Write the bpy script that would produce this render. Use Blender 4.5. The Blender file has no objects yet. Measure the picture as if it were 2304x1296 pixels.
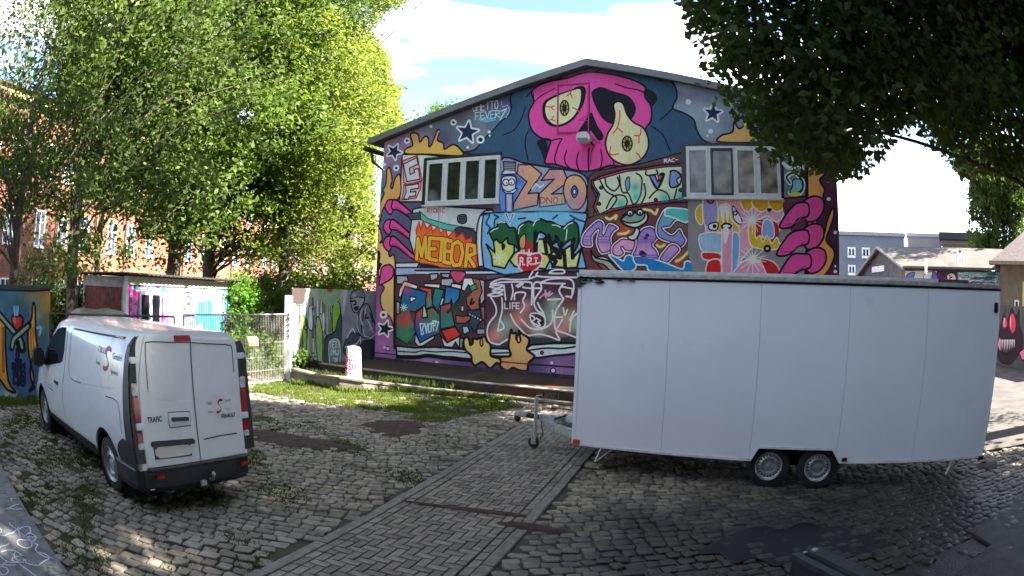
import bpy, bmesh, math, random
import numpy as np
from mathutils import Vector, Matrix
from mathutils.bvhtree import BVHTree

PI = math.pi
SC = bpy.context.scene
COL = SC.collection
random.seed(7)
RNG = np.random.default_rng(7)

# ------------------------------------------------------------------ camera
F_PX, LB, LC = 1478.47, -0.0291, 0.3397        # wide security camera lens
CAM_H, PITCH, ROLL = 2.4834, -0.0095, 0.0342
cam_d = bpy.data.cameras.new('camera')
cam = bpy.data.objects.new('camera', cam_d)
COL.objects.link(cam)
SC.camera = cam
cam_d.type = 'PANO'
cam_d.sensor_fit = 'HORIZONTAL'
cam_d.sensor_width = 36.0
cam_d.clip_start = 0.05
cam_d.clip_end = 2000
pc = cam_d if hasattr(cam_d, 'panorama_type') else cam_d.cycles
pc.panorama_type = 'FISHEYE_LENS_POLYNOMIAL'
pc.fisheye_fov = math.radians(175)
KM = 64.0 / F_PX
pc.fisheye_polynomial_k0 = 0.0
pc.fisheye_polynomial_k1 = -KM
pc.fisheye_polynomial_k2 = 0.0
pc.fisheye_polynomial_k3 = -LB * KM ** 3
pc.fisheye_polynomial_k4 = -LC * KM ** 4
FWD = np.array([0, math.cos(PITCH), -math.sin(PITCH)])
UP0 = np.array([0, math.sin(PITCH), math.cos(PITCH)])
RT0 = np.array([1.0, 0, 0])
RT = math.cos(ROLL) * RT0 + math.sin(ROLL) * UP0
UP = -math.sin(ROLL) * RT0 + math.cos(ROLL) * UP0
EYE = np.array([0, 0, CAM_H])
cam.matrix_world = Matrix(((RT[0], UP[0], -FWD[0], 0), (RT[1], UP[1], -FWD[1], 0), (RT[2], UP[2], -FWD[2], CAM_H), (0, 0, 0, 1)))

# ------------------------------------------------------------------ light
SUN_EL = math.radians(38)
SDIR = np.array([0.98, -0.20])
SDIR = SDIR / np.linalg.norm(SDIR)
world = bpy.data.worlds.new('World')
SC.world = world
world.use_nodes = True
wn, wl_ = world.node_tree.nodes, world.node_tree.links
wn.clear()
w_out = wn.new('ShaderNodeOutputWorld')
w_bg = wn.new('ShaderNodeBackground')
w_bg.inputs['Strength'].default_value = 0.055
sky = wn.new('ShaderNodeTexSky')
sky.sky_type = 'NISHITA'
sky.sun_disc = False
sky.sun_elevation = SUN_EL
sky.sun_rotation = math.atan2(SDIR[0], SDIR[1])
sky.dust_density = 0.4
sky.air_density = 0.75
w_tc = wn.new('ShaderNodeTexCoord')
w_map = wn.new('ShaderNodeMapping')
w_map.inputs['Scale'].default_value = (1.0, 1.0, 4.6)
w_map.inputs['Location'].default_value = (0.4, 2.7, 1.35)
w_no = wn.new('ShaderNodeTexNoise')
w_no.inputs['Scale'].default_value = 2.4
w_no.inputs['Detail'].default_value = 7.0
w_no.inputs['Roughness'].default_value = 0.55
w_no.inputs['Distortion'].default_value = 0.4
w_cr = wn.new('ShaderNodeValToRGB')
w_cr.color_ramp.elements[0].position = 0.485
w_cr.color_ramp.elements[1].position = 0.66
w_mix = wn.new('ShaderNodeMix')
w_mix.data_type = 'RGBA'
w_mix.inputs['B'].default_value = (9.0, 9.0, 9.3, 1)
wl_.new(w_tc.outputs['Generated'], w_map.inputs['Vector'])
wl_.new(w_map.outputs['Vector'], w_no.inputs['Vector'])
wl_.new(w_no.outputs['Fac'], w_cr.inputs['Fac'])
wl_.new(w_cr.outputs['Color'], w_mix.inputs['Factor'])
wl_.new(sky.outputs['Color'], w_mix.inputs['A'])
wl_.new(w_mix.outputs['Result'], w_bg.inputs['Color'])
wl_.new(w_bg.outputs['Background'], w_out.inputs['Surface'])
sun_d = bpy.data.lights.new('sun', 'SUN')
sun_d.energy = 4.0
sun_d.angle = math.radians(0.55)
sun_d.color = (1.0, 0.93, 0.82)
sun = bpy.data.objects.new('sun', sun_d)
COL.objects.link(sun)
sv = Vector((SDIR[0] * math.cos(SUN_EL), SDIR[1] * math.cos(SUN_EL), math.sin(SUN_EL)))
sun.rotation_euler = (-sv).to_track_quat('-Z', 'Y').to_euler()
sun.location = (20, 5, 30)
SC.view_settings.view_transform = 'Standard'
SC.view_settings.look = 'None'
SC.view_settings.gamma = 1.0
SC.view_settings.use_curve_mapping = False
SC.view_settings.exposure = 3.45
SC.cycles.max_bounces = 6
SC.cycles.transparent_max_bounces = 6
SC.cycles.caustics_reflective = False
SC.cycles.caustics_refractive = False

# ------------------------------------------------------------------ geometry helpers
def ray(px, py):
    dx, dy = px - 1152.0, py - 648.0
    r = math.hypot(dx, dy) + 1e-9
    u = r / F_PX
    t = u + LB * u ** 3 + LC * u ** 4
    c = (dx / r * math.sin(t), -dy / r * math.sin(t), math.cos(t))
    return RT * c[0] + UP * c[1] + FWD * c[2]

def gnd(px, py, z=0.0):
    r = ray(px, py)
    return EYE + r * ((z - CAM_H) / r[2])

def at_range(px, py, R):
    r = ray(px, py)
    return EYE + r * (R / math.hypot(r[0], r[1]))

def project(P):
    P = np.atleast_2d(P) - EYE
    x, y, z = P @ RT, P @ UP, P @ FWD
    rho = np.hypot(x, y) + 1e-12
    t = np.arctan2(rho, z)
    u = t * 0.9
    for _ in range(12):
        u = u - (u + LB * u ** 3 + LC * u ** 4 - t) / (1 + 3 * LB * u * u + 4 * LC * u ** 3)
    u = np.where(t > 1.3, 3.0, u)
    return np.stack([1152 + x / rho * u * F_PX, 648 - y / rho * u * F_PX], 1)

class Frame:
    """A local frame standing on the ground: x along, y back, z up."""
    def __init__(self, x, y, yaw):
        self.o = np.array([x, y, 0.0]); self.yaw = yaw
        self.c, self.s = math.cos(yaw), math.sin(yaw)
    def loc(self, P):
        d = np.asarray(P, float) - self.o
        return np.array([self.c * d[0] + self.s * d[1], -self.s * d[0] + self.c * d[1], d[2]])
    def world(self, x, y, z=0.0):
        return self.o + np.array([self.c * x - self.s * y, self.s * x + self.c * y, z])
    def hit(self, px, py, y=0.0):
        r = ray(px, py)
        a = self.loc(EYE); b = self.loc(EYE + r) - a
        q = a + b * ((y - a[1]) / b[1])
        return q[0], q[2]
    def hitx(self, px, py, x):
        r = ray(px, py)
        a = self.loc(EYE); b = self.loc(EYE + r) - a
        q = a + b * ((x - a[0]) / b[0])
        return q[1], q[2]

def frame2(A, B):
    return Frame(A[0], A[1], math.atan2(B[1] - A[1], B[0] - A[0]))

class MB:
    def __init__(self):
        self.v, self.f = [], []
    def add(self, vs, fs):
        n = len(self.v)
        self.v.extend([tuple(map(float, v)) for v in vs])
        self.f.extend([tuple(n + i for i in f) for f in fs])
        return self
    def box(self, x0, x1, y0, y1, z0, z1):
        v = [(x0, y0, z0), (x1, y0, z0), (x1, y1, z0), (x0, y1, z0), (x0, y0, z1), (x1, y0, z1), (x1, y1, z1), (x0, y1, z1)]
        return self.add(v, [(0, 3, 2, 1), (4, 5, 6, 7), (0, 1, 5, 4), (1, 2, 6, 5), (2, 3, 7, 6), (3, 0, 4, 7)])
    def prism(self, pts, y0, y1):
        """pts in (x,z), extruded along y"""
        n = len(pts)
        v = [(p[0], y0, p[1]) for p in pts] + [(p[0], y1, p[1]) for p in pts]
        f = [tuple(range(n)), tuple(range(2 * n - 1, n - 1, -1))]
        f += [(i, i + n, (i + 1) % n + n, (i + 1) % n) for i in range(n)]
        return self.add(v, f)
    def slab(self, pts, z0, z1):
        n = len(pts)
        v = [(p[0], p[1], z0) for p in pts] + [(p[0], p[1], z1) for p in pts]
        f = [tuple(range(n)), tuple(range(2 * n - 1, n - 1, -1))]
        f += [(i, i + n, (i + 1) % n + n, (i + 1) % n) for i in range(n)]
        return self.add(v, f)
    def tube(self, pts, r, n=8, cap=True):
        pts = [np.asarray(p, float) for p in pts]
        if not hasattr(r, '__len__'): r = [r] * len(pts)
        base = len(self.v); vs, fs = [], []
        prev = None
        for i, p in enumerate(pts):
            d = pts[min(i + 1, len(pts) - 1)] - pts[max(i - 1, 0)]
            d = d / (np.linalg.norm(d) + 1e-12)
            a = np.cross(d, (0, 0, 1.0)) if abs(d[2]) < 0.9 else np.cross(d, (1.0, 0, 0))
            if prev is not None:
                a = prev - d * (prev @ d)
            a = a / (np.linalg.norm(a) + 1e-12); prev = a
            b = np.cross(d, a)
            for k in range(n):
                t = 2 * PI * k / n
                vs.append(p + (a * math.cos(t) + b * math.sin(t)) * r[i])
        for i in range(len(pts) - 1):
            for k in range(n):
                fs.append((i * n + k, i * n + (k + 1) % n, (i + 1) * n + (k + 1) % n, (i + 1) * n + k))
        if cap:
            fs.append(tuple(range(n - 1, -1, -1))); fs.append(tuple(range((len(pts) - 1) * n, len(pts) * n)))
        return self.add(vs, fs)
    def lathe(self, prof, c, axis='x', n=28, closed=False):
        """prof: (axial, radius); axis x or z through centre c"""
        vs, fs = [], []
        for a, r in prof:
            for k in range(n):
                t = 2 * PI * k / n
                if axis == 'x': vs.append((c[0] + a, c[1] + r * math.cos(t), c[2] + r * math.sin(t)))
                elif axis == 'y': vs.append((c[0] + r * math.cos(t), c[1] + a, c[2] + r * math.sin(t)))
                else: vs.append((c[0] + r * math.cos(t), c[1] + r * math.sin(t), c[2] + a))
        m = len(prof)
        for i in range(m if closed else m - 1):
            j = (i + 1) % m
            for k in range(n):
                fs.append((i * n + k, i * n + (k + 1) % n, j * n + (k + 1) % n, j * n + k))
        return self.add(vs, fs)

def obj(name, mb, mat=None, parent=None, smooth=False, bevel=0.0, fix=True, loc=None, rotz=0.0):
    me = bpy.data.meshes.new(name)
    me.from_pydata(mb.v, [], mb.f)
    if fix:
        bm = bmesh.new(); bm.from_mesh(me)
        bmesh.ops.recalc_face_normals(bm, faces=bm.faces)
        if bevel:
            bmesh.ops.bevel(bm, geom=[e for e in bm.edges if e.calc_face_angle(0) > 0.5], offset=bevel, segments=2, affect='EDGES', clamp_overlap=True)
        bm.to_mesh(me); bm.free()
    return link(name, me, mat, parent, smooth, loc, rotz)

def link(name, me, mat=None, parent=None, smooth=False, loc=None, rotz=0.0):
    if mat is not None: me.materials.append(mat)
    if smooth:
        me.polygons.foreach_set('use_smooth', [True] * len(me.polygons))
        try: me.set_sharp_from_angle(angle=math.radians(40))
        except Exception: pass
    o = bpy.data.objects.new(name, me); COL.objects.link(o)
    if parent is not None: o.parent = parent
    if loc is not None: o.location = loc
    o.rotation_euler[2] = rotz
    return o

def np_obj(name, V, Fc, mat, parent=None, smooth=False):
    """fast mesh from arrays of vertices and quads or triangles"""
    V = np.asarray(V, np.float32); Fc = np.asarray(Fc, np.int32)
    me = bpy.data.meshes.new(name)
    n, k = Fc.shape
    me.vertices.add(len(V)); me.vertices.foreach_set('co', V.ravel())
    me.loops.add(n * k); me.loops.foreach_set('vertex_index', Fc.ravel())
    me.polygons.add(n)
    me.polygons.foreach_set('loop_start', np.arange(0, n * k, k, dtype=np.int32))
    me.polygons.foreach_set('loop_total', np.full(n, k, dtype=np.int32))
    me.update(calc_edges=True)
    return link(name, me, mat, parent, smooth)

def thing(name, label, cat, loc=(0, 0, 0), rotz=0.0, group=None):
    o = bpy.data.objects.new(name, None); COL.objects.link(o)
    o.empty_display_size = 0.3
    o.location = loc; o.rotation_euler = (0, 0, rotz)
    o['label'] = label; o['category'] = cat
    if group: o['group'] = group
    return o

def tag(o, label, cat, group=None):
    o['label'] = label; o['category'] = cat
    if group: o['group'] = group
    return o

def kind(o, k):
    o['kind'] = k
    return o

# ------------------------------------------------------------------ materials
def lin(c):
    return tuple((x / 12.92 if x <= 0.04045 else ((x + 0.055) / 1.055) ** 2.4) for x in (v / 255.0 for v in c))

def mat(name, col, rough=0.7, metal=0.0, var=0.12, scale=6.0, bump=0.0, bscale=None, emit=None, coat=0.0, spec=0.5, dirt=None, trans=0.0, island=0.0):
    m = bpy.data.materials.new(name); m.use_nodes = True
    nt = m.node_tree; N, L = nt.nodes, nt.links
    b = N['Principled BSDF']
    b.inputs['Roughness'].default_value = rough
    b.inputs['Metallic'].default_value = metal
    b.inputs['Specular IOR Level'].default_value = spec
    if coat: b.inputs['Coat Weight'].default_value = coat; b.inputs['Coat Roughness'].default_value = 0.08
    if trans: b.inputs['Transmission Weight'].default_value = trans
    tc = N.new('ShaderNodeTexCoord')
    no = N.new('ShaderNodeTexNoise'); no.inputs['Scale'].default_value = scale; no.inputs['Detail'].default_value = 5
    L.new(tc.outputs['Object'], no.inputs['Vector'])
    hs = N.new('ShaderNodeMix'); hs.data_type = 'RGBA'
    lo = tuple(max(0, c * (1 - 1.6 * var)) for c in col); hi = tuple(min(1, c * (1 + 1.6 * var)) for c in col)
    mr = N.new('ShaderNodeMapRange'); mr.inputs['From Min'].default_value = 0.3; mr.inputs['From Max'].default_value = 0.7
    L.new(no.outputs['Fac'], mr.inputs['Value'])
    L.new(mr.outputs['Result'], hs.inputs['Factor'])
    hs.inputs['A'].default_value = (*lo, 1); hs.inputs['B'].default_value = (*hi, 1)
    last = hs.outputs['Result']
    if dirt:
        n2 = N.new('ShaderNodeTexNoise'); n2.inputs['Scale'].default_value = dirt[1]; n2.inputs['Detail'].default_value = 8
        n2.inputs['Roughness'].default_value = 0.65
        L.new(tc.outputs['Object'], n2.inputs['Vector'])
        r2 = N.new('ShaderNodeMapRange'); r2.inputs['From Min'].default_value = dirt[2]; r2.inputs['From Max'].default_value = dirt[2] + 0.16
        L.new(n2.outputs['Fac'], r2.inputs['Value'])
        m2 = N.new('ShaderNodeMix'); m2.data_type = 'RGBA'
        L.new(r2.outputs['Result'], m2.inputs['Factor']); L.new(last, m2.inputs['A']); m2.inputs['B'].default_value = (*dirt[0], 1)
        last = m2.outputs['Result']
    if island:
        g = N.new('ShaderNodeNewGeometry'); oi = N.new('ShaderNodeObjectInfo')
        ad = N.new('ShaderNodeMath'); ad.operation = 'ADD'
        L.new(g.outputs['Random Per Island'], ad.inputs[0]); L.new(oi.outputs['Random'], ad.inputs[1])
        fr = N.new('ShaderNodeMath'); fr.operation = 'FRACT'; L.new(ad.outputs[0], fr.inputs[0])
        h = N.new('ShaderNodeHueSaturation')
        r3 = N.new('ShaderNodeMapRange'); r3.inputs['To Min'].default_value = 1 - island; r3.inputs['To Max'].default_value = 1 + island
        L.new(fr.outputs[0], r3.inputs['Value']); L.new(r3.outputs['Result'], h.inputs['Value'])
        fr2 = N.new('ShaderNodeMath'); fr2.operation = 'MULTIPLY'; fr2.inputs[1].default_value = 7.13; L.new(fr.outputs[0], fr2.inputs[0])
        fr3 = N.new('ShaderNodeMath'); fr3.operation = 'FRACT'; L.new(fr2.outputs[0], fr3.inputs[0])
        r4 = N.new('ShaderNodeMapRange'); r4.inputs['To Min'].default_value = 0.485; r4.inputs['To Max'].default_value = 0.515
        L.new(fr3.outputs[0], r4.inputs['Value']); L.new(r4.outputs['Result'], h.inputs['Hue'])
        L.new(last, h.inputs['Color']); last = h.outputs['Color']
    L.new(last, b.inputs['Base Color'])
    if bump:
        n3 = N.new('ShaderNodeTexNoise'); n3.inputs['Scale'].default_value = bscale or scale * 4; n3.inputs['Detail'].default_value = 8
        L.new(tc.outputs['Object'], n3.inputs['Vector'])
        bp = N.new('ShaderNodeBump'); bp.inputs['Strength'].default_value = bump; bp.inputs['Distance'].default_value = 0.02
        L.new(n3.outputs['Fac'], bp.inputs['Height']); L.new(bp.outputs['Normal'], b.inputs['Normal'])
    return m

def leaf_mat(name, col, trans_col, var=0.35):
    m = bpy.data.materials.new(name); m.use_nodes = True
    nt = m.node_tree; N, L = nt.nodes, nt.links
    b = N['Principled BSDF']; b.inputs['Roughness'].default_value = 0.6; b.inputs['Specular IOR Level'].default_value = 0.2
    g = N.new('ShaderNodeNewGeometry')
    tc = N.new('ShaderNodeTexCoord'); no = N.new('ShaderNodeTexNoise'); no.inputs['Scale'].default_value = 0.9
    L.new(tc.outputs['Object'], no.inputs['Vector'])
    ad = N.new('ShaderNodeMath'); ad.operation = 'ADD'; L.new(g.outputs['Random Per Island'], ad.inputs[0]); L.new(no.outputs['Fac'], ad.inputs[1])
    mr = N.new('ShaderNodeMapRange'); mr.inputs['From Min'].default_value = 0.3; mr.inputs['From Max'].default_value = 1.7
    L.new(ad.outputs[0], mr.inputs['Value'])
    mx = N.new('ShaderNodeMix'); mx.data_type = 'RGBA'
    mx.inputs['A'].default_value = (*[c * (1 - var) for c in col], 1)
    mx.inputs['B'].default_value = (col[0] * (1 + var * 1.5), col[1] * (1 + var), col[2] * (1 + var * 0.4), 1)
    L.new(mr.outputs['Result'], mx.inputs['Factor']); L.new(mx.outputs['Result'], b.inputs['Base Color'])
    tr = N.new('ShaderNodeBsdfTranslucent'); tr.inputs['Color'].default_value = (*trans_col, 1)
    ms = N.new('ShaderNodeMixShader'); ms.inputs['Fac'].default_value = 0.38
    L.new(b.outputs['BSDF'], ms.inputs[1]); L.new(tr.outputs['BSDF'], ms.inputs[2])
    L.new(ms.outputs['Shader'], N['Material Output'].inputs['Surface'])
    return m

def glass_mat(name, col, rough=0.08):
    return mat(name, col, rough=rough, var=0.3, scale=1.3, spec=0.9)

# ------------------------------------------------------------------ painting on real surfaces
def smooth_line(pts, closed, n=5):
    p = np.asarray(pts, float); m = len(p); out = []
    if m < 3: return p
    rng = range(m if closed else m - 1)
    for i in rng:
        if closed: a, b, c, d = p[(i - 1) % m], p[i], p[(i + 1) % m], p[(i + 2) % m]
        else: a, b, c, d = p[max(i - 1, 0)], p[i], p[i + 1], p[min(i + 2, m - 1)]
        for k in range(n):
            t = k / n
            out.append(0.5 * ((2 * b) + (c - a) * t + (2 * a - 5 * b + 4 * c - d) * t * t + (3 * b - a - 3 * c + d) * t ** 3))
    if not closed: out.append(p[-1])
    return np.array(out)

class Paint:
    """A picture painted in the plane of a wall (x along, z up), res pixels to the metre."""
    def __init__(self, fr, x0, x1, z0, z1, res, base, y=0.0):
        self.fr, self.x0, self.x1, self.z0, self.z1, self.res, self.y = fr, x0, x1, z0, z1, res, y
        self.w, self.h = int((x1 - x0) * res), int((z1 - z0) * res)
        self.a = np.zeros((self.h, self.w, 3), np.float32); self.a[:] = np.array(base, np.float32)
        self.crop = (0, 0, 1)
        self.k = 1.0
    def use(self, ox, oy, s): self.crop = (ox, oy, s)
    def m(self, pts):
        out = []
        for px, py in pts:
            x, z = self.fr.hit(px / self.crop[2] + self.crop[0], py / self.crop[2] + self.crop[1], self.y)
            out.append(((x - self.x0) * self.res, (z - self.z0) * self.res))
        return np.array(out)
    def mask(self, P):
        xs0, xs1 = int(max(0, P[:, 0].min())), int(min(self.w - 1, P[:, 0].max() + 1))
        ys0, ys1 = int(max(0, P[:, 1].min())), int(min(self.h - 1, P[:, 1].max() + 1))
        if xs1 <= xs0 or ys1 <= ys0: return None
        X = np.arange(xs0, xs1 + 1) + 0.5
        msk = np.zeros((ys1 - ys0 + 1, len(X)), bool)
        Q = np.roll(P, -1, 0)
        for i, y in enumerate(np.arange(ys0, ys1 + 1) + 0.5):
            c = (P[:, 1] > y) != (Q[:, 1] > y)
            if not c.any(): continue
            xi = P[c, 0] + (y - P[c, 1]) / (Q[c, 1] - P[c, 1]) * (Q[c, 0] - P[c, 0])
            xi.sort()
            for a, b in zip(xi[::2], xi[1::2]):
                msk[i, (X >= a) & (X < b)] = True
        return xs0, ys0, msk
    def poly(self, pts, col, line=None, lw=2.2, sm=True, col2=None, alpha=1.0):
        P = self.m(pts)
        if sm: P = smooth_line(P, True)
        g = self.mask(P)
        if g is not None:
            x0, y0, k = g
            sub = self.a[y0:y0 + k.shape[0], x0:x0 + k.shape[1]]
            c = np.array(col, np.float32)
            if col2 is not None:
                t = np.linspace(0, 1, k.shape[0], dtype=np.float32)[:, None, None]
                c = (np.array(col2, np.float32) * (1 - t) + c * t) * np.ones((1, k.shape[1], 1), np.float32)
                sub[k] = sub[k] * (1 - alpha) + c[k] * alpha
            else: sub[k] = sub[k] * (1 - alpha) + c * alpha
        if line is not None: self._stroke(np.vstack([P, P[:1]]), line, lw)
    def _stroke(self, P, col, lw, alpha=1.0):
        r = max(0.6, lw * 0.5 * self.res / 74.0 * self.k)
        col = np.array(col, np.float32)
        for a, b in zip(P[:-1], P[1:]):
            x0, x1 = int(max(0, min(a[0], b[0]) - r - 1)), int(min(self.w, max(a[0], b[0]) + r + 2))
            y0, y1 = int(max(0, min(a[1], b[1]) - r - 1)), int(min(self.h, max(a[1], b[1]) + r + 2))
            if x1 <= x0 or y1 <= y0: continue
            Y, X = np.mgrid[y0:y1, x0:x1]
            d = b - a; L2 = (d @ d) + 1e-9
            t = np.clip(((X + .5 - a[0]) * d[0] + (Y + .5 - a[1]) * d[1]) / L2, 0, 1)
            D = np.hypot(X + .5 - a[0] - t * d[0], Y + .5 - a[1] - t * d[1])
            w = (np.clip(r + 0.5 - D, 0, 1) * alpha)[..., None]
            sub = self.a[y0:y1, x0:x1]; sub += (col - sub) * w
    def line(self, pts, col=(18, 14, 22), lw=2.2, sm=True, closed=False):
        P = self.m(pts)
        if sm: P = smooth_line(P, closed)
        if closed: P = np.vstack([P, P[:1]])
        self._stroke(P, col, lw)
    def blob(self, c, r, col, alpha=0.8):
        P = self.m([c])[0]; R = r / self.crop[2] * self.res / 74.0 * self.k
        x0, x1 = int(max(0, P[0] - 2.4 * R)), int(min(self.w, P[0] + 2.4 * R)); y0, y1 = int(max(0, P[1] - 2.4 * R)), int(min(self.h, P[1] + 2.4 * R))
        if x1 <= x0 or y1 <= y0: return
        Y, X = np.mgrid[y0:y1, x0:x1]
        w = (np.exp(-((X - P[0]) ** 2 + (Y - P[1]) ** 2) / (R * R)) * alpha)[..., None]
        sub = self.a[y0:y1, x0:x1]; sub += (np.array(col, np.float32) - sub) * w
    def disc(self, c, r, col, line=None, lw=2):
        n = 16; s = 1
        self.poly([(c[0] + r * math.cos(2 * PI * k / n), c[1] + r * math.sin(2 * PI * k / n)) for k in range(n)], col, line, lw, sm=False)
    def text(self, s, x, y, h, col, lw=1.6, w=None, slant=0.0, rise=0.0, gap=0.28, out=None, olw=5):
        """simple single-stroke capitals"""
        w = w or h * 0.62
        cx = x
        for ch in s:
            g = GLYPH.get(ch, [])
            for st in g:
                P = [(cx + (px + slant * (1 - py)) * w, y + rise * (cx - x + px * w) + py * h) for px, py in st]
                if out is not None: self.line(P, out, olw, sm=False)
            cx += w * (1 + gap)
        cx = x
        for ch in s:
            for st in GLYPH.get(ch, []):
                P = [(cx + (px + slant * (1 - py)) * w, y + rise * (cx - x + px * w) + py * h) for px, py in st]
                self.line(P, col, lw, sm=False)
            cx += w * (1 + gap)
    def material(self, name, gain=1.0, rough=0.75, bump=0.25, brick=True, grime=0.35):
        a = np.clip(self.a / 255.0, 0, 1)
        img = bpy.data.images.new(name, self.w, self.h, alpha=False)
        buf = np.ones((self.h, self.w, 4), np.float32); buf[..., :3] = a
        img.pixels.foreach_set(buf.ravel()); img.update(); img.pack()
        m = bpy.data.materials.new(name); m.use_nodes = True
        nt = m.node_tree; N, L = nt.nodes, nt.links; b = N['Principled BSDF']; b.inputs['Roughness'].default_value = rough
        b.inputs['Specular IOR Level'].default_value = 0.3
        tc = N.new('ShaderNodeTexCoord'); mp = N.new('ShaderNodeMapping')
        sx = N.new('ShaderNodeSeparateXYZ'); cx = N.new('ShaderNodeCombineXYZ')
        L.new(tc.outputs['Object'], sx.inputs[0])
        for src, dst, lo, hi in (('X', 'X', self.x0, self.x1), ('Z', 'Y', self.z0, self.z1)):
            r = N.new('ShaderNodeMapRange'); r.inputs['From Min'].default_value = lo; r.inputs['From Max'].default_value = hi
            L.new(sx.outputs[src], r.inputs['Value']); L.new(r.outputs['Result'], cx.inputs[dst])
        it = N.new('ShaderNodeTexImage'); it.image = img; it.extension = 'EXTEND'
        L.new(cx.outputs[0], it.inputs['Vector'])
        no = N.new('ShaderNodeTexNoise'); no.inputs['Scale'].default_value = 1.7; no.inputs['Detail'].default_value = 9; no.inputs['Roughness'].default_value = 0.7
        L.new(tc.outputs['Object'], no.inputs['Vector'])
        r = N.new('ShaderNodeMapRange'); r.inputs['From Min'].default_value = 0.3; r.inputs['From Max'].default_value = 0.7
        r.inputs['To Min'].default_value = gain * (1 - grime); r.inputs['To Max'].default_value = gain
        L.new(no.outputs['Fac'], r.inputs['Value'])
        nf = N.new('ShaderNodeTexNoise'); nf.inputs['Scale'].default_value = 14; nf.inputs['Detail'].default_value = 10; nf.inputs['Roughness'].default_value = 0.8
        mp.inputs['Scale'].default_value = (1, 1, 0.22); L.new(tc.outputs['Object'], mp.inputs['Vector']); L.new(mp.outputs['Vector'], nf.inputs['Vector'])
        rf_ = N.new('ShaderNodeMapRange'); rf_.inputs['From Min'].default_value = 0.35; rf_.inputs['From Max'].default_value = 0.65
        rf_.inputs['To Min'].default_value = 0.84; rf_.inputs['To Max'].default_value = 1.1; L.new(nf.outputs['Fac'], rf_.inputs['Value'])
        mm = N.new('ShaderNodeMath'); mm.operation = 'MULTIPLY'; L.new(r.outputs['Result'], mm.inputs[0]); L.new(rf_.outputs['Result'], mm.inputs[1])
        mu = N.new('ShaderNodeVectorMath'); mu.operation = 'SCALE'
        L.new(it.outputs['Color'], mu.inputs[0]); L.new(mm.outputs[0], mu.inputs['Scale'])
        mi = N.new('ShaderNodeVectorMath'); mi.operation = 'MINIMUM'; L.new(mu.outputs[0], mi.inputs[0]); mi.inputs[1].default_value = (0.88, 0.88, 0.88)
        L.new(mi.outputs[0], b.inputs['Base Color'])
        bp = N.new('ShaderNodeBump'); bp.inputs['Strength'].default_value = bump; bp.inputs['Distance'].default_value = 0.012
        if brick:
            c2 = N.new('ShaderNodeCombineXYZ'); L.new(sx.outputs['X'], c2.inputs['X']); L.new(sx.outputs['Z'], c2.inputs['Y'])
            bt = N.new('ShaderNodeTexBrick'); bt.inputs['Scale'].default_value = 1.0
            bt.inputs['Brick Width'].default_value = 0.25; bt.inputs['Row Height'].default_value = 0.08; bt.inputs['Mortar Size'].default_value = 0.006
            bt.inputs['Color1'].default_value = (1, 1, 1, 1); bt.inputs['Color2'].default_value = (0.9, 0.9, 0.9, 1); bt.inputs['Mortar'].default_value = (0, 0, 0, 1)
            L.new(c2.outputs[0], bt.inputs['Vector']); L.new(bt.outputs['Color'], bp.inputs['Height'])
        else:
            L.new(no.outputs['Fac'], bp.inputs['Height'])
        L.new(bp.outputs['Normal'], b.inputs['Normal'])
        return m

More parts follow.
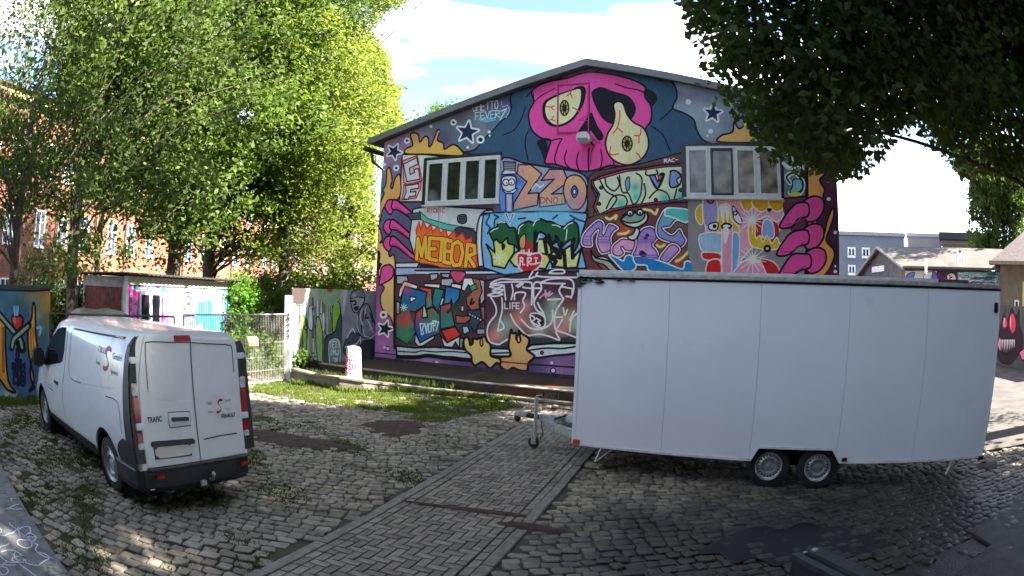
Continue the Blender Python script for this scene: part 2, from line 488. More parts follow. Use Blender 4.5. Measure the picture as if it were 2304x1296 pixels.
GLYPH = {
 'A': [[(0, 1), (.5, 0), (1, 1)], [(.22, .6), (.78, .6)]], 'B': [[(0, 1), (0, 0), (.8, .1), (.8, .4), (0, .5), (.95, .6), (.9, .95), (0, 1)]],
 'C': [[(1, .1), (.4, 0), (0, .4), (.1, .9), (1, 1)]], 'D': [[(0, 0), (.7, .1), (1, .5), (.7, .95), (0, 1), (0, 0)]],
 'E': [[(1, 0), (0, 0), (0, 1), (1, 1)], [(0, .5), (.8, .5)]], 'F': [[(1, 0), (0, 0), (0, 1)], [(0, .5), (.8, .5)]],
 'G': [[(1, .1), (.3, 0), (0, .5), (.3, 1), (1, .9), (1, .55), (.6, .55)]], 'H': [[(0, 0), (0, 1)], [(1, 0), (1, 1)], [(0, .5), (1, .5)]],
 'I': [[(.5, 0), (.5, 1)]], 'J': [[(.9, 0), (.9, .8), (.4, 1), (0, .8)]], 'K': [[(0, 0), (0, 1)], [(1, 0), (0, .55), (1, 1)]], 'L': [[(0, 0), (0, 1), (1, 1)]],
 'M': [[(0, 1), (0, 0), (.5, .6), (1, 0), (1, 1)]], 'N': [[(0, 1), (0, 0), (1, 1), (1, 0)]], 'O': [[(.3, 0), (.8, .05), (1, .5), (.7, 1), (.2, .95), (0, .5), (.3, 0)]],
 'P': [[(0, 1), (0, 0), (.9, .1), (.9, .45), (0, .55)]], 'R': [[(0, 1), (0, 0), (.9, .1), (.9, .4), (0, .5), (1, 1)]], 'S': [[(1, .05), (.2, .05), (.05, .4), (.95, .6), (.8, .95), (0, .95)]],
 'T': [[(0, 0), (1, 0)], [(.5, 0), (.5, 1)]], 'U': [[(0, 0), (.05, .9), (.5, 1), (.95, .9), (1, 0)]], 'V': [[(0, 0), (.5, 1), (1, 0)]], 'W': [[(0, 0), (.25, 1), (.5, .4), (.75, 1), (1, 0)]],
 'Y': [[(0, 0), (.5, .5), (1, 0)], [(.5, .5), (.5, 1)]], 'Z': [[(0, 0), (1, 0), (0, 1), (1, 1)]], '2': [[(0, .1), (.6, 0), (.9, .3), (0, 1), (1, 1)]], '3': [[(0, 0), (1, 0), (.4, .45), (1, .7), (.6, 1), (0, .95)]],
 '5': [[(1, 0), (.1, 0), (0, .45), (.8, .5), (.9, .8), (.5, 1), (0, .95)]], '!': [[(.5, 0), (.5, .7)], [(.5, .9), (.5, 1)]], '-': [[(.1, .5), (.9, .5)]], '.': [[(.4, .95), (.6, .95)]],
 'u': [[(0, .4), (.1, .95), (.9, .95), (1, .4)]], 'm': [[(0, 1), (0, .4), (.5, .45), (.5, 1)], [(.5, .45), (1, .5), (1, 1)]], 'b': [[(0, 0), (0, 1), (.9, .9), (.9, .5), (0, .5)]],
}

# ------------------------------------------------------------------ materials used all over
K = (16, 12, 20)
M_granite = mat('granite_cobble', (0.205, 0.175, 0.135), rough=0.75, var=0.22, scale=14, bump=0.5, bscale=60, island=0.32, dirt=((0.06, 0.053, 0.036), 1.3, 0.52))
M_paver = mat('concrete_paver', (0.185, 0.158, 0.126), rough=0.8, var=0.22, scale=9, bump=0.4, bscale=90, island=0.3, dirt=((0.065, 0.05, 0.04), 0.9, 0.54))
M_kerb = mat('kerb_concrete', (0.16, 0.145, 0.12), rough=0.85, var=0.2, scale=8, bump=0.4, bscale=70, island=0.15, dirt=((0.05, 0.06, 0.03), 2.0, 0.6))
M_white = mat('white_paint', (0.78, 0.79, 0.80), rough=0.35, var=0.03, coat=0.5)
M_black = mat('black_plastic', (0.014, 0.014, 0.017), rough=0.45, var=0.2)
M_rubber = mat('rubber', (0.013, 0.013, 0.014), rough=0.8, var=0.2, bump=0.2, bscale=120)
M_steel = mat('galvanised_steel', (0.52, 0.52, 0.51), rough=0.42, metal=0.7, var=0.15, scale=20)
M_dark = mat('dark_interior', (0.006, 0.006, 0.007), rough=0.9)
M_bark = mat('bark', (0.075, 0.06, 0.045), rough=0.95, var=0.4, scale=10, bump=1.0, bscale=25)
M_window_white = mat('white_frame', (0.66, 0.67, 0.66), rough=0.5, var=0.05, dirt=((0.4, 0.4, 0.38), 4, 0.62))
M_glass = glass_mat('window_glass', (0.012, 0.014, 0.013))
M_concrete = mat('old_concrete', (0.16, 0.145, 0.12), rough=0.92, var=0.25, scale=3, bump=0.6, bscale=40, dirt=((0.07, 0.075, 0.045), 0.9, 0.52))
M_grass = leaf_mat('grass_blades', (0.075, 0.115, 0.022), (0.18, 0.26, 0.03), 0.5)

# ------------------------------------------------------------------ ground
def region(px, py, z=0.0):
    return gnd(px, py, z)[:2]

def ground_material():
    m = mat('packed_earth', (0.048, 0.039, 0.027), rough=0.95, var=0.35, scale=2.5, bump=0.7, bscale=35, dirt=((0.035, 0.045, 0.018), 0.7, 0.5))
    return m

g = MB(); R_ = 320
for i in range(32):
    for j in range(32):
        pass
gx = np.concatenate([np.linspace(-400, -20, 8), np.linspace(-18, 18, 19), np.linspace(20, 400, 8)])
V = [(x, y, -0.03) for y in gx for x in gx]; nn = len(gx)
Fq = [(j * nn + i, j * nn + i + 1, (j + 1) * nn + i + 1, (j + 1) * nn + i) for j in range(nn - 1) for i in range(nn - 1)]
ground = np_obj('ground', V, Fq, ground_material())
kind(ground, 'structure')

# path: the strip of herringbone pavers
PTH = math.radians(0); PDIR = np.array([math.sin(0.3006), math.cos(0.3006)]); PNRM = np.array([PDIR[1], -PDIR[0]])
PO = np.array([-3.6045, 0.0]); PW = (3.6045 - 1.7791) * PDIR[1]
def pxy(u, v):            # u across from the left edge, v along
    q = PO + PNRM * u + PDIR * v
    return q
path_base = MB(); a, b, c_, d = pxy(0, 2.0), pxy(PW, 2.0), pxy(PW, 15.2), pxy(0, 15.2)
path_base.slab([a, b, c_, d], -0.0296, -0.022)
path = kind(obj('path', path_base, mat('joint_sand', (0.018, 0.016, 0.013), rough=1.0, var=0.3, scale=12)), 'structure')

def rounded_block(lx, ly, h, r, jit=0.0, dome=0.0, seed=0, n=1):
    rr = np.random.default_rng(seed)
    pts = []
    for sx, sy in ((1, 1), (-1, 1), (-1, -1), (1, -1)):
        cx, cy = sx * (lx / 2 - r), sy * (ly / 2 - r)
        a0 = {(1, 1): 0, (-1, 1): 90, (-1, -1): 180, (1, -1): 270}[(sx, sy)]
        for k in range(n + 1):
            t = math.radians(a0 + 90 * k / n)
            pts.append((cx + r * math.cos(t), cy + r * math.sin(t)))
    P = np.array(pts)
    if jit: P = P + rr.normal(0, jit, P.shape)
    m = len(P); V = []
    for s, z in ((1.0, -h), (0.99, -h * 0.2), (0.89, -0.002 if dome else 0.0)):
        V += [(x * s, y * s, z) for x, y in P]
    V = np.array(V); 
    if jit: V[2 * m:, 2] += rr.normal(0, jit * 0.3, m)
    V = np.vstack([V, [[0, 0, dome]]])
    Fs = []
    for r_ in range(2):
        for k in range(m):
            Fs.append((r_ * m + k, r_ * m + (k + 1) % m, (r_ + 1) * m + (k + 1) % m, (r_ + 1) * m + k))
    tri = [(2 * m + k, 2 * m + (k + 1) % m, 3 * m) for k in range(m)]
    return V, Fs, tri

def lay_blocks(name, meshes, places, parent, material, keep=300):
    """places: (x, y, z, rot, sx, sy, variant); the `keep` nearest become parts, the rest one stuff part"""
    places = sorted(places, key=lambda p: p[0] ** 2 + p[1] ** 2)
    q = project(np.array([p[:3] for p in places]))
    inside = (q[:, 0] > -20) & (q[:, 0] < 2324) & (q[:, 1] > 0) & (q[:, 1] < 1330)
    places = [p for p, k in zip(places, inside) if k]
    mes = []
    for V, Fs, tri in meshes:
        me = bpy.data.meshes.new(name); me.from_pydata([tuple(v) for v in V], [], Fs + tri); me.materials.append(material); mes.append(me)
    for p in places[:keep]:
        o = bpy.data.objects.new(name, mes[p[6]]); COL.objects.link(o); o.parent = parent
        o.location = p[:3]; o.rotation_euler = (RNG.normal(0, .012), RNG.normal(0, .012), p[3]); o.scale = (p[4], p[5], 1)
    VV, F4 = [], []; n = 0
    for p in places[keep:]:
        V, Fs, tri = meshes[p[6]]
        c, s = math.cos(p[3]), math.sin(p[3])
        X, Y = V[:, 0] * p[4], V[:, 1] * p[5]
        W = np.stack([X * c - Y * s + p[0], X * s + Y * c + p[1], V[:, 2] + p[2]], 1)
        VV.append(W); F4.append((np.array([f for f in Fs if f[0] < 99 or 1]), np.array(tri), n)); n += len(V)
    if VV:
        me = bpy.data.meshes.new(name + '_field')
        V = np.vstack(VV); quads = np.vstack([a + n_ for a, b, n_ in F4]); tris = np.vstack([b + n_ for a, b, n_ in F4])
        quads = np.asarray(quads); 
        T = np.vstack([quads[:, [0, 1, 2]], quads[:, [0, 2, 3]], tris])
        o = np_obj(name + '_field', V, T, material, parent); o['kind'] = 'stuff'

pv, kb = [], []
A_ = 0.105
blocksP = [rounded_block(A_ * 2 - 0.015, A_ - 0.015, 0.03, 0.007, dome=0.0005)]
KW = 0.13; SO = KW + 0.115
iu = PW - 2 * SO
rot0 = -0.3006
NCELL = int(round(iu / A_)); AU = iu / NCELL
for i in range(0, int(iu / A_) + 2):
    for j in range(18, int(15.0 / A_)):
        k = (i - j) % 4; hs_ = 1.0
        if i >= NCELL: continue
        if k == 0:
            if i == NCELL - 1: uu, hs_ = (i + .5) * AU, .5
            else: uu = (i + 1) * AU
            vv, rot = (j + .5) * A_, 0
        elif k == 3: uu, vv, rot = (i + .5) * AU, (j + 1) * A_, PI / 2
        elif k == 1 and i == 0: uu, vv, rot, hs_ = .5 * AU, (j + .5) * A_, 0, .5
        else: continue
        q = pxy(SO + uu, vv)
        z = 0.004 + 0.01 * math.sin(q[0] * 1.3) * math.sin(q[1] * 0.9) + RNG.normal(0, 0.0015)
        pv.append((q[0], q[1], z, rot0 + rot + RNG.normal(0, .008), hs_, 1, 0))
for j in range(int(2 / .21), int(15 / .21)):       # soldier rows beside the kerbs
    for uu in (KW + 0.055, PW - KW - 0.055):
        q = pxy(uu, j * .21); pv.append((q[0], q[1], 0.004 + RNG.normal(0, .002), rot0 + PI / 2, 1, 1, 0))
lay_blocks('paver', blocksP, pv, path, M_paver, 300)
kst = [rounded_block(0.985, KW - 0.006, 0.06, 0.012, dome=0.001)]
kpl = []
for j in range(2, 15):
    for uu in (KW / 2, PW - KW / 2):
        q = pxy(uu, j + 0.5 + (0.3 if uu > 1 else 0)); kpl.append((q[0], q[1], 0.012 + RNG.normal(0, .003), rot0 + PI / 2, 1, 1, 0))
lay_blocks('kerb_stone', kst, kpl, path, M_kerb, 300)

# concrete pavement in the near left corner
SA, SB = gnd(0, 1040, 0.1), gnd(160, 1296, 0.1)
sd = (SB - SA)[:2]; sd /= np.linalg.norm(sd); sn = np.array([sd[1], -sd[0]])
if sn @ np.array([-1, -1]) < 0: sn = -sn
fr_slab = Frame(SA[0], SA[1], math.atan2(sd[1], sd[0]))
sl = MB(); 
q0 = SA[:2] - sd * 6; q1 = SB[:2] + sd * 4
sl.slab([q0, q1, q1 + sn * 6, q0 + sn * 6], -0.03, 0.10)
pavement = kind(obj('pavement', sl, mat('chalky_concrete', (0.15, 0.15, 0.158), rough=0.9, var=0.35, scale=5, bump=0.8, bscale=35, dirt=((0.06, 0.065, 0.06), 5.0, 0.48)), bevel=0.012), 'structure')
scr = MB()                      # pale chalk scrawl on it
for _ in range(26):
    c0 = SA[:2] + sd * RNG.uniform(0.4, 3.6) + sn * RNG.uniform(0.12, 0.9)
    pts = []
    h = RNG.uniform(0, 6)
    for k in range(14):
        h += RNG.normal(0.35, 0.5); c0 = c0 + 0.07 * np.array([math.cos(h), math.sin(h)])
        if (c0 - SA[:2]) @ sn > 0.05: pts.append(c0.copy())
    for p_, q_ in zip(pts[:-1], pts[1:]):
        d = q_ - p_; L_ = np.linalg.norm(d) + 1e-9
        if L_ > 0.1: continue
        nrm = np.array([-d[1], d[0]]) / L_ * 0.009
        scr.add([(*(p_ - nrm), 0.1035), (*(q_ - nrm), 0.1035), (*(q_ + nrm), 0.1035), (*(p_ + nrm), 0.1035)], [(0, 1, 2, 3)])
chalk = obj('chalk_scrawl', scr, mat('chalk', (0.42, 0.45, 0.5), rough=1, var=0.2, scale=30), pavement); chalk['kind'] = 'stuff'

# asphalt road on the right
road_edge = [gnd(2150, 1021), gnd(2206, 1017), gnd(2304, 1000)]
ra, rb = road_edge[1][:2], road_edge[2][:2]
rd = (rb - ra) / np.linalg.norm(rb - ra)
rm = MB(); P0 = ra - rd * 1.2; P1 = ra + rd * 9
rm.slab([P0, P1, P1 + np.array([40, 10]), np.array([60, 70]), np.array([12.3, 70]), np.array([9.2, 14.2])], -0.028, 0.015)
M_asph = mat('worn_asphalt', (0.048, 0.041, 0.035), rough=0.95, var=0.3, scale=1.4, bump=0.5, bscale=45, dirt=((0.028, 0.025, 0.024), 0.8, 0.52))
road = kind(obj('road', rm, M_asph), 'structure')
nb_ = MB(); e0, e1 = gnd(2150, 1230)[:2], gnd(2304, 1100)[:2]
rm2 = MB(); rm2.slab([gnd(2090, 1296)[:2] * 0.9, gnd(2230, 1225)[:2], gnd(2180, 1195)[:2], gnd(2304, 1110)[:2], gnd(2304, 1110)[:2] + [8, 1], gnd(2304, 1296)[:2] + [6, -3], [3.6, 1.5]], -0.028, 0.004)
kind(obj('asphalt_patch', rm2, mat('dark_asphalt', (0.035, 0.033, 0.036), rough=0.8, var=0.35, scale=4, bump=0.7, bscale=50)), 'structure')

# dirt hollows and mounds
def ellipse_mound(name, px, py, rx, ry, h, rot, m):
    c = gnd(px, py); V = [(c[0], c[1], h)]; Fs = []
    n = 26
    for k, s in enumerate((0.35, 0.7, 1.0)):
        for i in range(n):
            t = 2 * PI * i / n; w = 1 + 0.13 * math.sin(3 * t + px) + 0.08 * math.sin(7 * t)
            x, y = rx * s * w * math.cos(t), ry * s * w * math.sin(t)
            V.append((c[0] + x * math.cos(rot) - y * math.sin(rot), c[1] + x * math.sin(rot) + y * math.cos(rot), h * (1 - s * s) + (-0.02 if s == 1 else 0) + RNG.normal(0, .002)))
    for i in range(n): Fs.append((0, 1 + i, 1 + (i + 1) % n))
    for k in range(2):
        for i in range(n):
            Fs.append((1 + k * n + i, 1 + (k + 1) * n + i, 1 + (k + 1) * n + (i + 1) % n, 1 + k * n + (i + 1) % n))
    mb = MB().add(V, Fs)
    o = obj(name, mb, m, smooth=True); kind(o, 'structure'); return c[:2], rx, ry, rot
M_soil = mat('reddish_soil', (0.042, 0.025, 0.018), rough=1.0, var=0.4, scale=8, bump=1.0, bscale=30)
MOUNDS = [ellipse_mound('dirt_patch', 660, 990, 1.25, 0.5, 0.018, -0.2, M_soil), ellipse_mound('dirt_patch', 885, 960, 0.62, 0.8, 0.018, 0.2, M_soil),
          ellipse_mound('dirt_patch', 2225, 1048, 0.35, 0.3, 0.015, 0, M_soil)]

# puddle with oily film, near right
pp = [(1640, 1200), (1672, 1186), (1720, 1178), (1760, 1186), (1810, 1170), (1850, 1180), (1900, 1178), (1925, 1195), (1975, 1192), (1990, 1210), (2020, 1216), (1970, 1232), (1975, 1250), (1900, 1246), (1860, 1262), (1800, 1250), (1750, 1268), (1700, 1250), (1650, 1262), (1620, 1240), (1570, 1240), (1600, 1218)]
P2 = smooth_line([gnd(x, y, 0.03)[:2] for x, y in pp], True, 4)
pm = MB().slab([tuple(q) for q in P2], -0.02, 0.001)
M_pud = mat('wet_surface', (0.003, 0.003, 0.003), rough=0.2, var=0.3, scale=2, bump=0.05, bscale=7, spec=0.12)
kind(obj('puddle', pm, M_pud), 'structure')
PUD = P2
ellipse_mound('dirt_patch', 1060, 1148, 1.0, 0.10, 0.016, -0.22, M_soil)
ellipse_mound('dirt_patch', 1190, 1185, 0.5, 0.13, 0.016, -0.3, M_soil)

def in_poly(P, x, y):
    ins = False; n = len(P)
    for i in range(n):
        a, b = P[i], P[(i + 1) % n]
        if (a[1] > y) != (b[1] > y) and x < a[0] + (y - a[1]) / (b[1] - a[1]) * (b[0] - a[0]): ins = not ins
    return ins

KERB_T = [(655, 832), (705, 845), (765, 852), (816, 860), (889, 868), (952, 877), (1022, 884), (1090, 891), (1156, 897), (1290, 911)]
KERB_B = [(655, 862), (705.5, 867), (764, 879), (817, 882), (889, 880), (952, 885), (1022, 889), (1090, 896), (1156, 901), (1290, 914)]
GRASS_POLY = [gnd(*q)[:2] for q in [(560, 868), (650, 856), (700, 868), (800, 884), (900, 884), (1000, 893), (1160, 903), (1180, 915), (1080, 930), (990, 950), (930, 948), (860, 925), (780, 915), (700, 905), (600, 885), (560, 880)]]
cob = []
variants = [rounded_block(0.158, 0.118, 0.045, 0.02, jit=0.0095, dome=0.006, seed=s, n=1) for s in range(9)]
y = 2.2
row = 0
while y < 16.5:
    sy = RNG.uniform(0.128, 0.152) * (1.15 if y < 7 else 1.0)
    x = -11.5 + RNG.uniform(0, .1)
    while x < 12.5:
        sx = RNG.uniform(0.125, 0.205) * (1.1 if y < 7 else 1.0)
        cx, cy = x + sx / 2, y + sy / 2 + 0.35 * math.sin(x * 0.35) + 0.05 * math.sin(x * 1.7)
        x += sx
        if math.hypot(cx, cy) < 3: continue
        rel = np.array([cx, cy]) - PO; u = rel @ PNRM
        if -0.07 < u < PW + 0.07 and rel @ PDIR < 15.2: continue
        if (np.array([cx, cy]) - SA[:2]) @ sn > -0.06: continue
        rr_ = np.array([cx, cy]) - ra
        if rr_ @ np.array([-rd[1], rd[0]]) > -0.05 and cx > 6.8 and rr_ @ rd > -1.2: continue
        skip = False
        for (mc, mx, my, mr) in MOUNDS:
            dx, dy = cx - mc[0], cy - mc[1]; ex = dx * math.cos(mr) + dy * math.sin(mr); ey = -dx * math.sin(mr) + dy * math.cos(mr)
            if (ex / mx) ** 2 + (ey / my) ** 2 < 0.5 + RNG.uniform(-.2, .35): skip = True
        if skip: continue
        if cy > 13.2 and in_poly(GRASS_POLY, cx, cy) and RNG.random() < 0.8: continue
        if cx < -4 and RNG.random() < 0.13: continue
        if cx > 2.2 and cy < 4.3 and RNG.random() < 0.8: continue
        dz = 0.010 * math.sin(cx * 2.1 + 1) * math.sin(cy * 1.7) + RNG.normal(0, .0065) - 0.006
        cob.append((cx, cy, dz, RNG.normal(0, .07) + 0.12 * math.cos(cx * .35), sx / 0.172, sy / 0.136, int(RNG.integers(0, 9))))
    y += sy
WETP = [gnd(*q)[:2] for q in [(1380, 1235), (1480, 1180), (1620, 1120), (1800, 1105), (2000, 1095), (2080, 1130), (2150, 1190), (2180, 1330), (2000, 1400), (1600, 1400), (1330, 1330)]]
wet = [c for c in cob if in_poly(WETP, c[0] + RNG.normal(0, .38), c[1] + RNG.normal(0, .3))]
def add_wet(m, cx_, cy_, rx_, ry_):
    nt = m.node_tree; N, L = nt.nodes, nt.links; b = N['Principled BSDF']
    g = N.new('ShaderNodeNewGeometry'); s_ = N.new('ShaderNodeVectorMath'); s_.operation = 'SUBTRACT'; s_.inputs[1].default_value = (cx_, cy_, 0)
    L.new(g.outputs['Position'], s_.inputs[0]); d_ = N.new('ShaderNodeVectorMath'); d_.operation = 'DIVIDE'; d_.inputs[1].default_value = (rx_, ry_, 100)
    L.new(s_.outputs[0], d_.inputs[0]); l_ = N.new('ShaderNodeVectorMath'); l_.operation = 'LENGTH'; L.new(d_.outputs[0], l_.inputs[0])
    n_ = N.new('ShaderNodeTexNoise'); n_.inputs['Scale'].default_value = 1.1; n_.inputs['Detail'].default_value = 8; L.new(g.outputs['Position'], n_.inputs['Vector'])
    a_ = N.new('ShaderNodeMath'); a_.operation = 'MULTIPLY_ADD'; a_.inputs[1].default_value = 1.3; L.new(n_.outputs['Fac'], a_.inputs[0]); L.new(l_.outputs['Value'], a_.inputs[2])
    r_ = N.new('ShaderNodeMapRange'); r_.inputs['From Min'].default_value = 1.35; r_.inputs['From Max'].default_value = 1.95; r_.inputs['To Min'].default_value = 0.92; r_.inputs['To Max'].default_value = 0.0
    L.new(a_.outputs[0], r_.inputs['Value'])
    mx = N.new('ShaderNodeMix'); mx.data_type = 'RGBA'; src = b.inputs['Base Color'].links[0].from_socket
    L.new(r_.outputs['Result'], mx.inputs['Factor']); L.new(src, mx.inputs['A']); mx.inputs['B'].default_value = (0.012, 0.010, 0.009, 1); L.new(mx.outputs['Result'], b.inputs['Base Color'])
    rr = N.new('ShaderNodeMapRange'); rr.inputs['To Min'].default_value = b.inputs['Roughness'].default_value; rr.inputs['To Max'].default_value = 0.42
    L.new(r_.outputs['Result'], rr.inputs['Value']); L.new(rr.outputs['Result'], b.inputs['Roughness'])
add_wet(M_granite, 3.7, 5.2, 3.5, 2.5); add_wet(ground.data.materials[0], 3.7, 5.2, 3.5, 2.5)
wet = []
ws_ = set(id(c) for c in wet); dry = [c for c in cob if id(c) not in ws_]
M_wet = mat('muddy_wet_cobble', (0.016, 0.014, 0.013), rough=0.5, var=0.5, scale=9, bump=0.6, bscale=40, island=0.4)
lay_blocks('cobblestone', variants, dry, ground, M_granite, 300)

# grass, moss and weeds
def noise2(x, y, s): return math.sin(x * s + 1.3) * math.cos(y * s * 1.1 - .4) + .6 * math.sin(x * s * 2.3 + y * s * 1.7)
def blades(name, pts, h, w, material, parent=None, spread=0.5):
    n = len(pts); P = np.asarray(pts, float)
    a = RNG.uniform(0, 2 * PI, n); hh = h * RNG.uniform(.4, 1.3, n); ww = w * RNG.uniform(.6, 1.4, n)
    ln = RNG.uniform(0, spread, n); b = RNG.uniform(0, 2 * PI, n)
    dx, dy = np.cos(a) * ww, np.sin(a) * ww
    tx, ty = np.cos(b) * hh * ln, np.sin(b) * hh * ln
    V = np.empty((n, 4, 3)); 
    V[:, 0] = np.stack([P[:, 0] - dx, P[:, 1] - dy, P[:, 2]], 1)
    V[:, 1] = np.stack([P[:, 0] + dx, P[:, 1] + dy, P[:, 2]], 1)
    V[:, 2] = np.stack([P[:, 0] + dx * .7 + tx * .4, P[:, 1] + dy * .7 + ty * .4, P[:, 2] + hh * .65], 1)
    V[:, 3] = np.stack([P[:, 0] + tx, P[:, 1] + ty, P[:, 2] + hh], 1)
    Fq = np.arange(n * 4).reshape(n, 4)
    o = np_obj(name, V.reshape(-1, 3), Fq, material, parent); o['kind'] = 'stuff'; return o

def scatter_poly(poly, n):
    P = np.array(poly); lo, hi = P.min(0), P.max(0); out = []
    while len(out) < n:
        x, y_ = RNG.uniform(lo[0], hi[0]), RNG.uniform(lo[1], hi[1])
        if in_poly(P, x, y_): out.append((x, y_, -0.02))
    return out
tag(blades('grass', [q_ for q_ in scatter_poly(GRASS_POLY, 30000) if noise2(q_[0], q_[1], 2.9) + RNG.normal(0, .5) > -.55], 0.062, 0.007, M_grass), 'bright strip of grass in front of the low kerb wall', 'grass')
moss = []
while len(moss) < 90000:
    x, y_ = RNG.uniform(-11, -0.8), RNG.uniform(3.5, 11.5)
    left = np.clip((-x - 1.5) / 4.5, 0, 1)
    if noise2(x, y_, 2.4) + RNG.normal(0, .35) < 1.15 - 1.5 * left: continue
    rel = np.array([x, y_]) - PO
    if rel @ PNRM > -0.03: continue
    if (np.array([x, y_]) - SA[:2]) @ sn > -0.02: continue
    moss.append((x, y_, -0.02))
M_moss = leaf_mat('moss_blades', (0.06, 0.085, 0.022), (0.12, 0.17, 0.03), 0.5)
tag(blades('weeds', moss, 0.032, 0.007, M_moss, spread=1.2), 'thin weeds and moss growing between the cobbles round the van', 'weeds')
w2 = [(*(gnd(0, 905)[:2] + (gnd(112, 900)[:2] - gnd(0, 905)[:2]) * RNG.uniform(-.3, 1.6) + RNG.normal(0, .22, 2)), -0.02) for _ in range(6000)]
tag(blades('weeds', w2, 0.16, 0.008, M_grass), 'tall grass at the foot of the blue painted board', 'grass')

# ------------------------------------------------------------------ mural building
BW, ZE, ZR, PZ, PD = 13.659, 7.2036, 8.8897, 0.2929, 2.4306
WF = Frame(-4.2269, 20.1994, -0.4414)
mural_house = thing('painted_hall', 'gabled hall whose whole front is covered by a pink skull mural and graffiti', 'building', tuple(WF.o), WF.yaw)
A = Paint(WF, 0, BW, 0, 9.0, 118, (92, 78, 110)); A.k = 1.12
T = A
# airbrushed sky ground
T.use(0, 0, 1)
for c, r, col, al in [((870, 350), 60, (172, 140, 165), .9), ((960, 280), 60, (165, 130, 150), .9), ((1060, 235), 55, (150, 110, 125), .9), ((900, 400), 50, (90, 80, 110), .6), ((1130, 215), 60, (85, 60, 95), .8),
    ((1020, 300), 45, (80, 120, 120), .7), ((1080, 300), 50, (70, 140, 140), .8), ((1120, 275), 30, (60, 150, 165), .8), ((1010, 250), 30, (190, 125, 120), .7), ((870, 430), 40, (70, 130, 140), .9), ((855, 500), 40, (90, 110, 150), .7),
    ((1060, 330), 35, (110, 140, 110), .5), ((1000, 310), 25, (80, 70, 100), .8), ((1560, 230), 70, (150, 165, 185), .95), ((1620, 210), 70, (140, 160, 180), .95), ((1500, 190), 60, (120, 120, 145), .7),
    ((1680, 260), 70, (125, 125, 145), .8), ((1600, 290), 40, (140, 165, 170), .8), ((1540, 210), 25, (60, 50, 70), .5), ((1830, 420), 60, (80, 40, 75), .8), ((1860, 560), 70, (60, 35, 60), .9),
    ((860, 700), 50, (175, 95, 150), .9), ((860, 780), 50, (180, 110, 165), .9), ((870, 640), 30, (150, 60, 110), .8), ((960, 815), 60, (165, 120, 165), .9), ((1060, 830), 50, (110, 70, 130), .8),
    ((1180, 850), 50, (65, 45, 85), .9), ((1260, 840), 40, (155, 115, 160), .9), ((855, 590), 30, (40, 30, 50), .8)]:
    T.blob(c, r, col, al)
for _ in range(60):
    x, y_ = random.uniform(860, 1150), random.uniform(250, 420); T.blob((x, y_), random.uniform(8, 26), random.choice([(175, 135, 160), (70, 60, 95), (80, 130, 135), (150, 115, 140)]), .35)
for _ in range(50):
    x, y_ = random.uniform(1500, 1720), random.uniform(170, 330); T.blob((x, y_), random.uniform(8, 26), random.choice([(175, 190, 200), (110, 110, 140), (120, 150, 160), (160, 165, 190)]), .35)
# hood round the skull
T.use(1100, 120, 3.41)
HOOD = (52, 82, 106)
hood = [(-230, 760), (-120, 745), (-20, 640), (40, 580), (95, 520), (150, 480), (170, 420), (165, 340), (200, 270), (330, 190), (560, 130), (760, 85), (960, 95), (1200, 125), (1370, 190), (1430, 260), (1440, 340), (1410, 420), (1500, 460), (1570, 510), (1595, 590), (1650, 670), (1800, 735), (1510, 765), (1300, 825), (1120, 865), (900, 870), (760, 960), (640, 890), (560, 885), (300, 845), (90, 800)]
T.poly(hood, HOOD, K, 3)
for s in ([(285, 335), (330, 290), (400, 250), (560, 190)], [(110, 625), (190, 590), (250, 500), (280, 410)], [(300, 820), (278, 700), (290, 620), (330, 570)], [(870, 120), (800, 145), (720, 150)], [(1310, 510), (1350, 480), (1410, 425)], [(1250, 560), (1330, 620), (1370, 700), (1390, 750)], [(1270, 190), (1330, 215)]):
    T.line(s, K, 2.2)
T.poly([(370, 680), (430, 660), (460, 780), (440, 850), (400, 760)], (22, 22, 36), None)
T.poly([(1195, 280), (1270, 300), (1290, 360), (1240, 400)], (26, 26, 40), None)
PK = (214, 72, 146); PKD = (168, 44, 108)
skull = [(330, 290), (430, 225), (600, 190), (760, 145), (960, 165), (1130, 215), (1205, 270), (1195, 330), (1235, 390), (1248, 440), (1240, 520), (1200, 580), (1120, 760), (1040, 860), (930, 860), (850, 885), (760, 905), (690, 900), (600, 880), (500, 850), (430, 840), (455, 740), (470, 665), (400, 650), (330, 590), (305, 500), (310, 440), (345, 370)]
T.poly(skull, PK, K, 3.2)
T.blob((700, 250), 150, (226, 96, 160), .4); T.blob((880, 700), 120, (190, 50, 120), .3)
T.line([(345, 375), (410, 320), (505, 270)], K, 2); T.line([(340, 300), (345, 380)], K, 1.8); T.line([(970, 235), (1060, 265), (1140, 280), (1190, 300)], K, 2.2); T.line([(1200, 270), (1190, 310)], K, 2)
T.line([(400, 655), (470, 668), (555, 655), (535, 700), (505, 800), (512, 850)], K, 2.4)
T.line([(597, 745), (580, 800), (590, 850), (620, 880)], K, 2.4); T.line([(685, 760), (672, 830), (690, 895)], K, 2.4); T.line([(768, 730), (762, 800), (765, 900)], K, 3); T.line([(857, 740), (868, 810), (855, 885)], K, 2.4); T.line([(935, 780), (960, 850)], K, 2)
